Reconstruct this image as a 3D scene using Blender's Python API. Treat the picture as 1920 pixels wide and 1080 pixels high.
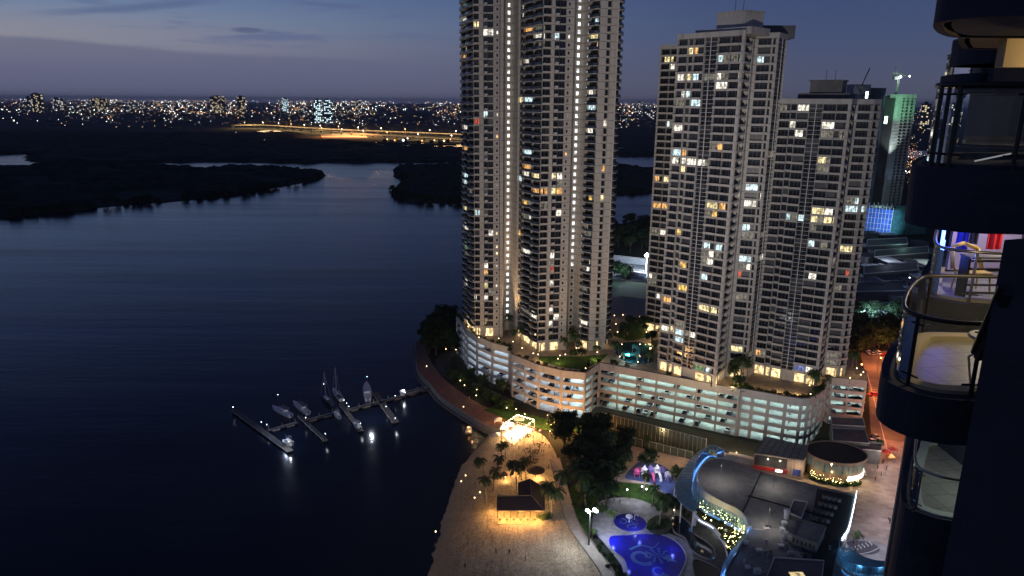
import bpy, math, random
from mathutils import Vector, Matrix, noise
R = math.radians
rnd = random.Random(7)
scene = bpy.context.scene
for _o in list(bpy.data.objects): bpy.data.objects.remove(_o)
COL = scene.collection

# ---------------------------------------------------------------- camera
F, H = 1331.0, 122.0
def nrm(v): return Vector(v).normalized()
_d = nrm((-38, 5060, F))                       # world down, seen from the camera
_Z = -_d
_Y = Vector((0, 0, 1)); _Y = (_Y - _Z * _Z.z).normalized()
_X = _Y.cross(_Z)
def at(px, py, z=0.0):
    """real ground position seen at a picture point, for a given height"""
    v = Vector(((px - 960) / F, (py - 540) / F, 1)); t = (z - H) / v.dot(_Z)
    return Vector((v.dot(_X) * t, v.dot(_Y) * t, z))
def aty(px, py, y):
    v = Vector(((px - 960) / F, (py - 540) / F, 1)); t = y / v.dot(_Y)
    return Vector((v.dot(_X) * t, y, H + v.dot(_Z) * t))
def proj(p):
    c = _X * p[0] + _Y * p[1] + _Z * (p[2] - H)
    return (960 + F * c.x / c.z, 540 + F * c.y / c.z) if c.z > .1 else (-9999, -9999)
cam = bpy.data.objects.new('camera', bpy.data.cameras.new('camera'))
COL.objects.link(cam)
cx = Vector((_X.x, _Y.x, _Z.x)); cy = -Vector((_X.y, _Y.y, _Z.y)); cz = -Vector((_X.z, _Y.z, _Z.z))
cam.matrix_world = Matrix(((cx.x, cy.x, cz.x, 0), (cx.y, cy.y, cz.y, 0), (cx.z, cy.z, cz.z, H), (0, 0, 0, 1)))
cam.data.sensor_width = 36; cam.data.lens = 36 * F / 1920
cam.data.clip_start = 0.05; cam.data.clip_end = 60000
scene.camera = cam

# ---------------------------------------------------------------- node helper
class NT:
    def __init__(s, nt): s.nt = nt; s.n = nt.nodes; s.l = nt.links
    def add(s, t, **k):
        n = s.n.new(t)
        for a, b in k.items():
            if a == 'inp':
                for i, v in b.items():
                    if hasattr(v, 'bl_idname') or isinstance(v, bpy.types.NodeSocket): s.l.new(v, n.inputs[i])
                    else: n.inputs[i].default_value = v
            else: setattr(n, a, b)
        return n
    def math(s, op, a, b=None, c=None, clamp=False):
        n = s.add('ShaderNodeMath', operation=op, use_clamp=clamp)
        for i, v in enumerate((a, b, c)):
            if v is None: continue
            if isinstance(v, bpy.types.NodeSocket): s.l.new(v, n.inputs[i])
            else: n.inputs[i].default_value = v
        return n.outputs[0]
    def mix(s, f, a, b, mode='MIX'):
        n = s.add('ShaderNodeMix', data_type='RGBA', blend_type=mode)
        for i, v in ((0, f), (6, a), (7, b)):
            if isinstance(v, bpy.types.NodeSocket): s.l.new(v, n.inputs[i])
            else: n.inputs[i].default_value = (*v, 1) if isinstance(v, (tuple, list)) and len(v) == 3 else v
        return n.outputs[2]
    def ramp(s, f, stops, interp='LINEAR'):
        n = s.add('ShaderNodeValToRGB'); cr = n.color_ramp; cr.interpolation = interp
        while len(cr.elements) < len(stops): cr.elements.new(.5)
        for e, (p, c) in zip(cr.elements, stops):
            e.position = p; e.color = (*c, 1) if len(c) == 3 else c
        s.l.new(f, n.inputs[0]); return n.outputs[0]
    def smooth(s, v, a, b):
        n = s.add('ShaderNodeMapRange', interpolation_type='SMOOTHSTEP', clamp=True)
        s.l.new(v, n.inputs[0]); n.inputs[1].default_value = a; n.inputs[2].default_value = b
        return n.outputs[0]
def lin(r, g, b):
    f = lambda c: ((c / 255) / 12.92) if c <= 10 else (((c / 255) + .055) / 1.055) ** 2.4
    return (f(r), f(g), f(b))

# ---------------------------------------------------------------- world: dusk sky with a low cloud bank
SUN_EL, SUN_ROT = R(1.0), R(-60)
world = bpy.data.worlds.new('World'); scene.world = world; world.use_nodes = True
w = NT(world.node_tree); w.n.clear()
tc = w.add('ShaderNodeTexCoord'); sep = w.add('ShaderNodeSeparateXYZ'); w.l.new(tc.outputs['Generated'], sep.inputs[0])
el = sep.outputs[2]; azs = w.math('ARCTAN2', sep.outputs[0], sep.outputs[1])
elr = w.math('MULTIPLY_ADD', el, 2.0, .25, clamp=True)      # el -.125...375 -> 0..1
def S(e): return min(1, max(0, e * 2 + .25))
left = w.ramp(elr, [(0, lin(52, 48, 72)), (S(0), lin(101, 102, 127)), (S(.035), lin(112, 114, 141)), (S(.066), lin(122, 127, 149)), (S(.095), lin(116, 132, 160)), (S(.14), lin(92, 118, 160)), (S(.3), lin(48, 68, 122)), (1, lin(30, 42, 80))])
right = w.ramp(elr, [(0, lin(42, 40, 60)), (S(0), lin(84, 86, 106)), (S(.03), lin(80, 86, 110)), (S(.08), lin(70, 82, 115)), (S(.14), lin(60, 76, 116)), (S(.3), lin(38, 50, 94)), (1, lin(24, 34, 66))])
azf = w.smooth(azs, -.62, .42)
base = w.mix(azf, left, right)
# anisotropic cloud noise (azimuth, stretched elevation)
cmb = w.add('ShaderNodeCombineXYZ'); w.l.new(w.math('MULTIPLY', azs, 3.2), cmb.inputs[0]); w.l.new(w.math('MULTIPLY', el, 30), cmb.inputs[1])
n1 = w.add('ShaderNodeTexNoise', inp={0: cmb.outputs[0], 'Scale': 1.6, 'Detail': 5, 'Roughness': .55})
n2 = w.add('ShaderNodeTexNoise', inp={0: cmb.outputs[0], 'Scale': .9, 'Detail': 3})
bank_h = w.math('ADD', w.math('MULTIPLY', w.smooth(azs, -.68, .05), -.022), w.math('ADD', w.math('MULTIPLY_ADD', n2.outputs[0], .022, .049), w.math('MULTIPLY', n1.outputs[0], .012)))
bank = w.math('SUBTRACT', 1.0, w.smooth(w.math('SUBTRACT', el, bank_h), -.0035, .0045))
bank = w.math('MULTIPLY', bank, w.math('SUBTRACT', 1.0, w.smooth(azs, -.35, .05)))
glowc = w.mix(w.math('MULTIPLY', w.math('SUBTRACT', 1.0, w.smooth(azs, -.85, -.1)), w.math('SUBTRACT', 1.0, w.smooth(w.math('ABSOLUTE', w.math('SUBTRACT', el, .068)), 0, .045))), base, lin(142, 141, 152))
col = w.mix(w.math('MULTIPLY', bank, .62), glowc, lin(93, 98, 126))
stre = w.math('MULTIPLY', w.smooth(n1.outputs[0], .50, .64), w.math('MULTIPLY', w.smooth(el, .05, .08), w.math('SUBTRACT', 1.0, w.smooth(azs, -.3, .1))))
col = w.mix(w.math('MULTIPLY', stre, .62), col, lin(84, 98, 138))
# a long slanting streak, brighter gap below it
sl = w.math('SUBTRACT', el, w.math('MULTIPLY_ADD', azs, .13, .1655)); sl = w.math('ADD', w.math('MULTIPLY', sl, 150), w.math('MULTIPLY_ADD', n2.outputs[0], 3.0, -1.5)); sl = w.math('SUBTRACT', 1.0, w.smooth(w.math('ABSOLUTE', sl), .1, 1.0))
sl = w.math('MULTIPLY', sl, w.math('MULTIPLY', w.smooth(azs, -.60, -.50), w.math('SUBTRACT', 1.0, w.smooth(azs, -.42, -.34))))
col = w.mix(w.math('MULTIPLY', sl, .6), col, lin(80, 96, 136))
# one small lens cloud
dx = w.math('DIVIDE', w.math('ADD', azs, .3405), .020); dy = w.math('DIVIDE', w.math('SUBTRACT', el, .0835), .0036)
rr = w.math('ADD', w.math('ADD', w.math('MULTIPLY', dx, dx), w.math('MULTIPLY', dy, dy)), w.math('MULTIPLY_ADD', n1.outputs[0], 2.4, -1.2))
col = w.mix(w.math('MULTIPLY', w.math('SUBTRACT', 1.0, w.smooth(rr, .3, 1.5)), .62), col, lin(76, 86, 120))
sky = w.add('ShaderNodeTexSky', sky_type='NISHITA', sun_disc=False, sun_elevation=SUN_EL, sun_rotation=SUN_ROT)
bg1 = w.add('ShaderNodeBackground'); w.l.new(col, bg1.inputs[0]); bg1.inputs[1].default_value = 1.0
bg2 = w.add('ShaderNodeBackground'); w.l.new(sky.outputs[0], bg2.inputs[0]); bg2.inputs[1].default_value = .0008
ad = w.add('ShaderNodeAddShader'); w.l.new(bg1.outputs[0], ad.inputs[0]); w.l.new(bg2.outputs[0], ad.inputs[1])
wo = w.add('ShaderNodeOutputWorld'); w.l.new(ad.outputs[0], wo.inputs[0])

sun = bpy.data.objects.new('sun', bpy.data.lights.new('sun', 'SUN')); COL.objects.link(sun)
sun.data.energy = .05; sun.data.angle = R(8); sun.data.color = (.85, .8, 1.0)
sun.rotation_euler = (R(90) - R(8), 0, R(60) )         # afterglow, low on the left
scene.view_settings.view_transform = 'Standard'; scene.view_settings.look = 'None'
scene.view_settings.exposure = 0; scene.view_settings.gamma = 1
cy_ = scene.cycles
cy_.use_denoising = True; cy_.max_bounces = 5; cy_.diffuse_bounces = 2; cy_.glossy_bounces = 3
cy_.transparent_max_bounces = 12; cy_.transmission_bounces = 4
cy_.sample_clamp_indirect = 2.5; cy_.sample_clamp_direct = 0; cy_.caustics_reflective = False; cy_.caustics_refractive = False
cy_.use_light_tree = True

# ---------------------------------------------------------------- materials
MATS = {}
def mat(name, c=(.5, .5, .5), r=.7, metal=0, var=.25, sc=.6, em=None, es=0, dirt=None, bump=0, bsc=None, spec=None, alpha=1, coord='Object', det=5):
    """procedural principled surface: base colour broken up by noise, optional dirt and bump"""
    if name in MATS: return MATS[name]
    m = bpy.data.materials.new(name); m.use_nodes = True; t = NT(m.node_tree)
    p = t.n['Principled BSDF']; tcn = t.add('ShaderNodeTexCoord')
    no = t.add('ShaderNodeTexNoise', inp={0: tcn.outputs[coord], 'Scale': sc, 'Detail': det, 'Roughness': .6})
    lo = tuple(x * (1 - var) for x in c); hi = tuple(min(1, x * (1 + var)) for x in c)
    cc = t.ramp(no.outputs[0], [(.3, lo), (.7, hi)])
    if dirt:
        mp = t.add('ShaderNodeMapping', inp={0: tcn.outputs[coord]}); mp.inputs['Scale'].default_value = (1, 1, .12)
        n3 = t.add('ShaderNodeTexNoise', inp={0: mp.outputs[0], 'Scale': dirt[1], 'Detail': 6, 'Roughness': .65})
        cc = t.mix(t.math('MULTIPLY', t.smooth(n3.outputs[0], .5, .72), dirt[2]), cc, dirt[0])
    t.l.new(cc, p.inputs['Base Color'])
    p.inputs['Roughness'].default_value = r; p.inputs['Metallic'].default_value = metal
    if spec is not None: p.inputs['Specular IOR Level'].default_value = spec
    if bump:
        nb = t.add('ShaderNodeTexNoise', inp={0: tcn.outputs[coord], 'Scale': bsc or sc * 6, 'Detail': 6})
        b = t.add('ShaderNodeBump', inp={'Strength': min(1, bump), 'Distance': .1, 'Height': nb.outputs[0]})
        t.l.new(b.outputs[0], p.inputs['Normal'])
    if em:
        p.inputs['Emission Color'].default_value = (*em, 1); p.inputs['Emission Strength'].default_value = es
        try: m.cycles.emission_sampling = 'NONE'
        except Exception: pass
    if alpha < 1: p.inputs['Alpha'].default_value = alpha
    MATS[name] = m; return m
def lit(name, c, s, curtain=.6, fold=5.0):
    """a lamp-lit room seen through its window: uneven light, curtain folds, darker furniture low down"""
    if name in MATS: return MATS[name]
    m = bpy.data.materials.new(name); m.use_nodes = True; t = NT(m.node_tree)
    p = t.n['Principled BSDF']; tcn = t.add('ShaderNodeTexCoord'); g = t.add('ShaderNodeNewGeometry')
    mp = t.add('ShaderNodeMapping', inp={0: g.outputs['Position']}); mp.inputs['Scale'].default_value = (1, 1, .15)
    no = t.add('ShaderNodeTexNoise', inp={0: mp.outputs[0], 'Scale': fold * .35, 'Detail': 3, 'Roughness': .7})
    n2 = t.add('ShaderNodeTexNoise', inp={0: g.outputs['Position'], 'Scale': .9, 'Detail': 2})
    f = t.math('MULTIPLY', t.math('MULTIPLY_ADD', t.smooth(no.outputs[0], .35, .62), curtain, 1 - curtain), t.math('MULTIPLY_ADD', t.smooth(n2.outputs[0], .36, .56), .7, .3))
    p.inputs['Base Color'].default_value = (.05, .05, .05, 1); p.inputs['Roughness'].default_value = .3
    p.inputs['Emission Color'].default_value = (*c, 1)
    t.l.new(t.math('MULTIPLY', f, s), p.inputs['Emission Strength'])
    try: m.cycles.emission_sampling = 'NONE'
    except Exception: pass
    MATS[name] = m; return m
def glass_mat(name, tint=(.8, .9, .95), op=.25, r=.04):
    """thin pane: mostly clear, reflecting more at grazing angles"""
    if name in MATS: return MATS[name]
    m = bpy.data.materials.new(name); m.use_nodes = True; t = NT(m.node_tree); t.n.clear()
    tr = t.add('ShaderNodeBsdfTransparent'); tr.inputs[0].default_value = (*tint, 1)
    gl = t.add('ShaderNodeBsdfGlossy'); gl.inputs['Roughness'].default_value = r; gl.inputs[0].default_value = (.9, .95, 1, 1)
    df = t.add('ShaderNodeBsdfDiffuse'); df.inputs[0].default_value = (*[x * .35 for x in tint], 1)
    fr = t.add('ShaderNodeFresnel'); fr.inputs[0].default_value = 1.45
    a = t.add('ShaderNodeMixShader', inp={0: op}); t.l.new(tr.outputs[0], a.inputs[1]); t.l.new(df.outputs[0], a.inputs[2])
    b = t.add('ShaderNodeMixShader'); t.l.new(fr.outputs[0], b.inputs[0]); t.l.new(a.outputs[0], b.inputs[1]); t.l.new(gl.outputs[0], b.inputs[2])
    o = t.add('ShaderNodeOutputMaterial'); t.l.new(b.outputs[0], o.inputs[0])
    MATS[name] = m; return m

# ---------------------------------------------------------------- mesh builder
class MB:
    def __init__(s): s.v = []; s.f = []; s.m = []
    def add(s, vs, fs, mi=0):
        b = len(s.v); s.v.extend([tuple(q) for q in vs]); s.f.extend([tuple(b + i for i in q) for q in fs]); s.m.extend([mi] * len(fs)); return s
    def hexa(s, p, mi=0):      # 8 points: bottom ring then top ring
        return s.add(p, [(3, 2, 1, 0), (4, 5, 6, 7), (0, 1, 5, 4), (1, 2, 6, 5), (2, 3, 7, 6), (3, 0, 4, 7)], mi)
    def box(s, x0, x1, y0, y1, z0, z1, mi=0):
        return s.hexa([(x0, y0, z0), (x1, y0, z0), (x1, y1, z0), (x0, y1, z0), (x0, y0, z1), (x1, y0, z1), (x1, y1, z1), (x0, y1, z1)], mi)
    def boxf(s, fr, u0, u1, n0, n1, z0, z1, mi=0):   # in a facade frame
        P = fr.P
        return s.hexa([P(u0, n1, z0), P(u1, n1, z0), P(u1, n0, z0), P(u0, n0, z0), P(u0, n1, z1), P(u1, n1, z1), P(u1, n0, z1), P(u0, n0, z1)], mi)
    def bar(s, a, b, r, n=6, mi=0, r2=None):
        a = Vector(a); b = Vector(b); d = (b - a)
        if d.length < 1e-6: return s
        d.normalize(); q = d.orthogonal().normalized(); w_ = d.cross(q); r2 = r if r2 is None else r2
        vs = [a + (q * math.cos(2 * math.pi * i / n) + w_ * math.sin(2 * math.pi * i / n)) * r for i in range(n)] + \
             [b + (q * math.cos(2 * math.pi * i / n) + w_ * math.sin(2 * math.pi * i / n)) * r2 for i in range(n)]
        return s.add(vs, [(i, (i + 1) % n, n + (i + 1) % n, n + i) for i in range(n)] + [tuple(range(n))[::-1], tuple(range(n, 2 * n))], mi)
    def tube(s, pts, r, n=6, mi=0):
        for i in range(len(pts) - 1):
            ra = r[i] if isinstance(r, (list, tuple)) else r; rb = r[i + 1] if isinstance(r, (list, tuple)) else r
            s.bar(pts[i], pts[i + 1], ra, n, mi, rb)
        return s
    def sweep(s, pts, r, n=8, mi=0):      # one continuous tube through the points
        P = [Vector(q) for q in pts]; vs = []
        for i, q in enumerate(P):
            d = (P[min(i + 1, len(P) - 1)] - P[max(i - 1, 0)]).normalized(); u = d.cross(Vector((0, 0, 1)))
            u = u.normalized() if u.length > 1e-4 else Vector((1, 0, 0)); w_ = d.cross(u)
            vs += [q + (u * math.cos(2 * math.pi * k / n) + w_ * math.sin(2 * math.pi * k / n)) * r for k in range(n)]
        fs = [(i * n + k, i * n + (k + 1) % n, (i + 1) * n + (k + 1) % n, (i + 1) * n + k) for i in range(len(P) - 1) for k in range(n)]
        return s.add(vs, fs + [tuple(range(n))[::-1], tuple((len(P) - 1) * n + k for k in range(n))], mi)
    def poly(s, pts, z0, z1, mi=0, top=None):        # vertical prism over a plan outline
        n = len(pts)
        vs = [(p[0], p[1], z0) for p in pts] + [(p[0], p[1], z1) for p in pts]
        ar = sum(pts[i][0] * pts[(i + 1) % n][1] - pts[(i + 1) % n][0] * pts[i][1] for i in range(n))
        o = list(range(n)); 
        if ar < 0: vs = [(p[0], p[1], z0) for p in pts[::-1]] + [(p[0], p[1], z1) for p in pts[::-1]]
        b = len(s.v); s.v.extend(vs)
        s.f.append(tuple(b + i for i in range(n))[::-1]); s.m.append(mi)
        s.f.append(tuple(b + n + i for i in range(n))); s.m.append(mi if top is None else top)
        for i in range(n): s.f.append((b + i, b + (i + 1) % n, b + n + (i + 1) % n, b + n + i)); s.m.append(mi)
        return s
    def sheet(s, pts, z, mi=0):
        n = len(pts); ar = sum(pts[i][0] * pts[(i + 1) % n][1] - pts[(i + 1) % n][0] * pts[i][1] for i in range(n))
        q = pts if ar > 0 else pts[::-1]
        return s.add([(p[0], p[1], z) for p in q], [tuple(range(n))], mi)
    def lathe(s, c, prof, n=16, mi=0):
        vs = []
        for (r, z) in prof:
            for i in range(n): a = 2 * math.pi * i / n; vs.append((c[0] + r * math.cos(a), c[1] + r * math.sin(a), c[2] + z))
        fs = []
        for k in range(len(prof) - 1):
            for i in range(n): fs.append((k * n + i, k * n + (i + 1) % n, (k + 1) * n + (i + 1) % n, (k + 1) * n + i))
        fs.append(tuple(range(n))[::-1]); fs.append(tuple((len(prof) - 1) * n + i for i in range(n)))
        return s.add(vs, fs, mi)
    def wallstrip(s, pts, z0, z1, th, mi=0, closed=False):     # a thick wall along a plan polyline
        n = len(pts); L = []
        for i in range(n):
            a = Vector(pts[i - 1][:2]) if (i > 0 or closed) else None; b = Vector(pts[i][:2]); c = Vector(pts[(i + 1) % n][:2]) if (i < n - 1 or closed) else None
            t = Vector((0, 0))
            if a is not None and (b - a).length > 1e-6: t += (b - a).normalized()
            if c is not None and (c - b).length > 1e-6: t += (c - b).normalized()
            if t.length < 1e-6: t = Vector((1, 0))
            t.normalize(); nn = Vector((-t.y, t.x)); L.append((b - nn * th / 2, b + nn * th / 2))
        rng = range(n if closed else n - 1)
        for i in rng:
            p, q = L[i]; r_, t_ = L[(i + 1) % n]
            za, zb = (z0, z0) if not isinstance(z0, (list, tuple)) else (z0[i], z0[(i + 1) % n])
            zc, zd = (z1, z1) if not isinstance(z1, (list, tuple)) else (z1[i], z1[(i + 1) % n])
            s.hexa([(p.x, p.y, za), (r_.x, r_.y, zb), (t_.x, t_.y, zb), (q.x, q.y, za), (p.x, p.y, zc), (r_.x, r_.y, zd), (t_.x, t_.y, zd), (q.x, q.y, zc)], mi)
        return s
    def mesh(s, name, mats, off=(0, 0, 0), smooth=False):
        me = bpy.data.meshes.new(name)
        ox, oy, oz = off
        me.from_pydata([(x - ox, y - oy, z - oz) for x, y, z in s.v], [], s.f)
        for m in (mats if isinstance(mats, (list, tuple)) else [mats]): me.materials.append(m)
        if any(s.m): me.polygons.foreach_set('material_index', s.m)
        if smooth: me.polygons.foreach_set('use_smooth', [True] * len(s.f))
        me.update(); return me
    def build(s, name, mats, parent=None, smooth=False, local=False):
        off = (0, 0, 0)
        if parent is not None and not local: off = wloc(parent)
        o = bpy.data.objects.new(name, s.mesh(name, mats, off, smooth)); COL.objects.link(o)
        if parent is not None: o.parent = parent
        return o
def wloc(o):
    v = Vector((0, 0, 0))
    while o is not None: v += o.location; o = o.parent
    return v
def tag(o, label=None, cat=None, group=None, kind=None):
    if label: o['label'] = label
    if cat: o['category'] = cat
    if group: o['group'] = group
    if kind: o['kind'] = kind
    return o
def thing(name, label, cat, loc=(0, 0, 0), group=None):
    o = bpy.data.objects.new(name, None); COL.objects.link(o); o.location = loc; o.empty_display_size = .2
    return tag(o, label, cat, group)
def single(name, mb, mats, label, cat, loc, group=None, smooth=False):     # a thing that is one mesh
    o = bpy.data.objects.new(name, mb.mesh(name, mats, loc, smooth)); COL.objects.link(o); o.location = loc
    return tag(o, label, cat, group)
def struct(name, mb, mats, smooth=False, kind='structure'):
    o = bpy.data.objects.new(name, mb.mesh(name, mats, (0, 0, 0), smooth)); COL.objects.link(o); o['kind'] = kind
    return o
def copy_tree(o, loc=None, rz=None, scale=None, label=None, group=None, parent=None):
    c = o.copy(); COL.objects.link(c); c.parent = parent
    if parent is None:
        if loc is not None: c.location = loc
        if rz is not None: c.rotation_euler = (0, 0, rz)
        if scale is not None: c.scale = (scale, scale, scale) if not isinstance(scale, tuple) else scale
        if label: c['label'] = label
        if group: c['group'] = group
    for ch in o.children: copy_tree(ch, parent=c)
    return c
class Proto:
    """first placement uses the built thing itself, later ones copies of it"""
    def __init__(s, root): s.o = root; s.used = False
    def put(s, loc, rz=0, scale=1, label=None, group=None):
        sc = (scale,) * 3 if not isinstance(scale, tuple) else scale
        if not s.used:
            s.used = True; s.o.location = loc; s.o.rotation_euler = (0, 0, rz); s.o.scale = sc
            if label: s.o['label'] = label
            if group: s.o['group'] = group
            return s.o
        return copy_tree(s.o, loc, rz, sc, label, group)
class Frame:
    def __init__(s, p0, p1):
        s.a = Vector((p0[0], p0[1])); b = Vector((p1[0], p1[1])); s.L = (b - s.a).length; s.d = (b - s.a) / s.L; s.n = Vector((s.d.y, -s.d.x))
    def P(s, u, n, z): q = s.a + s.d * u + s.n * n; return (q.x, q.y, z)
def lamp(name, kind, loc, energy, color, size=.3, target=None, sx=None, sy=None, spot=None, blend=.6, parent=None):
    L = bpy.data.lights.new(name, kind); L.energy = energy; L.color = color
    if kind == 'AREA': L.shape = 'RECTANGLE'; L.size = sx or size; L.size_y = sy or size
    else: L.shadow_soft_size = size
    if kind == 'SPOT': L.spot_size = R(spot or 60); L.spot_blend = blend
    o = bpy.data.objects.new(name, L); COL.objects.link(o); o.location = loc
    if target is not None: o.rotation_euler = (Vector(target) - Vector(loc)).to_track_quat('-Z', 'Y').to_euler()
    if parent is not None: o.location = Vector(loc) - wloc(parent); o.parent = parent
    return o
# ================================================================ WATER, LAND, FAR CITY
def inpoly(x, y, P):
    c = False; j = len(P) - 1
    for i in range(len(P)):
        xi, yi = P[i][0], P[i][1]; xj, yj = P[j][0], P[j][1]
        if (yi > y) != (yj > y) and x < (xj - xi) * (y - yi) / (yj - yi) + xi: c = not c
        j = i
    return c
def pix(L, z): return [tuple(at(x, y, z)[:2]) for x, y in L]
def polyline_smooth(P, k=4, closed=False):
    out = []; n = len(P)
    rng = range(n if closed else n - 1)
    for i in rng:
        g = lambda j: Vector(P[j % n][:2]) if closed else Vector(P[min(max(j, 0), n - 1)][:2])
        p0, p1, p2, p3 = g(i - 1), g(i), g(i + 1), g(i + 2)
        for s in range(k):
            t = s / k
            q = .5 * ((2 * p1) + (-p0 + p2) * t + (2 * p0 - 5 * p1 + 4 * p2 - p3) * t * t + (-p0 + 3 * p1 - 3 * p2 + p3) * t ** 3)
            out.append((q.x, q.y))
    if not closed: out.append(tuple(P[-1][:2]))
    return out

# water material
wm = bpy.data.materials.new('river_water'); wm.use_nodes = True; t = NT(wm.node_tree); p = t.n['Principled BSDF']
g = t.add('ShaderNodeNewGeometry')
mp = t.add('ShaderNodeMapping', inp={0: g.outputs['Position']}); mp.inputs['Scale'].default_value = (.35, 1, 1); mp.inputs['Rotation'].default_value = (0, 0, R(12))
a = t.add('ShaderNodeTexNoise', inp={0: mp.outputs[0], 'Scale': .35, 'Detail': 7, 'Roughness': .62})
mp2 = t.add('ShaderNodeMapping', inp={0: g.outputs['Position']}); mp2.inputs['Scale'].default_value = (.12, 1, 1); mp2.inputs['Rotation'].default_value = (0, 0, R(7))
b = t.add('ShaderNodeTexNoise', inp={0: mp2.outputs[0], 'Scale': .02, 'Detail': 6, 'Roughness': .6})
p.inputs['Base Color'].default_value = (.003, .006, .014, 1)
t.l.new(t.ramp(b.outputs[0], [(.35, (.14,) * 3), (.52, (.18,) * 3), (.7, (.26,) * 3)]), p.inputs['Roughness'])
p.inputs['IOR'].default_value = 1.33
bp = t.add('ShaderNodeBump', inp={'Strength': .24, 'Distance': .3, 'Height': a.outputs[0]})
bp2 = t.add('ShaderNodeBump', inp={'Strength': .16, 'Distance': 3.0, 'Height': b.outputs[0], 'Normal': bp.outputs[0]})
t.l.new(bp2.outputs[0], p.inputs['Normal'])
MATS['water'] = wm
mb = MB(); mb.sheet([(-40000, -2000), (40000, -2000), (40000, 40000), (-40000, 40000)], -0.3)
struct('water', mb, wm)

m_forest = mat('mangrove_canopy', (.024, .034, .026), .95, var=.5, sc=.05, bump=.8, bsc=.4, spec=.1)
m_ground = mat('open_ground', (.028, .032, .022), .95, var=.45, sc=.05, bump=.4, bsc=.5, spec=.1)
m_far = mat('far_land_mat', (.03, .034, .036), .95, var=.5, sc=.003, spec=.1)

def canopy(name, P, cell, h, z0=0.0, label='', seed=0, clear=None, crown=9.0, m=m_forest):
    """far-off wood as one bumpy mass of crowns standing on a bank"""
    xs = [q[0] for q in P]; ys = [q[1] for q in P]; x0, y0 = min(xs), min(ys)
    nx = int((max(xs) - x0) / cell) + 2; ny = int((max(ys) - y0) / cell) + 2
    ins = [[False] * (ny + 1) for _ in range(nx + 1)]
    for i in range(nx + 1):
        for j in range(ny + 1): ins[i][j] = inpoly(x0 + i * cell, y0 + j * cell, P)
    mb = MB(); idx = {}
    def vert(i, j):
        k = (i, j)
        if k in idx: return idx[k]
        inn = ins[i][j]; x = x0 + (i + rnd.uniform(-.4, .4)) * cell; y = y0 + (j + rnd.uniform(-.4, .4)) * cell
        if inn:
            v1 = noise.noise(Vector((x / crown, y / crown, seed))); v2 = noise.noise(Vector((x / 70, y / 70, seed + 5)))
            z = h * (.62 + .42 * v1 + .45 * v2)
            if clear:
                cval = noise.noise(Vector((x / 130, y / 90, seed + 9)))
                if cval > clear: z = .8 + 1.0 * abs(v1)
            z = max(.5, z)
        else: z = -.4
        idx[k] = len(mb.v); mb.v.append((x, y, z0 + z)); return idx[k]
    for i in range(nx):
        for j in range(ny):
            if ins[i][j] or ins[i + 1][j] or ins[i][j + 1] or ins[i + 1][j + 1]:
                mb.f.append((vert(i, j), vert(i + 1, j), vert(i + 1, j + 1), vert(i, j + 1))); mb.m.append(0)
    o = struct(name, mb, m, kind='stuff'); o['label'] = label; o['category'] = 'forest'
    return o
LB = pix([(-260, 452), (0, 408), (60, 402), (130, 396), (200, 387), (330, 377), (450, 364), (530, 349), (585, 339), (607, 329), (598, 322), (540, 318), (480, 314), (430, 312), (380, 318), (330, 316), (240, 309), (180, 308), (60, 310), (-300, 309)], 0)
canopy('mangrove_forest', LB, 6, 8, 0, 'dark mangrove spit reaching into the river from the left', 1, clear=.12)
IS = pix([(742, 316), (766, 311), (800, 308), (870, 309), (1000, 309), (1150, 309), (1225, 318), (1234, 338), (1216, 360), (1150, 364), (1000, 377), (870, 382), (830, 381), (772, 377), (744, 370), (739, 356), (764, 338), (744, 333)], 0)
canopy('mangrove_forest', IS, 6, 8, 0, 'low dark mangrove island behind the tall towers', 2, clear=.2)
FB = pix([(-400, 290), (-20, 290), (62, 287), (66, 303), (240, 306), (400, 303), (560, 305), (720, 304), (800, 304), (870, 303), (1230, 292), (1500, 292), (1500, 282), (1230, 282), (880, 279), (790, 277), (718, 276), (700, 268), (560, 262), (560, 250), (0, 250), (-400, 250)], 0)
canopy('mangrove_forest', FB, 16, 9, 0, 'flat black wooded bank on the far side of the river', 3, crown=26)
mb = MB()
mb.sheet(pix([(-900, 262), (560, 262), (700, 266), (880, 268), (1230, 278), (1800, 282), (2500, 285), (2500, 193.9), (-900, 181.5)][:7], 0) + [(30000, 30000), (-30000, 30000)], 1.0)
struct('far_land', mb, m_far)
mb = MB(); mb.sheet(pix([(475, 247), (505, 243), (545, 248), (545, 255), (520, 258), (500, 252), (470, 250)], 1.4), 1.4)
struct('far_pool_water', mb, wm)

# ---- the near mainland: one sheet
SH = pix([(1146, 1090), (1130, 1060), (1100, 1020), (1074, 985), (1062, 950), (1056, 925), (1046, 885), (1042, 850), (1012, 812), (962, 803), (924, 803), (895, 789), (861, 768), (826, 744), (806, 720), (783, 695), (780, 656)], 1.95)
LAND = [(24, 60), (24, 120)] + SH + [(-47, 352), (-44, 378), (-34, 400), (-5, 440), (30, 500), (52, 560)] + pix([(1140, 445), (1160, 424), (1222, 412), (1300, 405), (1500, 330), (1640, 300), (1800, 296), (2300, 290)], 0) + [(3500, 900), (2500, 60)]
mb = MB(); mb.sheet(LAND, 1.95)
for i in range(len(LAND)):       # the bank down into the water
    a, b = LAND[i], LAND[(i + 1) % len(LAND)]
    mb.add([(a[0], a[1], 1.95), (b[0], b[1], 1.95), (b[0], b[1], -1.5), (a[0], a[1], -1.5)], [(0, 1, 2, 3)])
struct('ground', mb, m_ground)

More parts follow.
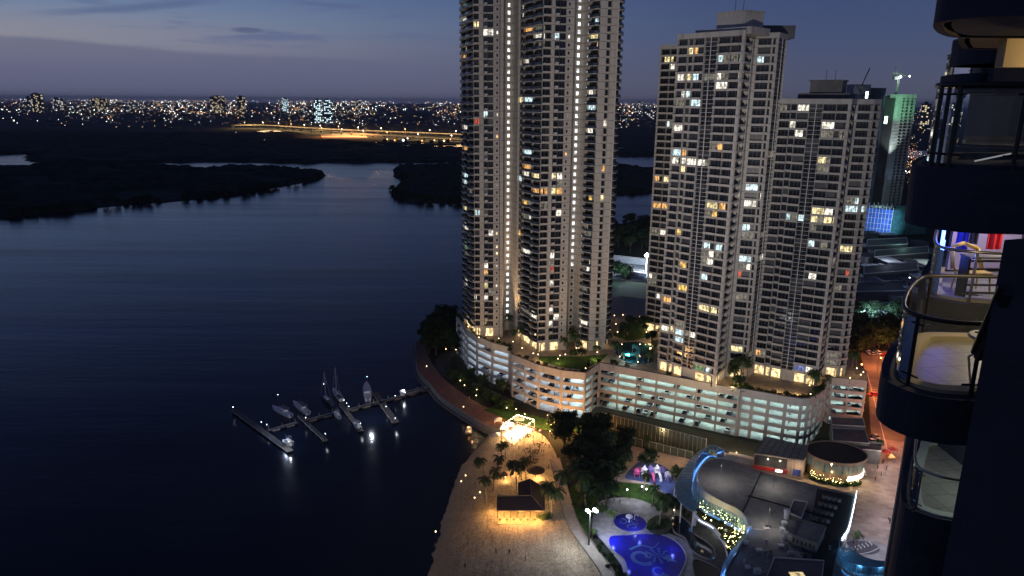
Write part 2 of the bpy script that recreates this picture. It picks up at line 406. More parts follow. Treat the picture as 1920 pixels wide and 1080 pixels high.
# ---- far city
m_town = mat('town_concrete', (.05, .05, .055), .9, var=.5, sc=.01)
cols = {'light_white': ((1, .93, .82), 8.5), 'light_warm': ((1, .62, .28), 5.0), 'light_cool': ((.75, .88, 1), 8.0), 'light_orange': ((1, .36, .10), 4.5)}
LM = []
for k, (c, e) in cols.items(): LM.append(mat(k, (.02, .02, .02), em=c, es=e))
mb = MB(); blocks = MB()
def octa(mb, x, y, z, s, mi):
    mb.add([(x + s, y, z), (x, y + s, z), (x - s, y, z), (x, y - s, z), (x, y, z + s), (x, y, z - s)],
           [(0, 1, 4), (1, 2, 4), (2, 3, 4), (3, 0, 4), (1, 0, 5), (2, 1, 5), (3, 2, 5), (0, 3, 5)], mi)
def city_point(px, py, mi, k=1.0, zz=8):
    p = at(px, py, zz)
    if p.y > 22000 or p.y < 0: p = aty(px, py, 22000)
    octa(mb, p.x, p.y, p.z, p.y * .00024 * k, mi)
def choose(ws):
    r_ = rnd.random() * sum(ws); s = 0
    for i, q in enumerate(ws):
        s += q
        if r_ < s: return i
    return 0
def cluster(x):  # density along the skyline
    return (.12 + .88 * max(0, noise.noise(Vector((x / 45, 3.3, 0))) + .3)) * (.6 if x < 120 else 1)
n = 0
while n < 4300:
    x = rnd.uniform(-60, 1240)
    if rnd.random() > cluster(x): continue
    hy = 184.5 + (x / 1920) * 14
    y = hy + .3 + abs(rnd.gauss(0, 1)) * (19 if x < 560 else 22)
    if y > hy + 46: continue
    city_point(x, y, choose((4.5, 4.5, 1.8, 1.6)), rnd.choice((.4, .45, .5, .55, .6, .7, .9, 1.5, 2.1)) * (1.0 if y < hy + 26 else .8), rnd.uniform(4, 22)); n += 1
for _ in range(420):                 # right of the third tower, seen between the balconies
    x = rnd.uniform(1640, 1830); y = 205 + abs(rnd.gauss(0, 1)) * 36
    city_point(x, y, choose((5, 3, 3, 1)), rnd.choice((.5, .7, .9, 1.2)), rnd.uniform(5, 20))
for _ in range(240):
    x = rnd.uniform(1690, 1745); y = rnd.gauss(305, 16); city_point(x, y, choose((2, 5, .2, 6)), rnd.choice((.8, 1.2, 1.8)), 6)
for x, y, c, k in [(22, 222, 2, 5.5), (26, 226, 0, 3.5), (35, 211, 0, 2), (228, 208, 0, 3), (285, 199, 0, 2.4), (342, 199, 0, 2.6), (318, 208, 2, 2), (325, 209, 0, 2), (345, 209, 0, 2), (262, 210, 0, 2), (122, 235, 0, 1.3), (155, 233, 0, 1.5), (218, 238, 1, 1.4), (242, 237, 1, 1.5), (267, 238, 1, 1.4), (290, 236, 1, 1.3), (310, 235, 1, 1.5), (322, 239, 1, 1.2), (492, 228, 1, 2), (498, 229, 3, 2), (370, 212, 3, 2.4), (377, 213, 3, 2.6), (384, 211, 3, 2.4), (478, 210, 3, 2.4), (486, 212, 3, 2.4), (510, 215, 3, 1.8), (496, 262, 0, 1), (443, 248, 0, 1), (760, 206, 2, 2), (735, 205, 2, 1.6), (828, 208, 2, 2), (1728, 323, 2, 4.5), (1698, 321, 2, 4), (1705, 322, 0, 3)]:
    city_point(x, y, c, k)
o = struct('city_lights', mb, LM, kind='stuff'); o['label'] = 'thousands of small white and amber lights of the far town'; o['category'] = 'lights'
mbt = MB()
for _ in range(700):
    x = rnd.uniform(-100, 1900); hy = 184.5 + (x / 1920) * 14; y = hy + 9 + abs(rnd.gauss(0, 1)) * 12
    p = at(x, y, 2); s = rnd.uniform(15, 60); hh = rnd.choice((6, 8, 10, 14)) * (1 + p.y / 30000)
    mbt.box(p.x - s, p.x + s, p.y - 20, p.y + 20, 1, hh)
o = struct('distant_town', mbt, m_town, kind='stuff'); o['label'] = 'low dark blocks of the far town under its lights'; o['category'] = 'town'

# distinct far high-rises
def win_mat(name, c, lc, e, dens, sx, sz):
    """far facade: a grid of rooms, some of them lit"""
    m = bpy.data.materials.new(name); m.use_nodes = True; t = NT(m.node_tree); p = t.n['Principled BSDF']; g = t.add('ShaderNodeNewGeometry')
    se = t.add('ShaderNodeSeparateXYZ'); t.l.new(g.outputs['Position'], se.inputs[0])
    u = t.math('DIVIDE', t.math('ADD', se.outputs[0], t.math('MULTIPLY', se.outputs[1], .37)), sx); v = t.math('DIVIDE', se.outputs[2], sz)
    cb = t.add('ShaderNodeCombineXYZ'); t.l.new(t.math('FLOOR', u), cb.inputs[0]); t.l.new(t.math('FLOOR', v), cb.inputs[1])
    wn = t.add('ShaderNodeTexWhiteNoise', noise_dimensions='2D'); t.l.new(cb.outputs[0], wn.inputs[0])
    on = t.math('LESS_THAN', wn.outputs[0], dens)
    mk = t.math('MULTIPLY', t.math('GREATER_THAN', t.math('FRACT', u), .3), t.math('GREATER_THAN', t.math('FRACT', v), .35))
    on = t.math('MULTIPLY', on, mk); p.inputs['Base Color'].default_value = (*c, 1); p.inputs['Roughness'].default_value = .8
    t.l.new(t.math('MULTIPLY', on, e), p.inputs['Emission Strength']); p.inputs['Emission Color'].default_value = (*lc, 1)
    try: m.cycles.emission_sampling = 'NONE'
    except Exception: pass
    return m
W1 = win_mat('far_rooms_warm', (.09, .085, .08), (1, .8, .5), 1.0, .3, 13, 9); W2 = win_mat('far_rooms_cool', (.03, .035, .04), (.7, .92, 1), 1.8, .5, 9, 8)
W3 = win_mat('far_rooms_dim', (.12, .12, .14), (1, .95, .85), .9, .3, 14, 11)
FT = [(65, 176, 16, 6000, W1, 'pale slab tower with gold lit end at the left of the skyline'), (52, 182, 8, 6100, W3, 'dim narrow tower beside the gold lit slab'), (105, 184, 14, 7000, W3, 'broad dim block left on the skyline'), (182, 184, 22, 7000, W1, 'wide lit housing block among the left city lights'), (243, 190, 10, 6500, W3, 'dark blue office block left of centre'), (405, 181, 22, 6500, W1, 'wide pale lit block near the middle of the skyline'), (450, 181, 12, 6000, W1, 'amber lit tower standing alone on the skyline'), (533, 184, 9, 7000, W2, 'slim grey tower left of the striped pair'), (594, 188, 13, 3900, W2, 'tall dark tower with striped cool windows, left one of the pair'), (613, 188, 13, 3900, W2, 'tall dark tower with striped cool windows, right one of the pair'), (672, 188, 8, 7000, W3, 'small dim tower right of the striped pair'), (1216, 207, 22, 5200, W3, 'pale broad block between the two near towers'), (1200, 191, 9, 9000, W3, 'slim far tower above the pale broad block'), (1740, 194, 13, 3800, W1, 'yellow lit tower between crane tower and dark balcony'), (1764, 196, 12, 3900, W1, 'yellow lit tower just behind the balcony rail'), (1792, 196, 16, 4000, W3, 'dim tower seen through the balcony glass')]
for px, py, wpx, Y, m, lab in FT:
    p = aty(px, py, Y); wd = wpx / F * Y * 1.03
    base = Vector((p.x, Y, 1)); root = thing('high_rise', lab, 'tower block', base)
    b = MB(); b.box(p.x - wd / 2, p.x + wd / 2, Y, Y + wd * .6, 1, p.z); b.box(p.x - wd / 2 - 2, p.x + wd / 2 + 2, Y - 2, Y + wd * .62, p.z - 6, p.z - 2); b.build('wall', m, root)
    b = MB(); b.box(p.x - wd * .25, p.x + wd * .1, Y + 3, Y + wd * .4, p.z, p.z + 9); b.build('roof_house', m_town, root)

# ---- bridge across the far river with its lamps
m_deck = mat('bridge_concrete', (.32, .30, .27), .85, var=.15, sc=.02)
def viaduct(label, pts, z, wdt, lamps, power, head):
    A = [at(x, y, z) for x, y in pts]; root = thing('bridge', label, 'bridge', (A[0].x, A[0].y, 1), 'lit road bridges over the far river')
    b = MB(); b.wallstrip([(q.x, q.y) for q in A], z - 2.5, z, wdt); b.build('deck', m_deck, root)
    b = MB()
    for s in (-1, 1): b.wallstrip([(q.x, q.y + s * (wdt / 2)) for q in A], z, z + 1.3, 1.0)
    b.build('parapet', m_deck, root)
    b = MB()
    for i in range(len(A) - 1):
        L = (A[i + 1] - A[i]).length; k = max(1, int(L / 60))
        for j in range(k):
            q = A[i].lerp(A[i + 1], j / k); b = MB(); b.box(q.x - 2.5, q.x + 2.5, q.y - 6, q.y + 6, -1, z - 2.5); b.build('pier', m_deck, root)
    tot = [0]
    for i in range(len(A) - 1): tot.append(tot[-1] + (A[i + 1] - A[i]).length)
    for j in range(lamps):
        s = tot[-1] * (j + .5) / lamps; i = max(k for k in range(len(A)) if tot[k] <= s + 1e-6); i = min(i, len(A) - 2)
        q = A[i].lerp(A[i + 1], (s - tot[i]) / max(1e-6, tot[i + 1] - tot[i])); d = (A[i + 1] - A[i]).normalized()
        lb = MB(); lb.bar((q.x, q.y + 9, z), (q.x, q.y + 9, z + 11), .5, 5); lp = lb.build('lamp_post', m_deck, root)
        hb = MB(); octa(hb, q.x, q.y + 5, z + 11, 1.9, 0); hb.build('lamp_head', MATS['light_white' if j % 3 else 'light_warm'], lp)
        l = lamp('bridge_lamp', 'AREA', (q.x, q.y, z + 26), power, (1, .62, .22), sx=tot[-1] / lamps * .95, sy=20)
        l.rotation_euler = (0, 0, math.atan2(d.y, d.x)); 
viaduct('long curved road bridge glowing amber across the far river', [(436, 235), (475, 234), (520, 236), (580, 240), (660, 244), (760, 248), (880, 253)], 14, 20, 12, 260000, 0)
viaduct('lower lit road bridge just in front of the long curved one', [(585, 244), (640, 248), (720, 254), (880, 263)], 9, 12, 6, 160000, 0)
mb = MB(); mb.sheet(pix([(600, 252), (680, 249), (690, 258), (660, 262), (605, 260)], 2), 2); struct('port_yard', mb, mat('port_asphalt', (.22, .2, .18), .9))
for x, y in ((620, 256), (655, 255), (680, 256)):
    p = at(x, y, 2); lamp('yard_lamp', 'AREA', (p.x, p.y, 30), 260000, (1, .34, .1), sx=90, sy=60)
# lit boats and jetty lamps of the port, mirrored in the water
for i, (x, y, c, s) in enumerate([(727, 268, 'light_warm', 4), (741, 270, 'light_orange', 5), (757, 270, 'light_cool', 7), (765, 266, 'light_white', 4), (792, 271, 'light_orange', 5), (815, 270, 'light_warm', 4), (833, 271, 'light_warm', 6), (845, 268, 'light_orange', 4)]):
    p = at(x, y, 1); L = 16 + 3 * s
    hb = MB(); hb.hexa([(p.x - L, p.y - 5, 0), (p.x + L, p.y - 5, 0), (p.x + L, p.y + 5, 0), (p.x - L, p.y + 5, 0), (p.x - L - 5, p.y - 7, 4), (p.x + L + 6, p.y - 7, 4), (p.x + L + 6, p.y + 7, 4), (p.x - L - 5, p.y + 7, 4)])
    root = thing('barge', ['far barge with one warm lamp, leftmost at the lit port', 'far barge with orange deck lamp second from the left at the port', 'far ship lit cool white, brightest at the port', 'small far ship with white light behind the brightest one', 'far barge with orange lamp right of the white ship', 'far barge with small warm lamp between two larger ones', 'far barge with broad warm light near the tower edge', 'rearmost far barge with orange lamp next to the tower edge'][i], 'barge', (p.x, p.y, 0), 'ships moored at the far port')
    hb.build('hull', m_town, root)
    cb = MB(); cb.box(p.x - L * .5, p.x - L * .1, p.y - 5, p.y + 5, 4, 12); cb.build('cabin', m_town, root)
    lb = MB(); octa(lb, p.x, p.y - 7, 12, s * .5, 0); lb.build('deck_light', MATS[c], root)
# ================================================================ TOWERS
m_conc = mat('painted_concrete', (.42, .40, .38), .85, var=.1, sc=.35, dirt=((.20, .19, .18), .5, .55))
m_concw = mat('warm_painted_concrete', (.46, .43, .39), .85, var=.1, sc=.3, dirt=((.26, .22, .18), .5, .5))
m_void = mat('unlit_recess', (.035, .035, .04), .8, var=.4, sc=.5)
m_pane = mat('dark_window_glass', (.012, .015, .022), .12, var=.6, sc=.8, spec=.5)
m_curt = mat('curtained_window', (.05, .05, .06), .35, var=.6, sc=1.5)
m_frame = mat('window_frame_metal', (.06, .06, .065), .5)
m_rail = mat('white_painted_metal', (.55, .55, .56), .5, var=.1)
m_bglass = mat('tinted_balustrade_glass', (.03, .05, .08), .08, var=.5, sc=.4, spec=.7)
m_roofc = mat('roof_concrete', (.12, .12, .125), .9, var=.3, sc=.3)
LIT = {'w': lit('room_white', (1, .93, .78), 2.0), 'c': lit('room_cool', (.72, .95, 1), 1.8), 'y': lit('room_yellow', (1, .82, .42), 1.9),
       'o': lit('room_orange', (1, .50, .16), 1.7), 'a': lit('room_amber', (1, .62, .16), 1.8), 'r': lit('room_red', (1, .16, .08), .9),
       'd': lit('room_dim', (.85, .78, .6), .32), 'b': lit('room_blue', (.3, .4, 1), .6), 'g': lit('room_green', (.5, 1, .5), .45), 's': lit('stair_light', (.95, .97, 1), 2.2, curtain=.1)}
WM = [m_pane, m_frame, m_curt, m_rail] + list(LIT.values()); LIDX = {k: i + 4 for i, k in enumerate(LIT)}

def tower(name, label, origin, segs, z0, nf, fh, litmap, mwall=m_conc, extra_lit=.02, stair_lit=None, lobby=4.5, roof_h=1.7):
    """segs: list of (p0, p1, [(type, width share)...], top floor or None)"""
    root = thing('apartment_tower', label, 'apartment tower', (origin[0], origin[1], z0))
    wall = MB(); rails = MB(); wins = []; balcs = []; lob = MB()
    for si, sg in enumerate(segs):
        p0, p1, bays = sg[0], sg[1], sg[2]; nfl = sg[3] if len(sg) > 3 else nf
        fr = Frame(p0, p1); tot = sum(b[1] for b in bays); u = 0; zb = z0 + lobby
        ztop = zb + nfl * fh
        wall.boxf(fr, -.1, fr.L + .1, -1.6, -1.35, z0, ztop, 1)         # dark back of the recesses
        wall.boxf(fr, -.25, fr.L + .25, -.6, .22, ztop, ztop + roof_h, 0)     # parapet
        wall.boxf(fr, -.05, fr.L + .05, -.5, .35, zb - .5, zb, 0)
        for bi, (ty, sh) in enumerate(bays):
            w_ = sh / tot * fr.L; a, b = u, u + w_; u = b
            # ground floor: columns with a lit glazed lobby behind
            wall.boxf(fr, a, a + .6, -.9, .1, z0, zb - .5, 0)
            if ty in 'GBAND': lob.boxf(fr, a + .6, b, -1.2, -1.0, z0 + .1, zb - .7, 0)
            else: wall.boxf(fr, a + .6, b, -.9, -.02, z0, zb - .5, 0)
            if ty == 'W': wall.boxf(fr, a, b, -1.0, 0, zb, ztop, 0)
            if ty == 'T': wall.boxf(fr, a, b, -1.0, 0, zb, ztop, 0)
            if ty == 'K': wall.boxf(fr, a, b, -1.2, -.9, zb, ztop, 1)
            if ty == 'S':
                m = (a + b) / 2 - w_ * .12
                wall.boxf(fr, a, m - .35, -1.0, 0, zb, ztop, 0); wall.boxf(fr, m + .35, b, -1.0, 0, zb, ztop, 0)
            if ty in 'G': wall.boxf(fr, a - .07, a + .07, -.9, .16, zb, ztop, 0); wall.boxf(fr, b - .07, b + .07, -.9, .155, zb, ztop, 0)
            if ty == 'A': wall.boxf(fr, a + .45 * w_ - .08, a + .45 * w_ + .08, -.5, .05, zb, ztop, 2)
            if ty == 'L':
                wall.boxf(fr, a - .1, a + .1, -.9, .13, zb, ztop, 0); c = (a + b) / 2; rails.boxf(fr, c - .11, c + .11, .02, .25, zb, ztop, 0)
            for k in range(nfl):
                z = zb + k * fh
                if ty in 'WST': wall.boxf(fr, a, b, -.3, .012, z - .07, z + .07, 2)
                if ty == 'G':
                    wall.boxf(fr, a - .12, b + .12, -.9, .55, z - .12, z + .1, 0); wall.boxf(fr, a - .12, b + .12, .38, .55, z + .1, z + .66, 0)
                    wins.append((fr, a + .12, b - .12, z + .1, z + fh - .12, -.9, 'G', si))
                elif ty == 'N':
                    wall.boxf(fr, a, b, -1.3, -.5, z - .1, z + .72, 0); wins.append((fr, a + .1, b - .1, z + .72, z + fh - .1, -.9, 'N', si))
                elif ty == 'L':
                    for dz in (.0, fh * .5): rails.boxf(fr, a, b, .0, .13, z + dz - .06, z + dz + .06, 0)
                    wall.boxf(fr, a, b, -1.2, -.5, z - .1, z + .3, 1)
                    wins.append((fr, a + .3, b - .3, z + .5, z + fh - .3, -.6, 'N', si))
                elif ty == 'A':
                    wall.boxf(fr, a, b, -1.2, -.05, z - .1, z + .45, 0)
                    if k % 3: wall.boxf(fr, a + .1 * w_, a + .4 * w_, -.6, -.1, z + .5, z + 1.15, 3)
                    wins.append((fr, a + .05, a + .42 * w_, z + .5, z + fh - .1, -.8, 'N', si)); wins.append((fr, a + .5 * w_, b - .05, z + .5, z + fh - .1, -.5, 'G', si))
                elif ty == 'S':
                    wall.boxf(fr, m - .35, m + .35, -1.0, 0, z - .1, z + 1.0, 0); wall.boxf(fr, m - .35, m + .35, -1.0, 0, z + 2.1, z + fh - .1, 0)
                    wins.append((fr, m - .35, m + .35, z + 1.0, z + 2.1, -.15, 'S', si))
                elif ty == 'T':
                    m2 = (a + b) / 2; wins.append((fr, m2 - .5, m2 + .5, z + .75, z + 2.1, .06, 'T', si, k))
                elif ty == 'B':
                    balcs.append((fr, a, b, z, si)); wins.append((fr, a + .15, b - .15, z + .1, z + fh - .25, -.7, 'G', si))
                    wall.boxf(fr, a - .1, a + .1, -1.3, .3, z, z + fh, 0)
    # roof slab over the plan
    P = [s[0] for s in segs] + [segs[-1][1]]
    # ---- which windows are lit
    lits = {}
    cen = [proj(((w[0].P((w[1] + w[2]) / 2, 0, 0))[0], (w[0].P((w[1] + w[2]) / 2, 0, 0))[1], (w[3] + w[4]) / 2)) for w in wins]
    for (x, y, k) in litmap:
        best = min(range(len(wins)), key=lambda i: (1e9 if i in lits or wins[i][6] == 'T' else (cen[i][0] - x) ** 2 + 1.6 * (cen[i][1] - y) ** 2))
        if (cen[best][0] - x) ** 2 + (cen[best][1] - y) ** 2 < 700: lits[best] = k
    for i, w_ in enumerate(wins):
        if w_[6] == 'T' and (stair_lit is None or stair_lit(w_[8], w_[7])): lits[i] = 's'
        elif i not in lits and rnd.random() < extra_lit: lits[i] = rnd.choice('ddddwyo')
    order = sorted(range(len(wins)), key=lambda i: (0 if i in lits else 1, -(wins[i][2] - wins[i][1])))
    rest = MB()
    def wmesh(mb, w_, k):
        fr, a, b, zl, zh, n = w_[:6]
        pm = LIDX[k] if k else (2 if rnd.random() < .14 else 0)
        wd = b - a
        if k and wd > 2.4 and k != 's' and rnd.random() < .6:       # part of the room curtained or dark
            c = a + wd * rnd.choice((.35, .5, .65)); o_ = LIDX['d'] if rnd.random() < .5 else 2; l1, l2 = (pm, o_) if rnd.random() < .6 else (o_, pm)
            mb.boxf(fr, a, c, n - .06, n, zl, zh, l1); mb.boxf(fr, c, b, n - .06, n, zl, zh, l2)
        else: mb.boxf(fr, a, b, n - .06, n, zl, zh, pm)
        k_ = max(1, round(wd / 1.3))
        if w_[6] != 'T':
            for i in range(1, k_): c = a + wd * i / k_; mb.boxf(fr, c - .06, c + .06, n - .01, n + .05, zl + .02, zh - .02, 1)
            if zh - zl > 1.3: mb.boxf(fr, a, b, n - .008, n + .04, zh - .6, zh - .52, 1)
    for r_, i in enumerate(order):
        if r_ < 100: mb = MB(); wmesh(mb, wins[i], lits.get(i)); mb.build('stair_window' if wins[i][6] == 'T' else 'window', WM, root)
        else: wmesh(rest, wins[i], lits.get(i))
    if rest.v: o = rest.build('remaining_windows', WM, root); o['kind'] = 'stuff'
    wo_ = wall.build('wall', [mwall, m_void, m_frame, m_rail], root)
    if rails.v: rails.build('maintenance_rail', m_rail, root)
    lob.build('lobby_glazing', lit('lobby_light', (1, .70, .34), 2.2, .5, 3), root)
    def bal(mb, q):
        fr, a, b, z, si = q; d = 1.5
        c = (a + b) / 2; w2 = (b - a) / 2
        pts = [(a + .1, 0), (a + .1, d * .6), (a + w2 * .45, d), (b - w2 * .45, d), (b - .1, d * .6), (b - .1, 0)]
        xy = [fr.P(u, n, 0)[:2] for u, n in pts]
        mb.poly(xy, z - .22, z + .06, 0)
        mb.wallstrip([fr.P(u, n, 0)[:2] for u, n in pts], z + .08, z + .95, .05, 1); mb.wallstrip([fr.P(u, n, 0)[:2] for u, n in pts], z + .96, z + 1.06, .09, 2)
        if rnd.random() < .25:      # plants and laundry
            x, y, _ = fr.P(c + rnd.uniform(-w2 * .5, w2 * .5), d * .5, 0); mb.box(x - .3, x + .3, y - .2, y + .2, z + .05, z + rnd.uniform(.7, 1.5), 3)
    balcs.sort(key=lambda q: (proj((q[0].a.x, q[0].a.y, q[3]))[1] < 0, (q[0].a.y)))
    rest = MB(); bm_ = [mwall, m_bglass, m_frame, mat('balcony_planting', (.03, .05, .025), .9)]
    step = max(1, len(balcs) // 100)
    for i, q in enumerate(balcs):
        if i < 100: mb = MB(); bal(mb, q); mb.build('balcony', bm_, root)
        else: bal(rest, q)
    if rest.v: o = rest.build('remaining_balconies', bm_, root); o['kind'] = 'stuff'
    return root
def roofbox(root, P, z0, z1, m=m_roofc, name='roof_house', over=.0):
    b = MB(); b.poly(P, z0, z1)
    if over:
        cx_ = sum(q[0] for q in P) / len(P); cy__ = sum(q[1] for q in P) / len(P)
        b.poly([(cx_ + (q[0] - cx_) * over, cy__ + (q[1] - cy__) * over) for q in P], z1, z1 + .5)
    return b.build(name, m, root)
ZP = 20.0
g20 = lambda x, y: tuple(at(x, y, ZP)[:2])

# ---------------- tall pair-winged tower on the left
A = {k: g20(*v) for k, v in dict(L0=(871, 606), L1=(891, 630), L2=(942, 632), M1=(946, 619), M2=(956, 618), C0=(967, 630), C1=(1008, 660), C2=(1060, 656), N1=(1064, 642), N2=(1073, 641), R0=(1086, 650), R1=(1103, 658), R2=(1133, 655), R3=(1138, 645)).items()}
segA = [(A['L0'], A['L1'], [('B', 1), ('B', 1)]), (A['L1'], A['L2'], [('G', .19), ('W', .14), ('A', .33), ('S', .34)]), (A['L2'], A['M1'], [('W', 1)]),
        (A['M1'], A['M2'], [('T', 1)]), (A['M2'], A['C0'], [('W', 1)]), (A['C0'], A['C1'], [('N', .25), ('B', .4), ('B', .35)]),
        (A['C1'], A['C2'], [('G', .27), ('W', .11), ('A', .36), ('S', .26)]), (A['C2'], A['N1'], [('W', 1)]), (A['N1'], A['N2'], [('T', 1)]),
        (A['N2'], A['R0'], [('W', 1)]), (A['R0'], A['R1'], [('B', 1)]), (A['R1'], A['R2'], [('W', .40), ('N', .23), ('W', .37)]), (A['R2'], A['R3'], [('B', 1)])]
litA = [(868, 12, 'g'), (867, 40, 'w'), (889, 50, 'y'), (913, 64, 'w'), (918, 66, 'w'), (930, 64, 'w'), (872, 95, 'y'), (876, 110, 'o'), (975, 20, 'w'), (989, 64, 'o'), (1013, 73, 'w'), (1050, 72, 'c'), (1063, 72, 'w'), (1000, 122, 'w'), (974, 184, 'y'), (998, 185, 'c'), (911, 210, 'c'), (930, 210, 'w'), (890, 228, 'r'), (876, 235, 'w'), (1107, 74, 'y'), (1114, 90, 'y'), (1115, 41, 'c'), (1107, 169, 'w'), (1103, 200, 'c'), (1104, 245, 'w'), (1127, 232, 'w'), (876, 278, 'o'), (997, 285, 'c'),
        (877, 328, 'c'), (878, 342, 'c'), (973, 335, 'c'), (994, 317, 'o'), (996, 328, 'w'), (1010, 334, 'y'), (1036, 332, 'y'), (1055, 330, 'w'), (1007, 361, 'o'), (1020, 362, 'o'), (1035, 360, 'y'), (1043, 363, 'o'), (990, 382, 'a'), (980, 407, 'w'), (1053, 401, 'w'), (879, 393, 'y'), (888, 401, 'c'), (878, 430, 'w'), (1105, 375, 'a'), (1122, 376, 'y'), (919, 439, 'w'), (930, 436, 'y'), (975, 437, 'a'), (931, 461, 'y'), (930, 473, 'y'), (993, 475, 'w'), (1096, 488, 'w'), (878, 463, 'g'), (1040, 473, 'w'),
        (913, 498, 'w'), (930, 498, 'w'), (1095, 500, 'w'), (1039, 512, 'r'), (1039, 525, 'w'), (913, 536, 'y'), (930, 535, 'w'), (970, 563, 'o'), (912, 561, 'w'), (930, 558, 'w'), (1003, 590, 'w'), (1030, 588, 'w'), (1028, 602, 'w'), (1047, 600, 'w'), (1090, 604, 'w'), (878, 535, 'w'), (1155, 376, 'o'), (960, 16, 'w'), (978, 120, 'd'), (1060, 212, 'd')]
FHA = 2.92; NFA = 54
TA = tower('apartment_tower', 'tallest tower, pale cream, two lit stair strips, running out of the picture top', (10, 300), segA, ZP, NFA, FHA, litA, m_concw, .035,
           stair_lit=lambda k, s: (s == 3) or k > 9)
bk = [A['L0'], A['L1'], A['L2'], A['M1'], A['M2'], A['C0'], A['C1'], A['C2'], A['N1'], A['N2'], A['R0'], A['R1'], A['R2'], A['R3'], (44, 335), (-20, 345)]
roofbox(TA, bk, ZP + 4.5 + NFA * FHA - .3, ZP + 4.5 + NFA * FHA + .4)
b = MB(); b.wallstrip([A['R3'], (44, 335), (-20, 345), A['L0']], ZP, ZP + 4.5 + NFA * FHA, .6); b.build('rear_wall', m_concw, TA)

# ---------------- middle tower
Bp = {k: g20(*v) for k, v in dict(W0=(1209, 620), W1=(1238, 627), F0=(1233, 693), F1=(1340, 727), S1=(1352, 714), V0=(1360, 706), V1=(1398, 712), X1=(1412, 700)).items()}
segB = [(Bp['W0'], Bp['W1'], [('G', .55), ('G', .45)]), (Bp['F0'], Bp['F1'], [('G', .16), ('N', .09), ('G', .17), ('L', .20), ('G', .19), ('G', .19)]),
        (Bp['F1'], Bp['S1'], [('G', 1)]), (Bp['S1'], Bp['V0'], [('N', .6), ('W', .4)]), (Bp['V0'], Bp['V1'], [('W', .14), ('G', .6), ('W', .06), ('G', .24)]), (Bp['V1'], Bp['X1'], [('L', 1)])]
litB = [(1299, 96, 'y'), (1312, 97, 'o'), (1263, 112, 'y'), (1250, 112, 'y'), (1263, 127, 'w'), (1363, 114, 'c'), (1379, 113, 'c'), (1433, 117, 'c'), (1275, 150, 'w'), (1296, 150, 'y'), (1308, 150, 'c'), (1327, 147, 'd'), (1360, 149, 'w'), (1374, 150, 'w'), (1357, 167, 'w'), (1275, 182, 'w'), (1291, 183, 'c'), (1280, 199, 'd'), (1305, 200, 'c'), (1402, 215, 'w'), (1253, 237, 'c'), (1260, 237, 'w'), (1348, 270, 'o'), (1267, 283, 'c'), (1284, 281, 'o'), (1269, 300, 'w'), (1282, 300, 'w'), (1297, 301, 'w'), (1314, 300, 'w'),
        (1236, 333, 'o'), (1250, 334, 'y'), (1229, 387, 'o'), (1240, 386, 'o'), (1338, 385, 'y'), (1355, 387, 'o'), (1340, 399, 'a'), (1412, 346, 'c'), (1388, 374, 'w'), (1410, 376, 'w'), (1430, 374, 'w'), (1270, 439, 'a'), (1335, 464, 'c'), (1350, 466, 'c'), (1329, 478, 'w'), (1351, 481, 'd'), (1328, 495, 'w'), (1281, 504, 'a'), (1276, 533, 'a'), (1325, 524, 'c'), (1404, 422, 'c'), (1400, 437, 'd'), (1388, 496, 'w'), (1397, 497, 'c'), (1393, 510, 'r'), (1392, 553, 'd'), (1320, 583, 'y'), (1338, 587, 'y'), (1250, 558, 'o'), (1233, 558, 'w'), (1253, 615, 'w'), (1265, 615, 'y'), (1275, 620, 'c'), (1271, 633, 'c'), (1312, 685, 'g'), (1313, 698, 'c'), (1382, 652, 'y'), (1225, 520, 'w'), (1215, 520, 'd')]
FHB = 2.9; NFB = 41
TB = tower('apartment_tower', 'middle tower, grey balcony bands and dark glass, taller than the one on its right', (80, 262), segB, ZP, NFB, FHB, litB, m_conc, .02)
zt = ZP + 4.5 + NFB * FHB
mid = lambda a, b, t: (a[0] + (b[0] - a[0]) * t, a[1] + (b[1] - a[1]) * t)
bodyB = [Bp['F0'], Bp['F1'], Bp['S1'], Bp['V0'], Bp['V1'], Bp['X1'], (112, 290), (98, 318), Bp['W1'], Bp['W0'], (60, 340), (66, 335)]
bb = [Bp['F0'], Bp['F1'], Bp['S1'], Bp['V0'], Bp['V1'], Bp['X1'], (100, 289), (85, 315), Bp['W1']]
roofbox(TB, bb, zt - .35, zt + .5); roofbox(TB, [Bp['W0'], Bp['W1'], (80, 330), (68, 331)], zt - .3, zt + .45)
b = MB(); b.wallstrip([Bp['W1'], mid(Bp['W1'], Bp['F0'], .98)], ZP, zt, .6); b.wallstrip([Bp['X1'], (100, 290), (85, 318)], ZP, zt, .6); b.wallstrip([(68, 331), Bp['W0']], ZP, zt, .6); b.build('rear_wall', m_conc, TB)
b = MB()
fB = Frame(Bp['F0'], Bp['F1'])
roofbox(TB, [fB.P(5, -2.5, 0)[:2], fB.P(fB.L + 1.5, -1.5, 0)[:2], fB.P(fB.L + 1.5, -14, 0)[:2], fB.P(5, -16, 0)[:2]], zt + .5, zt + 2.8, m_conc)
roofbox(TB, [fB.P(11, -6, 0)[:2], fB.P(22, -5, 0)[:2], fB.P(24, -14, 0)[:2], fB.P(11, -14, 0)[:2]], zt + 2.8, zt + 8.0, m_conc, over=1.06)
roofbox(TB, [(86, 262), (98, 262), (98, 275), (84, 275)], zt + .5, zt + 4.8)
b = MB(); 
for q, h in ((fB.P(17, -7, 0), 4.5), (fB.P(20, -7, 0), 5.5)): b.bar((q[0], q[1], zt + 8), (q[0], q[1], zt + 8 + h), .09, 5)
b.build('antenna', m_frame, TB)

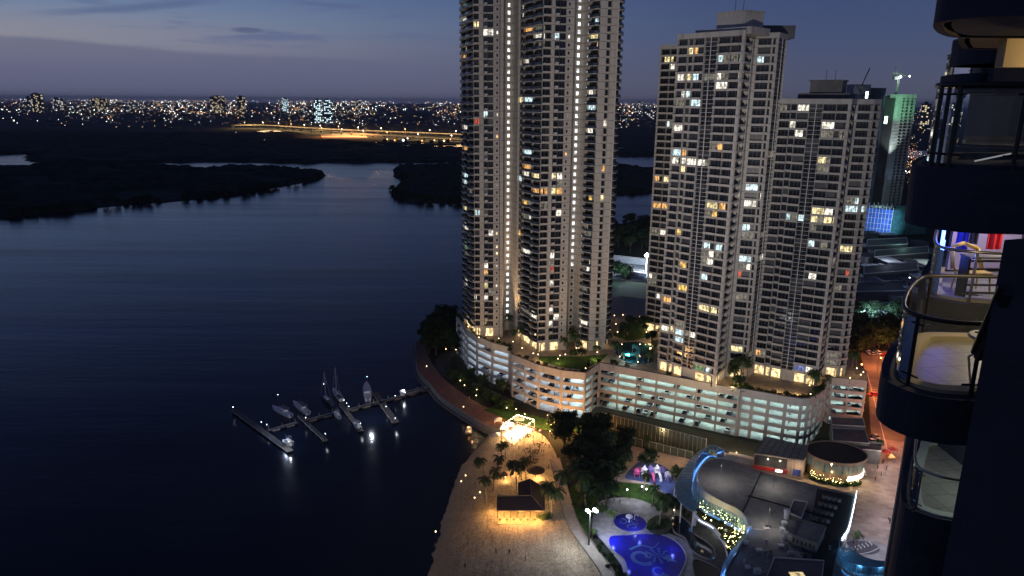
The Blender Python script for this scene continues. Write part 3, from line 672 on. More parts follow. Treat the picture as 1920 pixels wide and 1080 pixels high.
# ---------------- right tower
Cp = {k: g20(*v) for k, v in dict(F0=(1410, 700), F1=(1530, 725), S1=(1537, 713), V0=(1541, 706), V1=(1570, 709), V2=(1582, 706)).items()}
segC = [(Cp['F0'], Cp['F1'], [('G', .18), ('N', .09), ('G', .17), ('L', .19), ('G', .18), ('G', .19)]), (Cp['F1'], Cp['S1'], [('G', 1)]), (Cp['S1'], Cp['V0'], [('N', 1)]),
        (Cp['V0'], Cp['V1'], [('W', .12), ('G', .88)]), (Cp['V1'], Cp['V2'], [('W', .15), ('G', .85)])]
litC = [(1493, 235, 'w'), (1494, 250, 'w'), (1547, 235, 'w'), (1608, 219, 'c'), (1608, 235, 'y'), (1540, 252, 'd'), (1471, 205, 'd'), (1498, 205, 'w'), (1541, 301, 'y'), (1593, 376, 'c'), (1589, 392, 'c'), (1612, 391, 'c'), (1475, 412, 'c'), (1492, 412, 'c'), (1530, 401, 'y'), (1548, 403, 'w'), (1530, 416, 'y'), (1545, 417, 'y'), (1523, 431, 'd'), (1521, 464, 'c'), (1538, 465, 'd'), (1579, 467, 'y'), (1514, 525, 'w'), (1570, 540, 'd'), (1575, 511, 'r'), (1493, 686, 'b'), (1510, 690, 'w'), (1570, 668, 'd'), (1560, 670, 'd'), (1598, 302, 'd')]
NFC = 33; FHC = (123.6 - 1.7 - 24.5) / NFC
TC = tower('apartment_tower', 'right tower, grey balcony bands and dark glass, lower roof with stepped plant rooms', (112, 255), segC, ZP, NFC, FHC, litC, m_conc, .02)
zt = ZP + 4.5 + NFC * FHC
roofbox(TC, [Cp['F0'], Cp['F1'], Cp['S1'], Cp['V0'], Cp['V1'], Cp['V2'], (142, 292), (104, 292)], zt - .35, zt + .5)
b = MB(); b.wallstrip([Cp['V2'], (141, 292), (104, 292), Cp['F0']], ZP, zt, .6); b.build('rear_wall', m_conc, TC)
fC = Frame(Cp['F0'], Cp['F1'])
roofbox(TC, [fC.P(5, -5, 0)[:2], fC.P(22, -5, 0)[:2], fC.P(22, -16, 0)[:2], fC.P(5, -16, 0)[:2]], zt + .5, zt + 3.6)
roofbox(TC, [fC.P(8.5, -6.5, 0)[:2], fC.P(19, -6.5, 0)[:2], fC.P(19, -15, 0)[:2], fC.P(8.5, -15, 0)[:2]], zt + 3.6, zt + 7.6, over=1.08)
b = MB()
for u in (13, 16): q = fC.P(u, -9, 0); b.bar((q[0], q[1], zt + 8), (q[0], q[1], zt + 11.5), .09, 5)
b.build('antenna', m_frame, TC)

# ---------------- tower under construction with its crane
def dir_tower():
    root = thing('construction_tower', 'unfinished grey tower behind, its top lit green, crane standing on it', 'tower block', (378, 720, 2))
    m_raw = mat('raw_concrete', (.30, .31, .31), .9, var=.2, sc=.2, dirt=((.15, .15, .15), .3, .5)); m_net = mat('dark_safety_net', (.035, .045, .075), .9, var=.3, sc=.2)
    T0, T1 = aty(1665, 176, 720), aty(1712, 182, 728); wall = MB()
    for k, (x0, x1, Y) in enumerate(((1662, 1684, 742), (1684, 1718, 720))):
        a = aty(x0, 180, Y); b_ = aty(x1, 180, Y + 9); fr = Frame((a.x, a.y), (b_.x, b_.y)); zt = 130.5 + k
        wall.boxf(fr, 0, fr.L, -14, -2.0, 2, zt - 4, 1)
        n = 4 if k else 3
        for i in range(n + 1): u = fr.L * i / n; wall.boxf(fr, u - .5, u + .5, -2, 0, 2, zt, 0)
        z = 5
        while z < zt: wall.boxf(fr, 0, fr.L, -2.0, .3, z, z + .9, 0); z += 3.1
        wall.boxf(fr, -.2, fr.L + .2, -9, .5, zt - 3.5, zt, 0)
        if k: wall.boxf(fr, 0, fr.L * .30, -2, .1, 2, zt, 0)
    wall.build('wall', [m_raw, m_void], root)
    a = aty(1600, 170, 700); b_ = aty(1662, 160, 712); fr = Frame((a.x, a.y), (b_.x, b_.y)); nb = MB(); nb.boxf(fr, 0, fr.L * .55, -12, 0, 2, 131); nb.boxf(fr, fr.L * .55, fr.L, -14, .5, 2, 137); nb.build('dark_wing', m_net, root)
    hb = MB(); hb.boxf(fr, 1, fr.L * .55, -10, -1, 131, 140); hb.build('roof_frame', mat('site_sheeting', (.18, .2, .24), .8), root)
    l = lamp('green_site_floodlight', 'SPOT', (T0.x - 3, T0.y - 40, 118), 110000, (.3, 1, .5), .5, (T0.x + 14, T0.y + 8, 128), spot=62)
    l2 = lamp('white_site_floodlight', 'SPOT', (T0.x + 4, T0.y - 20, 60), 130000, (.85, 1, .93), .5, (T0.x + 9, T0.y + 5, 108), spot=60)
    q = aty(1661, 225, 700); lb = MB(); lb.box(q.x - 1.2, q.x + 1.2, q.y - .5, q.y + .5, q.z - 3.4, q.z + 3.4); lb.build('site_lamp', mat('site_lamp_glow', em=(.8, 1, .95), es=5), root)
    q = aty(1619, 178, 698); lb = MB(); lb.box(q.x - 1, q.x + 1, q.y - 7, q.y - 6.2, q.z - 3, q.z + 3); lb.build('site_lamp', MATS['site_lamp_glow'], root)
    m_cr = mat('crane_steel', (.18, .18, .17), .6)
    for lab, bx, by, tx, ty, Y, boom in (('tower crane with lamp lit cab above the green lit roof', 1680, 178, 1680, 148, 728, [(1672, 136), (1705, 143)]), ('dark luffing crane raised at an angle behind the right tower', 1613, 172, 1613, 166, 704, [(1613, 166), (1631, 128)])):
        p0, p1 = aty(bx, by, Y), aty(tx, ty, Y); cr = thing('tower_crane', lab, 'crane', (p0.x, p0.y, p0.z), )
        mb = MB()
        for dx_, dy_ in ((-.7, -.7), (.7, -.7), (.7, .7), (-.7, .7)): mb.bar((p0.x + dx_, Y + dy_, p0.z - 4), (p0.x + dx_, Y + dy_, p1.z), .3, 4)
        z = p0.z - 4
        while z < p1.z - 1.5: mb.bar((p0.x - .7, Y - .7, z), (p0.x + .7, Y - .7, z + 1.5), .2, 4); mb.bar((p0.x + .7, Y - .7, z), (p0.x - .7, Y - .7, z + 1.5), .2, 4); z += 1.5
        mb.build('mast', m_cr, cr); a, b_ = aty(*boom[0], Y), aty(*boom[1], Y); mb = MB(); mb.bar(a, b_, .6, 4); up = Vector((0, 0, 1.6)); mb.bar(a + up * .7, b_ + up * .2, .2, 4)
        for i in range(8): q1 = a.lerp(b_, i / 8); q2 = a.lerp(b_, (i + .5) / 8); mb.bar(q1, q2 + up * .6, .12, 4)
        mb.build('jib', m_cr, cr)
        mb = MB(); mb.box(p1.x - 2.4, p1.x + 2.4, Y - 1.8, Y + 1.8, p1.z - .5, p1.z + 2.8); mb.build('cab', m_cr, cr)
        if boom[0][0] == 1672:
            mb = MB(); mb.bar((p1.x, Y, p1.z + 1.5), (p1.x - 1.5, Y, p1.z + 11), .6, 4); mb.build('apex', m_cr, cr)
            mb = MB(); octa(mb, p1.x + 3.2, Y - 2, p1.z + 2, 1.4, 0); octa(mb, b_.x, Y - .4, b_.z, 1.0, 0); mb.build('cab_lamp', mat('crane_lamp_glow', em=(.9, .95, 1), es=8), cr)
            lamp('crane_lamp', 'POINT', (p1.x + 1, Y - 5, p1.z - 1), 2500, (.9, .95, 1), .4)
dir_tower()
# low block wrapped in blue scaffold net
a, b_ = at(1618, 436, 2), at(1668, 441, 2); c_ = at(1700, 440, 2)
root = thing('scaffolded_building', 'unfinished low block wrapped in bright blue scaffold net', 'building', (a.x, a.y, 2))
mb = MB(); fr = Frame((a.x, a.y), (b_.x, b_.y)); m_bl = mat('blue_scaffold_net', (.03, .12, .42), .85, var=.4, sc=.25); mb.boxf(fr, 0, fr.L, -25, 0, 2, 26, 0)
m_tl = mat('green_scaffold_net', (.03, .14, .13), .85, var=.4, sc=.25)
for i in range(9): u = fr.L * i / 8; mb.boxf(fr, u - .2, u + .2, .01, .5, 2, 28, 1)
for z in (7, 12, 17, 22): mb.boxf(fr, 0, fr.L, .02, .4, z, z + .3, 1)
mb.build('netted_wall', [m_bl, m_rail], root)
mb = MB(); f2 = Frame((b_.x + .5, b_.y), (c_.x + 20, c_.y + 4)); mb.boxf(f2, 0, f2.L, -25, 0, 2, 26); mb.build('green_netted_wall', m_tl, root)
mb = MB(); mb.boxf(fr, 2, fr.L - 2, -24, -1, 26, 26.6)
for i in range(6): u = fr.L * (i + .5) / 6; mb.boxf(fr, u - .4, u + .4, -3, -2, 26.6, 31)
mb.build('roof_slab', m_roofc, root)
q = at(1650, 380, 24); lamp('scaffold_floodlight', 'SPOT', (a.x + 8, a.y - 45, 14), 90000, (.45, .65, 1), .6, (a.x + 12, a.y, 14), spot=70); lamp('roof_floodlight', 'POINT', (a.x + 14, a.y + 4, 34), 6000, (.6, 1, .85), .6)
# ================================================================ CAR PARK PODIUM AND ITS GARDEN DECK
m_pod = mat('podium_render', (.46, .44, .41), .85, var=.08, sc=.4, dirt=((.25, .24, .22), .4, .5))
m_inn = mat('car_park_white', (.62, .66, .70), .8, var=.12, sc=.5)
m_flo = mat('car_park_floor', (.34, .37, .36), .55, var=.2, sc=.4)
m_tube = mat('tube_light', em=(.86, .93, 1), es=6)
rim = [(-27, 330), (-23.5, 321), (-20.5, 309), (-15.5, 299.5), (-8.5, 291), (-.9, 285.2), (.2, 276.8), (10.8, 264.6), (19.5, 259), (28.6, 256.5), (35.5, 267.7), (83.6, 241.5)]
cur = pix([(1390, 733), (1442, 742), (1503, 752), (1527, 747), (1545, 729), (1555, 708)], ZP)
cur = polyline_smooth(cur, 2)
rim2 = rim + cur
end = pix([(1560, 712), (1626, 718)], ZP)
levels = [2.0, 5.4, 8.7, 12.0, 15.2]; FAS = 17.9; TOPZ = 20.9
root = thing('parking_podium', 'long curved multi level car park lit blue white inside, carrying the towers', 'car park', (40, 262, 2))
wall = MB(); floors = MB(); inner = MB(); tubes = MB(); pil2 = MB(); capm = MB()
def podium_run(P, bay, kind):
    for i in range(len(P) - 1):
        fr = Frame(P[i], P[i + 1])
        if fr.L < .5: continue
        solid = kind(i)
        wall.boxf(fr, 0, fr.L, -.4, 0, FAS, TOPZ); capm.boxf(fr, -.1, fr.L + .1, -.55, .12, TOPZ, TOPZ + .15)
        if solid:
            wall.boxf(fr, 0, fr.L, -.4, -.01, 2, FAS); continue
        nb = max(1, round(fr.L / bay)); e = .004 * i
        for z in levels:
            if z > 2: wall.boxf(fr, 0, fr.L, -.3, 0, z - .35, z + .95)
            floors.boxf(fr, -.4, fr.L + .4, -13, -.31, z - .3 + e, z - .02 + e)
            h = (FAS if z > 15 else z + 3.3)
            lf = 0 if nb == 1 else 0
            if fr.L > 4:
                c = fr.P(fr.L / 2, -5.2, h - .45)
                l = lamp('car_park_light', 'AREA', c, 29 * fr.L * LPOD(i), ((.70, .82, 1) if i < 5 else (.76, .84, 1) if i < 9 else (.76, 1, .90)) if P is rim else (.74, 1, .95), sx=fr.L * .9, sy=.6, parent=root)
                l.rotation_euler = (0, 0, math.atan2(fr.d.y, fr.d.x))
            for k in range(nb): u = fr.L * (k + .5) / nb; tubes.boxf(fr, u - .8, u + .8, -4.1, -3.95, h - .5, h - .42); tubes.boxf(fr, u - .8, u + .8, -8.1, -7.95, h - .5, h - .42)
        floors.boxf(fr, -.4, fr.L + .4, -13, -.31, FAS + .0 + e, FAS + .2 + e)
        inner.boxf(fr, -.3, fr.L + .3, -13.3, -13, 2, FAS)
        for k in range(nb + 1):
            u = min(max(fr.L * k / nb, .3), fr.L - .3)
            pil = MB(); pil.boxf(fr, u - .3, u + .3, -.38, .1, 2, FAS); pil.build('pillar', m_pod, root)
            if k < nb: pil2.boxf(fr, u - .25, u + .25, -7.2, -6.7, 2, FAS)
def LPOD(i): return 1.0
podium_run(rim, 7.5, lambda i: i in (5,))
podium_run([rim[-1], cur[0]], 8, lambda i: True)
podium_run(cur, 6.5, lambda i: False)
podium_run([cur[-1], end[0]], 5, lambda i: False); podium_run(end, 6, lambda i: False)
wall.build('wall', m_pod, root); floors.build('floor_slab', m_flo, root); inner.build('inner_wall', m_inn, root); o = pil2.build('inner_columns', m_pod, root); o['kind'] = 'stuff'; capm.build('coping', m_roofc, root)
o = tubes.build('tube_lights', m_tube, root); o['kind'] = 'stuff'
b = MB(); b.sheet([rim[0], (-28, 345), (60, 372), (146, 335), (140, 262), end[1]] + end[:1] + rim2[::-1][:-1], FAS + .35); b.build('roof_slab', m_roofc, root)

# cars
def car_proto(name, paint, label):
    r_ = thing(name, label, 'car', (0, 0, 0))
    b = MB()
    prof = [(-2.15, .32), (-2.2, .62), (-2.1, .86), (-1.15, .96), (-.55, 1.0), (1.45, 1.0), (2.05, .92), (2.2, .7), (2.15, .32)]
    n = len(prof); vs = [(x, -.86, z) for x, z in prof] + [(x, .86, z) for x, z in prof]
    b.add(vs, [tuple(range(n)), tuple(range(2 * n - 1, n - 1, -1))] + [(i, n + i, n + (i + 1) % n, (i + 1) % n) for i in range(n)])
    b.build('body', paint, r_, local=True)
    b = MB(); b.hexa([(-1.1, -.78, .96), (1.75, -.78, .98), (1.75, .78, .98), (-1.1, .78, .96), (-.45, -.62, 1.42), (1.05, -.62, 1.44), (1.05, .62, 1.44), (-.45, .62, 1.42)]); cab = b.build('cabin_glass', mat('car_glass', (.015, .018, .022), .1), r_, local=True)
    b = MB(); b.box(-.42, 1.02, -.63, .63, 1.425, 1.47); b.build('roof', paint, cab, local=True)
    for x in (-1.35, 1.35):
        for y in (-.82, .82): b = MB(); b.bar((x, y - .12, .33), (x, y + .12, .33), .33, 10); b.build('wheel', mat('tyre_rubber', (.02, .02, .02), .9), r_, local=True)
    for y in (-.6, .6): b = MB(); b.box(-2.22, -2.16, y - .18, y + .18, .6, .74); b.build('headlight', mat('lamp_lens', (.7, .7, .7), .2), r_, local=True)
    for y in (-.65, .65): b = MB(); b.box(2.17, 2.23, y - .15, y + .15, .66, .8); b.build('tail_light', mat('red_lens', (.4, .02, .02), .3), r_, local=True)
    return Proto(r_)
paints = [('white', (.7, .7, .7)), ('black', (.015, .015, .018)), ('silver', (.35, .36, .38)), ('dark_grey', (.06, .06, .07)), ('red', (.4, .02, .02)), ('dark_blue', (.02, .04, .12))]
CARS = {n: car_proto('parked_car', mat('car_paint_' + n, c, .3, var=.05), f'{n.replace("_", " ")} car parked at the edge of a car park deck') for n, c in paints}
lvn = ['ground', 'second', 'third', 'fourth', 'top']
used = {}
def park(seg, u, lv, colr, flip=0):
    fr = Frame(*seg); q = fr.P(u, -3.4, levels[lv] + .02)
    zone = 'left curved part' if seg[0][0] < -1 else ('orange lit middle part' if seg[0][0] < 25 else ('long straight part' if seg[0][0] < 84 else 'right end'))
    used[(colr, lv, zone)] = used.get((colr, lv, zone), 0) + 1
    o = CARS[colr].put(Vector(q), math.atan2(fr.d.y, fr.d.x) + math.pi / 2 + (math.pi if flip else 0), 1, f'{colr.replace("_", " ")} car on the {lvn[lv]} deck of the car park, {zone}', 'cars in the multi level car park')
    return o
rs = random.Random(3)
segs_ = [(rim[3], rim[4]), (rim[4], rim[5]), (rim[6], rim[7]), (rim[7], rim[8]), (rim[8], rim[9]), (rim[10], rim[11]), (end[0], end[1])]
for sg in segs_:
    fr = Frame(*sg)
    for lv in range(5):
        u = rs.uniform(1.5, 4)
        while u < fr.L - 1.5:
            if rs.random() < .62: park(sg, u, lv, rs.choice(['white', 'black', 'silver', 'dark_grey', 'black', 'dark_grey', 'dark_blue', 'white'] if rs.random() < .97 else ['red']), rs.random() < .5)
            u += rs.choice((2.9, 2.9, 5.8, 8.7))

# ---- garden deck on top
m_lawn = mat('lawn_grass', (.045, .10, .022), .95, var=.5, sc=.8, bump=.6, bsc=6, spec=.1)
m_pave = mat('garden_paving', (.34, .28, .22), .85, var=.25, sc=.6, bump=.2)
m_soil = mat('planting_bed', (.03, .035, .02), .95, var=.5, sc=1.0, bump=.7, bsc=4)
m_poolw = mat('garden_pool_water', (.02, .09, .12), .06, var=.3, sc=.3, bump=.25, bsc=.7)
b = MB(); b.sheet([(-26, 331), (-28, 345), (60, 372), (146, 335), (140, 262)] + [(q[0] - .0, q[1] + .5) for q in end[::-1]] + [(q[0], q[1] + .7) for q in rim2[::-1]][:-1], ZP - .06); struct('podium_garden_ground', b, m_pave)
b = MB()
b.sheet(pix([(1148, 628), (1180, 606), (1212, 612), (1214, 632), (1180, 640)], ZP), ZP - .03); b.sheet(pix([(1010, 676), (1060, 690), (1095, 693), (1128, 676), (1140, 664), (1090, 668), (1010, 668)], ZP), ZP - .03)
b.sheet(pix([(1366, 722), (1400, 716), (1416, 728), (1400, 735), (1370, 732)], ZP), ZP - .03); struct('deck_lawn', b, m_lawn)
b = MB(); b.sheet(polyline_smooth(pix([(1150, 655), (1165, 643), (1190, 640), (1215, 645), (1228, 660), (1225, 680), (1195, 684), (1165, 676)], ZP), 3, True), ZP - .02); struct('garden_pool_water', b, m_poolw)
b = MB(); b.wallstrip(polyline_smooth(pix([(1150, 655), (1165, 643), (1190, 640), (1215, 645), (1228, 660), (1225, 680), (1195, 684), (1165, 676)], ZP), 3, True), ZP - .05, ZP + .25, .5, closed=True)
single('pool_coping', b, m_pave, 'pale kerb around the dark garden pool between the towers', 'pool edge', at(1190, 660, ZP))
# lit glass pavilion in the pool
pc = at(1183, 664, ZP + 2); r_ = thing('poolside_slide', 'small turquoise lit water slide at the garden pool', 'water slide', (pc.x, pc.y, ZP)); b = MB()
pts = [Vector((pc.x + 3.2 * math.cos(a * .5), pc.y + 3.2 * math.sin(a * .5), ZP + .4 + a * .28)) for a in range(16)]; b.tube(pts, .75, 8); b.build('slide_tube', mat('turquoise_plastic', (.08, .42, .45), .3), r_)
b = MB()
for i in (3, 7, 11, 15): b.bar((pts[i].x, pts[i].y, ZP), (pts[i].x, pts[i].y, pts[i].z), .15, 6)
b.build('slide_post', m_rail, r_)
lamp('pool_lamp', 'POINT', (pc.x - 2, pc.y - 4, ZP + 3), 700, (.6, 1, 1), .4)
# ================================================================ PLANTS (protos)
m_leaf = mat('leaf_green', (.035, .075, .018), .75, var=.6, sc=.7, spec=.25)
m_leafd = mat('leaf_dark', (.018, .040, .014), .8, var=.6, sc=.5, spec=.2)
m_bark = mat('bark', (.10, .075, .05), .95, var=.4, sc=2)
m_palm = mat('palm_leaf', (.040, .075, .020), .6, var=.5, sc=.8, spec=.3)
m_ptr = mat('palm_trunk_bark', (.20, .16, .12), .9, var=.3, sc=3)
def palm_proto(seed, hgt, lean, nfr=15):
    r = random.Random(seed); root = thing('palm_tree', 'palm', 'palm tree')
    b = MB(); pts = []; rad = []
    for i in range(9): t_ = i / 8; pts.append(Vector((lean * t_ * t_ * hgt * .3, .15 * math.sin(t_ * 3), hgt * t_))); rad.append(.24 - .10 * t_ + (.1 if i == 0 else 0))
    b.tube(pts, rad, 8); b.build('trunk', m_ptr, root, smooth=True, local=True)
    top = pts[-1]; b = MB()
    for k in range(nfr):
        az = 2 * math.pi * k / nfr + r.uniform(-.2, .2); up = r.choice((.9, .55, .2, -.15)) + r.uniform(-.15, .15); L = r.uniform(3.3, 4.4); n = 11; prev = top.copy(); d = Vector((math.cos(az) * math.cos(up), math.sin(az) * math.cos(up), math.sin(up)))
        side = Vector((-math.sin(az), math.cos(az), 0))
        for j in range(n):
            d = (d + Vector((0, 0, -.13 - .02 * j))).normalized(); nx = prev + d * L / n; t_ = j / n
            b.bar(prev, nx, .045 * (1 - t_) + .01, 3)
            ll = 1.15 * math.sin(math.pi * min(1, (.12 + t_) * .9)) + .15
            for s in (-1, 1):
                for q in (0, .5):
                    o = prev.lerp(nx, q); tip = o + side * s * ll * r.uniform(.75, 1) + d * ll * .55 - Vector((0, 0, ll * r.uniform(.35, .7)))
                    wv = d * .10; b.add([o - wv, o + wv, tip], [(0, 1, 2)])
            prev = nx
    b.build('crown', m_palm, root, local=True); return Proto(root)
def tree_proto(seed, hgt, rad, m=m_leaf, n=1500, leaf=.34, trunk=.35):
    r = random.Random(seed); root = thing('broadleaf_tree', 'tree', 'tree')
    b = MB(); th = hgt * trunk; b.tube([Vector((0, 0, 0)), Vector((.1, .05, th * .5)), Vector((0, .1, th))], [.04 * hgt * .8, .03 * hgt * .8, .024 * hgt * .8], 7)
    cl = []
    for k in range(9):
        a = 2 * math.pi * k / 9 + r.uniform(-.3, .3); e = r.uniform(.25, 1.3); d = Vector((math.cos(a) * math.cos(e) * rad * .72, math.sin(a) * math.cos(e) * rad * .72, math.sin(e) * (hgt - th) * .75))
        q = Vector((0, .1, th)) + d; b.tube([Vector((0, .1, th * .9)), Vector((0, .1, th)) + d * .5 + Vector((0, 0, -.2)), q], [.018 * hgt, .010 * hgt, .004 * hgt], 5); cl.append((q, r.uniform(.36, .56) * rad))
        for _ in range(2): cl.append((q + Vector((r.uniform(-1, 1), r.uniform(-1, 1), r.uniform(-.6, .8))) * rad * .35, r.uniform(.2, .36) * rad))
    b.build('trunk', m_bark, root, smooth=True, local=True); b = MB()
    for _ in range(n):
        c, cr = r.choice(cl); v = Vector((r.gauss(0, 1), r.gauss(0, 1), r.gauss(0, .8))); v = v.normalized() * cr * (r.random() ** .35); q = c + v
        nn = (v.normalized() + Vector((r.uniform(-.7, .7), r.uniform(-.7, .7), r.uniform(-.2, 1)))).normalized(); t1 = nn.orthogonal().normalized(); t2 = nn.cross(t1); s = leaf * r.uniform(.6, 1.4)
        b.add([q - t1 * s, q + t2 * s * .6, q + t1 * s, q - t2 * s * .6], [(0, 1, 2, 3)])
    b.build('crown', m, root, local=True); return Proto(root)
def shrub_proto(seed, m, n=260, name='shrub'):
    r = random.Random(seed); root = thing(name, 'shrub', 'shrub'); b = MB()
    for _ in range(6): a = r.uniform(0, 6.28); b.bar((0, 0, 0), (.5 * math.cos(a), .5 * math.sin(a), .7), .03, 4)
    b.build('stem', m_bark, root, local=True); b = MB()
    for _ in range(n):
        v = Vector((r.gauss(0, 1), r.gauss(0, 1), r.gauss(0, 1))).normalized() * (r.random() ** .4); q = Vector((v.x * .85, v.y * .85, .65 + v.z * .55 + .15 * math.sin(5 * v.x)))
        nn = Vector((r.gauss(0, 1), r.gauss(0, 1), r.gauss(.5, 1))).normalized(); t1 = nn.orthogonal().normalized(); t2 = nn.cross(t1); s = r.uniform(.08, .2)
        b.add([q - t1 * s, q + t2 * s * .6, q + t1 * s, q - t2 * s * .6], [(0, 1, 2, 3)])
    b.build('foliage', m, root, local=True); return Proto(root)
PALM = [palm_proto(1, 8, .5), palm_proto(2, 9.5, -.4), palm_proto(3, 7, .9), palm_proto(4, 10.5, .2)]
TREE = [tree_proto(11, 9, 4.2), tree_proto(12, 11, 5, m_leafd, 1800, .4), tree_proto(13, 7, 3.4), tree_proto(14, 12, 4.6, m_leafd, 1800, .42)]
SHRUB = [shrub_proto(21, m_leaf), shrub_proto(22, m_leafd)]
def put_palm(px, py, z, label, group, i=None, s=1.0):
    k = rnd.randrange(4) if i is None else i; return PALM[k].put(at(px, py, z), rnd.uniform(0, 6.28), s * rnd.uniform(.92, 1.08), label, group)
def put_tree(px, py, z, label, group, i=None, s=1.0):
    k = rnd.randrange(4) if i is None else i; return TREE[k].put(at(px, py, z), rnd.uniform(0, 6.28), s * rnd.uniform(.85, 1.15), label, group)
def put_shrub(px, py, z, label, group, i=None, s=1.0):
    k = rnd.randrange(2) if i is None else i; return SHRUB[k].put(at(px, py, z), rnd.uniform(0, 6.28), s * rnd.uniform(.8, 1.25), label, group)
# lamp posts
m_post = mat('lamp_post_metal', (.10, .10, .10), .5, metal=.4)
def glow(nm, c, e): return mat('glow_' + nm, (.1, .1, .1), em=c, es=e)
GW, GC, GO, GY = glow('warm', (1, .68, .34), 9), glow('white', (.92, .96, 1), 12), glow('orange', (1, .42, .12), 9), glow('yellow', (1, .8, .3), 7)
def lamp_proto(name, h, gm, r, arm=0.0, gs=1):
    root = thing(name, 'lamp', 'lamp'); b = MB(); b.bar((0, 0, 0), (0, 0, h), .07, 6, r2=.05); b.bar((0, 0, 0), (0, 0, .3), .14, 6)
    if arm: b.bar((0, 0, h), (arm, 0, h + .25), .04, 5)
    b.build('post', m_post, root, local=True); b = MB()
    b.lathe((arm, 0, h), [(.02 * gs, 0), (r * .8, .08), (r, r), (r * .7, r * 1.7), (.02, r * 2)], 8); b.build('lamp_head', gm, root, local=True)
    return Proto(root)
LP = {'w': lamp_proto('garden_lamp', 2.2, GW, .19), 'c': lamp_proto('path_lamp', 3.6, GC, .28), 'o': lamp_proto('street_lamp', 7, GO, .36, .9), 'b': None}
HL = {'w': 2.5, 'c': 3.9, 'o': 7.1, 'b': 1.0}
def put_lamp(px, py, z, kind, label, group=None, power=None, color=(1, .66, .32), s=1.0):
    """px,py = where the head shows; z = ground height"""
    hp = at(px, py, z + HL[kind] * s); o = LP[kind].put(Vector((hp.x, hp.y, z)), 0, s, label, group)
    if power: lamp('lamp_light', 'POINT', (hp.x, hp.y - .1, z + HL[kind] * s + .45), power, color, .35)
    return o
# ---- deck planting
def zone_lab(px):
    return 'in front of the tallest tower' if px < 1140 else ('around the garden pool' if px < 1230 else ('between the middle and right towers' if px < 1420 else 'at the right end of the deck'))
GP = 'palms on the car park roof garden'
for i, (x, y, s) in enumerate([(956, 628, .75), (962, 640, .7), (975, 646, .8), (1062, 664, .8), (1070, 652, .75), (1078, 662, .8), (1085, 668, .6), (1124, 668, .7), (1150, 668, .7), (1160, 680, .6), (1215, 688, .7), (1226, 676, .8), (1376, 724, .8), (1384, 716, .95), (1392, 722, .9), (1378, 712, .9), (1400, 718, .8), (1527, 735, .95), (1522, 728, .9), (1176, 628, .8), (1200, 622, .7), (1595, 700, .9), (1606, 690, .8), (1232, 640, .7)]):
    put_palm(x, y, ZP, f'palm on the roof garden {zone_lab(x)}', GP, s=s)
for x, y, s in [(1180, 622, .7), (1190, 630, .8), (1205, 628, .7), (1170, 634, .6), (1140, 640, .5), (1074, 672, .5), (1090, 676, .5), (1222, 650, .6), (1150, 690, .4), (1600, 678, 1), (1610, 668, 1.1), (1598, 660, 1.0), (1384, 730, .5), (1530, 744, .35)]:
    put_tree(x, y, ZP if x < 1590 else 2, f'leafy tree on the deck {zone_lab(x)}', 'trees on the car park roof garden', s=s)
for k in range(90):
    t_ = k / 90; q = polyline_smooth(rim2, 4); p = q[int(t_ * (len(q) - 1))]; o = SHRUB[k % 2].put(Vector((p[0] + rnd.uniform(-.3, 1.2), p[1] + rnd.uniform(1.2, 3.2), ZP)), rnd.uniform(0, 6), rnd.uniform(.7, 1.5), f'clipped shrub behind the parapet of the car park roof, {"left curve" if p[0] < 0 else "middle" if p[0] < 40 else "long straight stretch" if p[0] < 84 else "round right end"}', 'shrubs along the roof garden edge')
for x, y, pw in [(878, 612, 260), (898, 632, 120), (912, 628, 120), (935, 634, 120), (962, 640, 0), (979, 652, 160), (1000, 662, 0), (1009, 664, 140), (1046, 672, 0), (1060, 664, 160), (1050, 666, 0), (1086, 652, 160), (1098, 690, 0), (1081, 652, 0), (1120, 660, 0), (1152, 591, 60), (1168, 590, 0), (1199, 593, 0), (1198, 600, 90), (1155, 607, 0), (1158, 622, 60), (1166, 645, 0), (1200, 645, 90), (1212, 622, 160), (1213, 612, 160), (1162, 668, 60), (1196, 678, 60), (1378, 692, 200), (1358, 680, 200), (1520, 738, 40), (1531, 708, 40), (1555, 688, 180), (1572, 690, 0), (1607, 690, 220), (1614, 702, 220), (1619, 697, 0), (1594, 708, 0), (1518, 722, 0)]:
    put_lamp(x, y, ZP, 'w', f'small warm garden lamp {zone_lab(x)}', 'warm lamps on the car park roof garden', pw * 1.1 if pw else None)
# warm light washing the lobbies
for px, py, n, e in ((905, 650, 2, 700), (1030, 672, 2, 700), (1118, 668, 1, 500), (1290, 722, 3, 2000), (1460, 728, 3, 1400), (1222, 640, 1, 900), (1376, 724, 1, 900)):
    q = at(px, py, ZP + 2.2)
    for i in range(n): lamp('lobby_uplight', 'POINT', (q.x + (i - (n - 1) / 2) * 7, q.y + 1.5 + (i - (n - 1) / 2) * -2.5, ZP + 1.6), e / n, (1, .66, .30), .4)
# facade floodlights standing at the foot of the towers and along the podium roof
def flood(label, px, py, z, tgt, e, c, spot, h=2.0):
    q = at(px, py, z); r_ = thing('floodlight', label, 'floodlight', (q.x, q.y, z), ); b = MB(); b.bar((q.x, q.y, z), (q.x, q.y, z + h), .12, 6); b.build('post', m_post, r_)
    b = MB(); b.box(q.x - .4, q.x + .4, q.y - .2, q.y + .2, z + h, z + h + .5); b.build('housing', m_post, r_)
    lamp('flood_beam', 'SPOT', (q.x, q.y + .2, z + h + .9), e, c, .4, tgt, spot=spot, blend=.9)
flood('small floodlight at the foot of the left stair recess of the tallest tower', 957, 634, ZP, (-1, 311, 120), 70000, (1, .66, .36), 40)
flood('small floodlight at the foot of the right stair recess of the tallest tower', 1079, 655, ZP, (30, 298, 120), 34000, (1, .72, .45), 40)
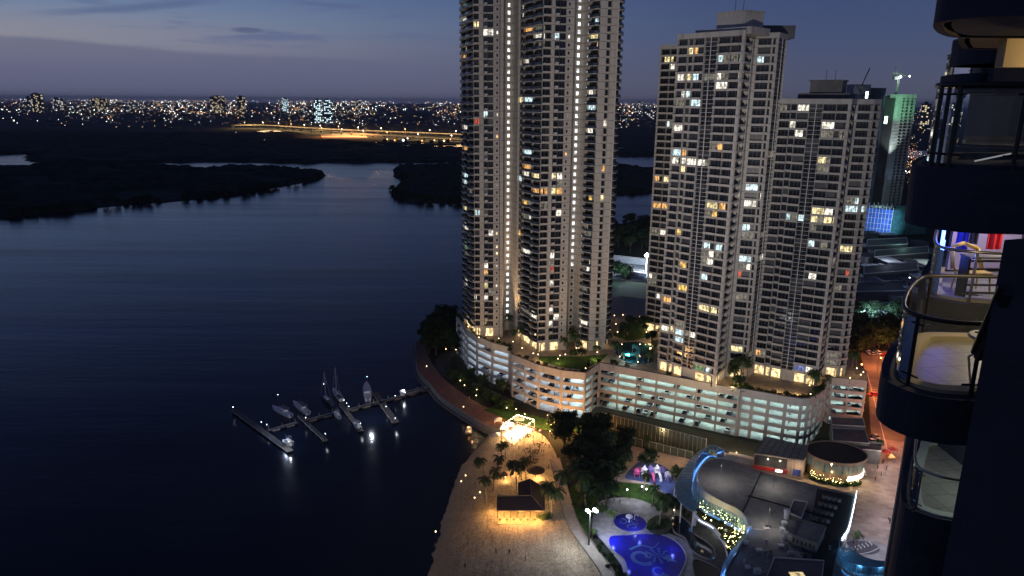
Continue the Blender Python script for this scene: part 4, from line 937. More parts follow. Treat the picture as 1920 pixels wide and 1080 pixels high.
# ================================================================ ADDED OFF-FRAME FLOODLIGHTS standing in for our site's light on the tower fronts
for i, (x, y, z, tgt, e, c, sp) in enumerate([(-8, -3, 52, (10, 290, 105), 760000, (1, .91, .84), 44), (-2, -3, 50, (82, 255, 90), 340000, (1, .94, .88), 44), (2, -3, 46, (120, 255, 78), 410000, (1, .94, .88), 38)]):
    r_ = thing('floodlight', ['added off-frame floodlight aimed at the tallest tower', 'added off-frame floodlight aimed at the middle tower', 'added off-frame floodlight aimed at the right tower'][i], 'floodlight', (x, y, z)); b = MB(); b.bar((x, y - 2, z), (x, y, z), .2, 6); b.build('bracket', m_post, r_)
    b = MB(); b.box(x - .6, x + .6, y - .3, y, z, z + .7); b.build('housing', m_post, r_)
    lamp('flood_beam', 'SPOT', (x, y + .5, z + .4), e, c, .8, tgt, spot=sp, blend=.8)

for x, y, e in ((985, 800, 9000), (1030, 806, 9000), (1075, 806, 6000)):  # orange fill added to warm the middle podium wall, without fixtures
    q = at(x, y, 2); lamp('added_wall_fill', 'POINT', (q.x, q.y - 5, 7), e, (1, .42, .13), .4)
for px, py, e in ((905, 660, 2400), (1030, 690, 2600), (1110, 690, 2000)):
    q = at(px, py, 20); lamp('terrace_flood', 'SPOT', (q.x, q.y + 2, 21.5), e, (1, .62, .32), .4, (q.x + 1, q.y + 14, 52), spot=110, blend=.8)
# ================================================================ SITE: promenade, beach, pools, mall
ZG = 2.0
g2 = lambda L: pix(L, ZG)
def ribbon(mb, pts, ws, z, mi=0):
    n = len(pts); L = []
    for i in range(n):
        a = Vector(pts[max(0, i - 1)][:2]); b = Vector(pts[min(n - 1, i + 1)][:2]); d = (b - a)
        d = d.normalized() if d.length > 1e-6 else Vector((1, 0)); nn = Vector((-d.y, d.x)); w_ = (ws[i] if isinstance(ws, (list, tuple)) else ws) / 2; q = Vector(pts[i][:2]); L.append((q - nn * w_, q + nn * w_))
    for i in range(n - 1):
        a, b = L[i]; c, d = L[i + 1]; mb.add([(a.x, a.y, z), (c.x, c.y, z), (d.x, d.y, z), (b.x, b.y, z)], [(0, 1, 2, 3)], mi)
# sand
ms = bpy.data.materials.new('beach_sand'); ms.use_nodes = True; t = NT(ms.node_tree); p = t.n['Principled BSDF']; g = t.add('ShaderNodeNewGeometry')
n1 = t.add('ShaderNodeTexNoise', inp={0: g.outputs['Position'], 'Scale': .12, 'Detail': 6, 'Roughness': .6, 'Distortion': 1.2})
mp = t.add('ShaderNodeMapping', inp={0: g.outputs['Position']}); mp.inputs['Rotation'].default_value = (0, 0, R(-14)); mp.inputs['Scale'].default_value = (1, .12, 1)
wv = t.add('ShaderNodeTexWave', inp={0: mp.outputs[0], 'Scale': .16, 'Distortion': 14, 'Detail': 4, 'Detail Scale': .8})
n2 = t.add('ShaderNodeTexNoise', inp={0: g.outputs['Position'], 'Scale': 1.6, 'Detail': 6, 'Roughness': .7, 'Distortion': 2.5})
c = t.ramp(n1.outputs[0], [(.3, (.42, .34, .24)), (.7, (.60, .50, .36))])
n4 = t.add('ShaderNodeTexNoise', inp={0: mp.outputs[0], 'Scale': .9, 'Detail': 7, 'Roughness': .7, 'Distortion': 1.5}); c = t.mix(t.math('MULTIPLY', t.smooth(n4.outputs[0], .52, .60), .5), c, (.18, .14, .10))
c = t.mix(t.math('MULTIPLY', t.smooth(n2.outputs[0], .50, .62), .62), c, (.13, .10, .065))
n5 = t.add('ShaderNodeTexNoise', inp={0: g.outputs['Position'], 'Scale': .38, 'Detail': 5, 'Roughness': .65, 'Distortion': 4.0}); c = t.mix(t.math('MULTIPLY', t.smooth(n5.outputs[0], .49, .58), .5), c, (.12, .095, .065))
se = t.add('ShaderNodeSeparateXYZ'); t.l.new(g.outputs['Position'], se.inputs[0])
wet = t.math('SUBTRACT', 1.0, t.smooth(se.outputs[2], -.3, 1.75))
c = t.mix(t.math('MULTIPLY', wet, .85), c, (.06, .05, .035)); t.l.new(c, p.inputs['Base Color'])
t.l.new(t.math('MULTIPLY_ADD', wet, -.55, .95), p.inputs['Roughness'])
bb_ = t.add('ShaderNodeBump', inp={'Strength': .9, 'Distance': .7, 'Height': n2.outputs[0]}); b2 = t.add('ShaderNodeBump', inp={'Strength': .25, 'Distance': .25, 'Height': n4.outputs[0], 'Normal': bb_.outputs[0]}); t.l.new(b2.outputs[0], p.inputs['Normal'])
I_ = pix([(962, 803), (1012, 812), (1042, 850), (1046, 885), (1056, 925), (1062, 950), (1074, 985), (1100, 1020), (1130, 1060), (1146, 1090)], ZG - .02) + [(24, 120), (24, 60)]
S_ = pix([(924, 804), (903, 828), (878, 852), (856, 878), (840, 915), (826, 950), (812, 1000), (800, 1040), (791, 1080), (784, 1110)], -.6) + [(-26, 120), (-26, 60)]
Ic, Sc = polyline_smooth(I_, 8), polyline_smooth(S_, 8); b = MB(); M = 26
for i in range(len(Ic)):
    for j in range(M + 1):
        u = j / M; x = Ic[i][0] + (Sc[i][0] - Ic[i][0]) * u; y = Ic[i][1] + (Sc[i][1] - Ic[i][1]) * u
        z = ZG - .02 - (2.6) * max(0, (u - .45) / .55) ** 1.5 + (.18 * noise.noise(Vector((x / 3, y / 3, 0))) if .02 < u else 0)
        b.v.append((x, y, z))
for i in range(len(Ic) - 1):
    for j in range(M): a = i * (M + 1) + j; b.f.append((a, a + 1, a + M + 2, a + M + 1)); b.m.append(0)
struct('beach', b, ms, smooth=True)
m_prom = mat('promenade_brick', (.20, .10, .075), .85, var=.3, sc=.7, bump=.2); m_kerb = mat('stone_kerb', (.20, .185, .17), .85, var=.15)
m_asph = mat('asphalt', (.05, .05, .052), .85, var=.25, sc=.8); m_path = mat('stamped_path', (.36, .32, .28), .85, var=.2, sc=.8)
PO = polyline_smooth(g2([(778, 640), (780, 656), (783, 695), (806, 720), (826, 744), (861, 768), (895, 789), (924, 803), (960, 806)]), 3)
PI = polyline_smooth(g2([(800, 640), (803, 668), (820, 695), (839, 716), (875, 743), (914, 765), (943, 773), (962, 780), (1012, 812)]), 3)
b = MB(); b.sheet(PO + PI[::-1], ZG + .012); struct('promenade', b, m_prom)
b = MB(); b.wallstrip(PO, -1.5, ZG + .35, .5); b.wallstrip([(q[0] - 1.0, q[1] - .6) for q in PO[:-3]], -1.5, .1, .7); single('sea_wall', b, m_kerb, 'low pale stone sea wall edging the brick promenade above the river', 'sea wall', (PO[4][0], PO[4][1], 0))
rd = polyline_smooth(g2([(880, 664), (852, 662), (834, 670), (832, 690), (850, 706), (880, 722), (920, 740), (956, 757)]), 4); b = MB(); ribbon(b, rd, 7, ZG + .02); struct('service_road', b, m_asph)
b = MB(); b.wallstrip([(q[0], q[1]) for q in rd], ZG - .1, ZG + .02, .2)
b = MB(); b.sheet(g2([(905, 768), (945, 758), (975, 772), (1040, 790), (1100, 800), (1095, 812), (1060, 806), (1020, 806), (962, 792)]), ZG + .03); b.sheet(g2([(1064, 940), (1068, 915), (1095, 895), (1120, 930), (1108, 985), (1106, 1012), (1098, 1016), (1078, 985)]), ZG + .01)
b.sheet(g2([(1130, 905), (1165, 900), (1215, 905), (1250, 925), (1240, 950), (1200, 940), (1140, 925)]), ZG + .012); b.sheet(g2([(1095, 830), (1180, 835), (1170, 862), (1155, 900), (1100, 905)]), ZG + .014); struct('lawn', b, m_lawn)
b = MB(); b.sheet(g2([(1150, 900), (1172, 868), (1185, 836), (1298, 862), (1312, 846), (1330, 842), (1600, 905), (1600, 940), (1300, 900), (1270, 930), (1240, 925), (1215, 908), (1165, 904)]), ZG + .03); struct('orange_lit_walk', b, mat('pink_paving', (.42, .33, .26), .85, var=.2, sc=.5, bump=.2))
pth = polyline_smooth(g2([(1040, 860), (1050, 900), (1062, 945), (1076, 985), (1102, 1022), (1134, 1066), (1150, 1100)]), 5); b = MB(); ribbon(b, pth, 3.2, ZG + .05); struct('beach_path', b, m_path)
b = MB()
for s in (-1.7, 1.7): 
    o_ = [(q[0] + s, q[1] + s * .3) for q in pth]; b.wallstrip(o_, ZG - .05, ZG + .3, .28)
single('path_kerb', b, m_kerb, 'pair of pale kerbs along the curved path between sand and lawn', 'kerb', at(1076, 985, ZG))
# pool deck and pools
b = MB(); b.sheet(polyline_smooth(g2([(1120, 945), (1150, 934), (1190, 935), (1225, 948), (1240, 965), (1230, 990), (1255, 1000), (1285, 1015), (1300, 1045), (1296, 1085), (1190, 1110), (1165, 1060), (1130, 1015), (1110, 990)]), 3, True), ZG + .06); struct('pool_deck', b, mat('pale_deck_stone', (.27, .265, .28), .6, var=.3, sc=.6))
m_pool = mat('blue_pool_water', (.012, .014, .26), .22, var=.35, sc=.12, bump=.12, bsc=1.2, spec=.5); m_mos = mat('pale_blue_mosaic', (.035, .10, .30), .3, var=.3, sc=2.5); m_mosw = mat('white_mosaic', (.5, .55, .6), .3, var=.15, sc=2)
BP = polyline_smooth(g2([(1144, 1006), (1180, 1003), (1216, 1001), (1247, 1005), (1273, 1020), (1286, 1041), (1284, 1060), (1270, 1085), (1240, 1110), (1185, 1110), (1177, 1080), (1170, 1052), (1154, 1038), (1142, 1024)]), 4, True)
b = MB(); b.sheet(BP, ZG + .09); struct('swimming_pool_water', b, m_pool)
rc = at(1181, 980, ZG); RP = [(rc.x + 5.0 * math.cos(a / 24 * 2 * math.pi), rc.y + 4.9 * math.sin(a / 24 * 2 * math.pi)) for a in range(24)]
b = MB(); b.sheet(RP, ZG + .10); struct('round_pool_water', b, m_pool)
b = MB(); b.wallstrip(BP, ZG - .1, ZG + .28, .45, closed=True); single('pool_kerb', b, mat('pale_deck_stone'), 'pale stone rim around the large blue pool', 'pool edge', at(1216, 1030, ZG))
b = MB(); b.wallstrip(RP, ZG - .1, ZG + .22, .3, closed=True); single('pool_kerb', b, mat('pale_deck_stone'), 'round stone rim of the small dark blue pool', 'pool edge', rc)
def spiral(cx_, cy_, r0, r1, a0, turns, n=22): return [(cx_ + (r0 + (r1 - r0) * i / n) * math.cos(a0 + turns * 2 * math.pi * i / n), cy_ + (r0 + (r1 - r0) * i / n) * math.sin(a0 + turns * 2 * math.pi * i / n)) for i in range(n + 1)]
b = MB(); q = at(1196, 1042, ZG); sp = spiral(q.x + 1.0, q.y - .5, 1.1, 3.5, -.4, .92); ribbon(b, sp[::-1], [1.3 - .9 * i / len(sp) + .2 for i in range(len(sp))], ZG + .105)
q2 = at(1198, 1028, ZG); ribbon(b, polyline_smooth([(q.x - 1.8, q.y + 2.6), (q.x + 1.5, q2.y + 1.2), (q.x + 4.6, q2.y + .2), (q.x + 6.2, q2.y + 1.6), (q.x + 7, q2.y + 3)], 5), [.9 - .04 * i for i in range(21)], ZG + .109)
fc = at(1234, 1042, ZG)
for ring, (n_, r_i, w_) in enumerate(((9, 2.6, .95), (7, 1.5, .7), (5, .6, .5))):
    for k in range(n_):
        a = 2 * math.pi * k / n_ + ring * .4; cx_, cy_ = fc.x + r_i * math.cos(a), fc.y + r_i * math.sin(a)
        ribbon(b, [(cx_ - 1.0 * math.cos(a + .5) * w_, cy_ - 1.0 * math.sin(a + .5) * w_), (cx_, cy_), (cx_ + .9 * math.cos(a - .3) * w_, cy_ + .9 * math.sin(a - .3) * w_), (cx_ + 1.3 * math.cos(a - 1) * w_, cy_ + 1.3 * math.sin(a - 1) * w_)], [.1, w_ * .75, w_ * .6, .05], ZG + .112 + .004 * ring)
lf = at(1250, 1048, ZG); ribbon(b, [(lf.x - 1.5, lf.y + 1), (lf.x, lf.y + .3), (lf.x + 1.4, lf.y - .6), (lf.x + 2.6, lf.y - 1.6)], [.2, 1.6, 1.2, .05], ZG + .13)
s3 = at(1228, 1070, ZG); sp = spiral(s3.x + 1.2, s3.y, .7, 2.6, .5, .8); ribbon(b, sp, [.3 + .6 * i / 22 for i in range(23)], ZG + .135); sp = spiral(at(1252, 1078, ZG).x, at(1252, 1078, ZG).y, 1, 3.0, 2.4, .6); ribbon(b, sp, [.8 - .5 * i / 22 for i in range(23)], ZG + .14)
tag(struct('pool_floor_mosaic', b, m_mos), None, None)
b = MB()
for k, (a0, x_, y_) in enumerate(((2.2, -2.2, .3), (-.6, 1.8, .8), (3.9, .6, -2.3))): sp = spiral(rc.x + x_, rc.y + y_, .3, 1.7, a0, .9); ribbon(b, sp, [.18 + .25 * i / 22 for i in range(23)], ZG + .115 + .004 * k)
struct('round_pool_mosaic', b, m_mos)
fr_ = thing('fountain', 'small white mushroom fountain standing in the round dark blue pool', 'fountain', (rc.x - .2, rc.y + .2, ZG)); b = MB(); b.lathe((rc.x - .2, rc.y + .2, ZG), [(.25, .1), (.15, .5), (.15, 1.5), (.25, 1.9)], 10); b.build('stem', m_mosw, fr_)
b = MB(); b.lathe((rc.x - .2, rc.y + .2, ZG), [(1.1, 1.85), (1.05, 2.1), (.6, 2.4), (.1, 2.5)], 14); b.build('cap', m_mosw, fr_); b = MB(); b.tube([(rc.x + 1.6, rc.y + 1.4, ZG), (rc.x + 1.6, rc.y + 1.4, ZG + 1.6), (rc.x + 2.2, rc.y + 1, ZG + 2.1), (rc.x + 2.6, rc.y + .6, ZG + 1.7)], .12, 6); b.build('spout', m_mosw, fr_)
for x, y, e in ((1150, 1016, 700), (1200, 1006, 300), (1262, 1030, 320), (1230, 1070, 420), (1180, 1060, 220)): q = at(x, y, ZG); lamp('pool_glow_stand_in', 'POINT', (q.x, q.y, ZG + 2.2), e * .8, (.12, .16, 1), .3).data.specular_factor = 0  # blue stand-ins above the surface for the pool's underwater lights
lamp('round_pool_light', 'POINT', (rc.x + 1, rc.y - 4, ZG + 1.5), 200, (.3, .35, 1), .3)
# planted island, dark ornamental ponds with wavy rims
m_dark = mat('dark_pond_water', (.01, .013, .02), .1, var=.4, sc=.4, bump=.2, bsc=1.5)
for nm, P in (('left', [(1212, 985), (1228, 970), (1250, 970), (1260, 985), (1250, 1002), (1225, 1002)]),):
    b = MB(); P2 = polyline_smooth(g2(P), 4, True); b.poly(P2, ZG, ZG + .5); single('planter', b, m_soil, 'round planted island between the two blue pools', 'planter', at(1236, 985, ZG))
DP = polyline_smooth(g2([(1258, 972), (1275, 968), (1295, 985), (1300, 1000), (1322, 1015), (1338, 1030), (1340, 1050), (1318, 1046), (1296, 1032), (1284, 1010), (1264, 998)]), 4, True)
b = MB(); b.sheet(DP, ZG + .095); struct('pond_water', b, m_dark); b = MB(); b.wallstrip(DP, ZG, ZG + .35, .3, closed=True); single('pond_kerb', b, m_kerb, 'wavy stone rim of the dark ornamental pond under the mall terrace', 'pond edge', at(1290, 1000, ZG))
DP2 = polyline_smooth(g2([(1300, 1050), (1325, 1056), (1350, 1072), (1345, 1095), (1312, 1095), (1300, 1075)]), 4, True)
b = MB(); b.sheet(DP2, ZG + .095); struct('pond_water_lower', b, m_dark); b = MB(); b.wallstrip(DP2, ZG, ZG + .35, .3, closed=True); single('pond_kerb', b, m_kerb, 'stone rim of the lower pond cut by the bottom edge of the picture', 'pond edge', at(1325, 1070, ZG))
b = MB(); b.sheet(g2([(1240, 925), (1300, 960), (1380, 1010), (1380, 1090), (1290, 1110), (1296, 1030), (1270, 1005), (1240, 965)]), ZG + .05); struct('mall_forecourt', b, mat('dark_paving', (.09, .085, .08), .7, var=.3, sc=.5))
# playground
PG = polyline_smooth(g2([(1172, 896), (1184, 878), (1205, 864), (1240, 872), (1262, 890), (1268, 915), (1280, 925), (1270, 936), (1250, 928), (1225, 908), (1195, 902)]), 4, True)
b = MB(); b.sheet(PG, ZG + .07); struct('playground_surface', b, mat('blue_rubber', (.05, .09, .26), .8, var=.25, sc=.4))
pg = at(1224, 892, ZG); pr = thing('playground_frame', 'pink and white climbing frame with turrets and slides on blue rubber', 'playground', pg)
m_pk = mat('pink_plastic', (.62, .10, .30), .4); m_wt = mat('white_plastic', (.65, .65, .72), .4); m_or = mat('orange_plastic', (.6, .3, .1), .4); m_pu = mat('violet_plastic', (.22, .18, .55), .4)
rs = random.Random(5)
for i, (dx_, dy_, h, mm) in enumerate([(-5.5, -.5, 3.2, m_pk), (-4.2, 1.2, 2.6, m_pk), (-3, -.8, 4.2, m_wt), (-.8, .6, 3.6, m_pu), (1.2, -.4, 4.4, m_wt), (3.2, .8, 3.2, m_pu), (4.6, -1.6, 2.6, m_wt)]):
    x, y = pg.x + dx_, pg.y + dy_; b = MB()
    for sx in (-.8, .8):
        for sy in (-.8, .8): b.bar((x + sx, y + sy, ZG), (x + sx, y + sy, ZG + h * .7), .09, 6)
    b.box(x - .9, x + .9, y - .9, y + .9, ZG + h * .38, ZG + h * .42); b.box(x - .9, x + .9, y - .92, y - .84, ZG + h * .42, ZG + h * .6); b.lathe((x, y, ZG + h * .7), [(1.15, 0), (.6, .5), (.05, h * .32)], 8); b.build('turret', mm, pr)
for i in range(4):
    x, y = pg.x - 3 + i * 2.4, pg.y - 1.2; b = MB(); b.tube([(x, y, ZG + 1.7), (x + .3, y - 1.2, ZG + 1.3), (x + .2, y - 2.4, ZG + .6), (x, y - 3.4, ZG + .25)], .4, 8); b.build('slide', [m_or, m_pk, m_wt, m_pu][i], pr)
lamp('playground_lamp', 'POINT', (pg.x + 0, pg.y - 5, ZG + 5), 1100, (.85, .85, 1), .3); lamp('playground_lamp', 'POINT', (pg.x - 5, pg.y - 4, ZG + 5), 500, (.85, .85, 1), .3)

# floodlight mast
q = at(1104, 1022, ZG); mr = thing('floodlight_mast', 'steel mast with a cluster of four dazzling white floodlights by the pool', 'floodlight mast', q); b = MB(); hp = at(1117, 975, 13)
b.bar(q, (q.x, q.y, 13), .2, 8, r2=.12); b.bar((q.x - 1.2, q.y, 12.6), (q.x + 1.6, q.y, 12.6), .1, 6); b.build('pole', m_post, mr)
m_fl = mat('floodlight_glow', em=(.85, .93, 1), es=30)
for i, (x, y) in enumerate([(1109, 972), (1122, 969), (1117, 982), (1119, 992)]):
    p_ = at(x, y, 13); p_ = Vector((q.x + (i % 2) * 2.0 - .8 + .4 * (i // 2), q.y + .3 - (i // 2) * .9, 13 + (i % 2) * .2)); b = MB(); b.box(p_.x - .35, p_.x + .35, p_.y, p_.y + .2, p_.z - .3, p_.z + .3); h_ = b.build('lamp_housing', m_post, mr)
    b = MB(); b.lathe((p_.x, p_.y - .3, p_.z - .3), [(.1, 0), (.42, .15), (.42, .5), (.1, .6)], 10); b.build('lamp_glass', m_fl, h_)
lamp('mast_flood', 'POINT', (q.x, q.y - 1.2, 12.2), 5200, (.80, .90, 1), .4)
lamp('mast_flood', 'SPOT', (q.x - .5, q.y - 1, 12.5), 6500, (.84, .90, 1), .25, (-12, 160, 1), spot=130)
lamp('mast_flood', 'SPOT', (q.x + 1.2, q.y - .6, 12.5), 5000, (.85, .88, 1), .25, (40, 182, 2), spot=95)
for i, (x, y) in enumerate(((1176, 918), (1204, 912), (1212, 917))): put_lamp(x, y, ZG, 'c', ['white path lamp on the lawn above the round pool', 'bright white path lamp at the playground palm', 'second white path lamp right of the playground palm'][i], None, (400, 500, 0)[i], (.9, .95, 1), .8)

# ---------------- palms and trees of the beach and gardens
for i, (x, y, s) in enumerate([(940, 872, .8), (906, 886, .85), (933, 898, .8), (962, 886, .7), (978, 900, .75), (968, 926, .8), (925, 922, .85), (912, 944, .85), (1020, 950, .95), (1040, 948, .9), (1034, 972, .85), (1046, 940, .9), (1028, 955, .8), (986, 902, .7), (948, 860, .6)]):
    put_palm(x, y, ZG - (.6 if x < 935 else 0), ['palm on the sand nearest the bright marquee', 'leaning palm standing alone at the waterline', 'palm between waterline palm and thatched shades', 'short palm just behind the thatched shades', 'palm above the left thatched shade', 'palm in front of the left thatched shade', 'upper palm of the pair left of the dark pavilion', 'lower palm of the pair left of the dark pavilion', 'tall palm at the right corner of the dark pavilion roof', 'palm between pavilion and the dark grove', 'lowest palm right of the dark pavilion', 'palm on the path edge beside the dark grove', 'slim palm close behind the pavilion corner', 'small palm between the two thatched shades', 'shortest palm at the edge of the marquee light'][i], 'palms on the beach', s=s)
TG = [(1050, 822), (1068, 826), (1088, 830), (1108, 835), (1128, 838), (1150, 842), (1170, 852), (1058, 850), (1078, 855), (1098, 862), (1120, 864), (1142, 868), (1162, 872), (1072, 885), (1092, 890), (1112, 895), (1135, 896), (1086, 915), (1106, 922), (1126, 925), (1098, 945), (1120, 948), (1136, 952), (1140, 925), (1060, 838), (1112, 880), (1130, 850), (1148, 905)]
for i, (x, y) in enumerate(TG):
    if i % 3 == 2: put_palm(x, y + 6, ZG, 'tall palm rising out of the dark grove behind the pools', 'grove beside the beach', s=1.15)
    else: put_tree(x, y, ZG, 'dark leafy tree of the dense grove behind the pools', 'grove beside the beach', i=(1, 3, 0)[i % 3], s=1.0)
for i, (x, y, s, l) in enumerate([(1216, 880, .75, 'dark tree behind the climbing frame'), (1268, 900, .55, 'small round tree right of the climbing frame'), (1240, 965, .5, 'small dark tree left of the pool palm'), (1260, 965, .6, 'bushy tree under the mall walkway'), (1130, 965, .45, 'small tree behind the floodlight mast')]): put_tree(x, y, ZG, l, None, i=(1, 0, 2)[i % 3], s=s)
for i, (x, y, s, l) in enumerate([(1206, 925, .75, 'palm beside the white lamps at the playground'), (1236, 988, .95, 'palm on the planted island between the pools'), (1210, 836, .7, 'slim palm against the court fence'), (1148, 985, .55, 'low palm behind the floodlight mast'), (1110, 1010, .4, 'tiny palm at the foot of the floodlight mast'), (1222, 950, .7, 'palm at the top edge of the pool deck'), (1604, 1035, .6, 'lit palm on the plaza edge beside the wave floor'), (1155, 905, .8, 'palm at the right border of the grove')]): put_palm(x, y, ZG, l, None, s=s)
for k in range(70):
    u = rnd.random(); x, y = [(1116 + 55 * u + rnd.uniform(-8, 12), 1020 + 62 * u + rnd.uniform(-4, 12)), (1225 + rnd.uniform(-10, 22), 985 + rnd.uniform(-8, 10)), (1075 + 60 * rnd.random(), 940 + rnd.uniform(-20, 25)), (1240 + 50 * u, 930 + 40 * u)][k % 4]
    put_shrub(x, y, ZG, ['low shrub in the dense bed left of the large pool', 'shrub on the planted island between the pools', 'shrub at the front edge of the dark grove', 'shrub in the bed below the mall walkway'][k % 4], 'garden shrubs around the pools', s=(.8, .8, 1, 1)[k % 4])
# wood on the river bank left of the towers
for k in range(50):
    u, v = rnd.random(), rnd.random(); x = 802 + 80 * u; y = 600 + 62 * v + (1 - u) * 14
    put_tree(x, y, ZG, 'dark tree of the wood on the river bank left of the tallest tower', 'river bank wood', i=(1, 3)[k % 2], s=1.0)
for k in range(34):
    u = k / 34; x = 836 + 128 * u + rnd.uniform(-6, 6); y = 704 + 70 * u + rnd.uniform(-5, 5)
    if k % 4 == 0: put_tree(x, y, ZG, 'small tree in the strip between promenade and service road', 'trees along the promenade', i=2, s=.6)
    put_shrub(x + 3, y + 2, ZG, 'shrub in the strip between promenade and service road', 'shrubs along the promenade', s=1.5)
for x, y, s in ((905, 722, .7), (938, 732, .8), (944, 738, .75), (885, 705, .7), (1098, 795, .6), (1075, 800, .55)): put_tree(x, y, ZG, 'dark tree against the lit car park wall', 'trees at the foot of the car park', i=2, s=s)
for i, (x, y, pw) in enumerate([(863, 713, 60), (845, 700, 0), (836, 654, 0), (855, 655, 0), (893, 741, 90), (894, 730, 0), (950, 764, 160), (984, 776, 160), (968, 766, 0), (1027, 778, 120), (944, 792, 0), (1031, 808, 60), (869, 762, 0), (871, 722, 0), (800, 686, 0)]):
    put_lamp(x, y, ZG, 'w', 'small lamp post in the planting along the promenade', 'promenade lamps', pw * 1.4 if pw else None, (1, .72, .38))

# ---------------- beach club
C0 = pix([(942, 816), (970, 796), (1002, 806), (961, 835)], ZG); mq = thing('marquee_floor', 'dazzling white lit party floor with low rails at the top of the beach', 'party floor', (C0[0][0], C0[0][1], ZG)); b = MB(); b.poly(C0, ZG - .3, ZG + .12); b.build('floor', mat('white_decking', (.7, .66, .58), .6), mq)
b = MB()
for i in range(4):
    a, c = Vector(C0[i]), Vector(C0[(i + 1) % 4])
    for k in range(9): q = a.lerp(c, k / 8); b.bar((q.x, q.y, ZG), (q.x, q.y, ZG + 1.1), .05, 5)
    b.bar((*a, ZG + 1.1), (*c, ZG + 1.1), .06, 5)
b.build('rail', m_rail, mq)
b = MB(); 
for q in C0: b.bar((*q, ZG), (*q, ZG + 4.2), .09, 6)
for i in range(4): b.bar((*C0[i], ZG + 4.2), (*C0[(i + 1) % 4], ZG + 4.2), .09, 6)
b.build('truss', m_rail, mq)
b = MB()
for i in (0, 1, 2, 3):
    a, c = Vector(C0[i]), Vector(C0[(i + 1) % 4])
    for k in range(6): q = a.lerp(c, (k + .5) / 6); b.lathe((q.x, q.y, ZG + 3.85), [(.05, 0), (.28, .1), (.28, .3), (.05, .4)], 8)
b.build('truss_lamp', mat('truss_lamp_glow', em=(1, .82, .52), es=14), mq)
mc = (Vector(C0[0]) + Vector(C0[1]) + Vector(C0[2]) + Vector(C0[3])) / 4
lamp('marquee_light', 'AREA', (mc.x, mc.y, ZG + 4.1), 1200, (1, .80, .50), sx=7, sy=6); lamp('marquee_light', 'POINT', (mc.x - 1, mc.y - 4, ZG + 6), 4600, (1, .56, .20), .5); lamp('marquee_light', 'POINT', (mc.x + 6, mc.y - 1, ZG + 6), 2600, (1, .58, .24), .5); lamp('marquee_light', 'POINT', (mc.x - 6, mc.y - 3, ZG + 4), 1500, (1, .66, .3), .5)
for i, (x, y) in enumerate([(956, 806), (945, 812), (930, 826), (934, 797)]):
    q = at(x, y, ZG); tr = thing('gazebo_tent', ['small white gazebo tent at the back corner of the party floor', 'white gazebo tent left of the party floor', 'white gazebo tent nearest the water', 'small white gazebo tent beside the brick promenade'][i], 'tent', q); b = MB()
    for sx in (-1.3, 1.3):
        for sy in (-1.3, 1.3): b.bar((q.x + sx, q.y + sy, ZG), (q.x + sx, q.y + sy, ZG + 2.3), .05, 5)
    b.build('pole', m_rail, tr); b = MB(); b.add([(q.x - 1.5, q.y - 1.5, ZG + 2.2), (q.x + 1.5, q.y - 1.5, ZG + 2.2), (q.x + 1.5, q.y + 1.5, ZG + 2.2), (q.x - 1.5, q.y + 1.5, ZG + 2.2), (q.x, q.y, ZG + 3.3)], [(0, 1, 4), (1, 2, 4), (2, 3, 4), (3, 0, 4), (3, 2, 1, 0)]); b.build('canopy', mat('white_canvas', (.75, .73, .68), .8), tr)
# white flat bed boat shape on the lawn
q = at(973, 788, ZG); b = MB(); b.wallstrip([(q.x - 1.9, q.y - .8), (q.x + 1.9, q.y - .6), (q.x + 2.0, q.y + .8), (q.x - 1.8, q.y + .9)], ZG, ZG + .7, .25, closed=True); single('planter', b, m_rail, 'white rectangular planter box on the lawn above the party floor', 'planter', q)
b = MB(); rs = random.Random(8)
for i in range(16):
    x, y = rs.uniform(985, 1035), rs.uniform(800, 872); q = at(x, y, ZG); tb = thing('beach_table', 'small round table with stools on the sand right of the party floor', 'table', q, 'tables of the beach bar'); b = MB(); b.bar((q.x, q.y, ZG), (q.x, q.y, ZG + .7), .06, 6); b.lathe((q.x, q.y, ZG + .7), [(.6, 0), (.6, .06)], 12); b.build('table_top', m_bark, tb)
    for k in range(3): a = 2 * math.pi * k / 3 + i; b = MB(); b.lathe((q.x + 1.1 * math.cos(a), q.y + 1.1 * math.sin(a), ZG), [(.22, 0), (.18, .2), (.24, .46)], 8); b.build('stool', m_bark, tb)
m_that = mat('thatch', (.11, .085, .06), .95, var=.4, sc=2.5, bump=.8, bsc=9)
for i, (x, y, r_, h) in enumerate([(1004, 894, 3.1, 2.9), (964, 884, 2.9, 2.9), (945, 900, 1.3, 2.3)]):
    q = at(x, y, ZG); tr = thing('thatched_shade', ['large round thatched shade directly behind the pavilion', 'round thatched shade left of the largest one', 'smallest thatched shade with a lamp under it'][i], 'parasol', q); b = MB(); b.bar(q, (q.x, q.y, ZG + h), .12, 8); b.build('pole', m_bark, tr); b = MB(); b.lathe((q.x, q.y, ZG + h), [(r_, -.45), (r_ * .98, -.35), (r_ * .5, .35), (.1, .9)], 22); b.build('thatch', m_that, tr)
    b = MB(); b.lathe((q.x + .4, q.y - r_ * .5, ZG + h - .9), [(.03, 0), (.16, .1), (.16, .25), (.03, .35)], 8); b.build('hanging_lamp', GW, tr)
    lamp('shade_lamp', 'POINT', (q.x + .4, q.y - r_ * .55, ZG + h - 1.1), (1700, 1400, 700)[i], (1, .55, .18), .2)
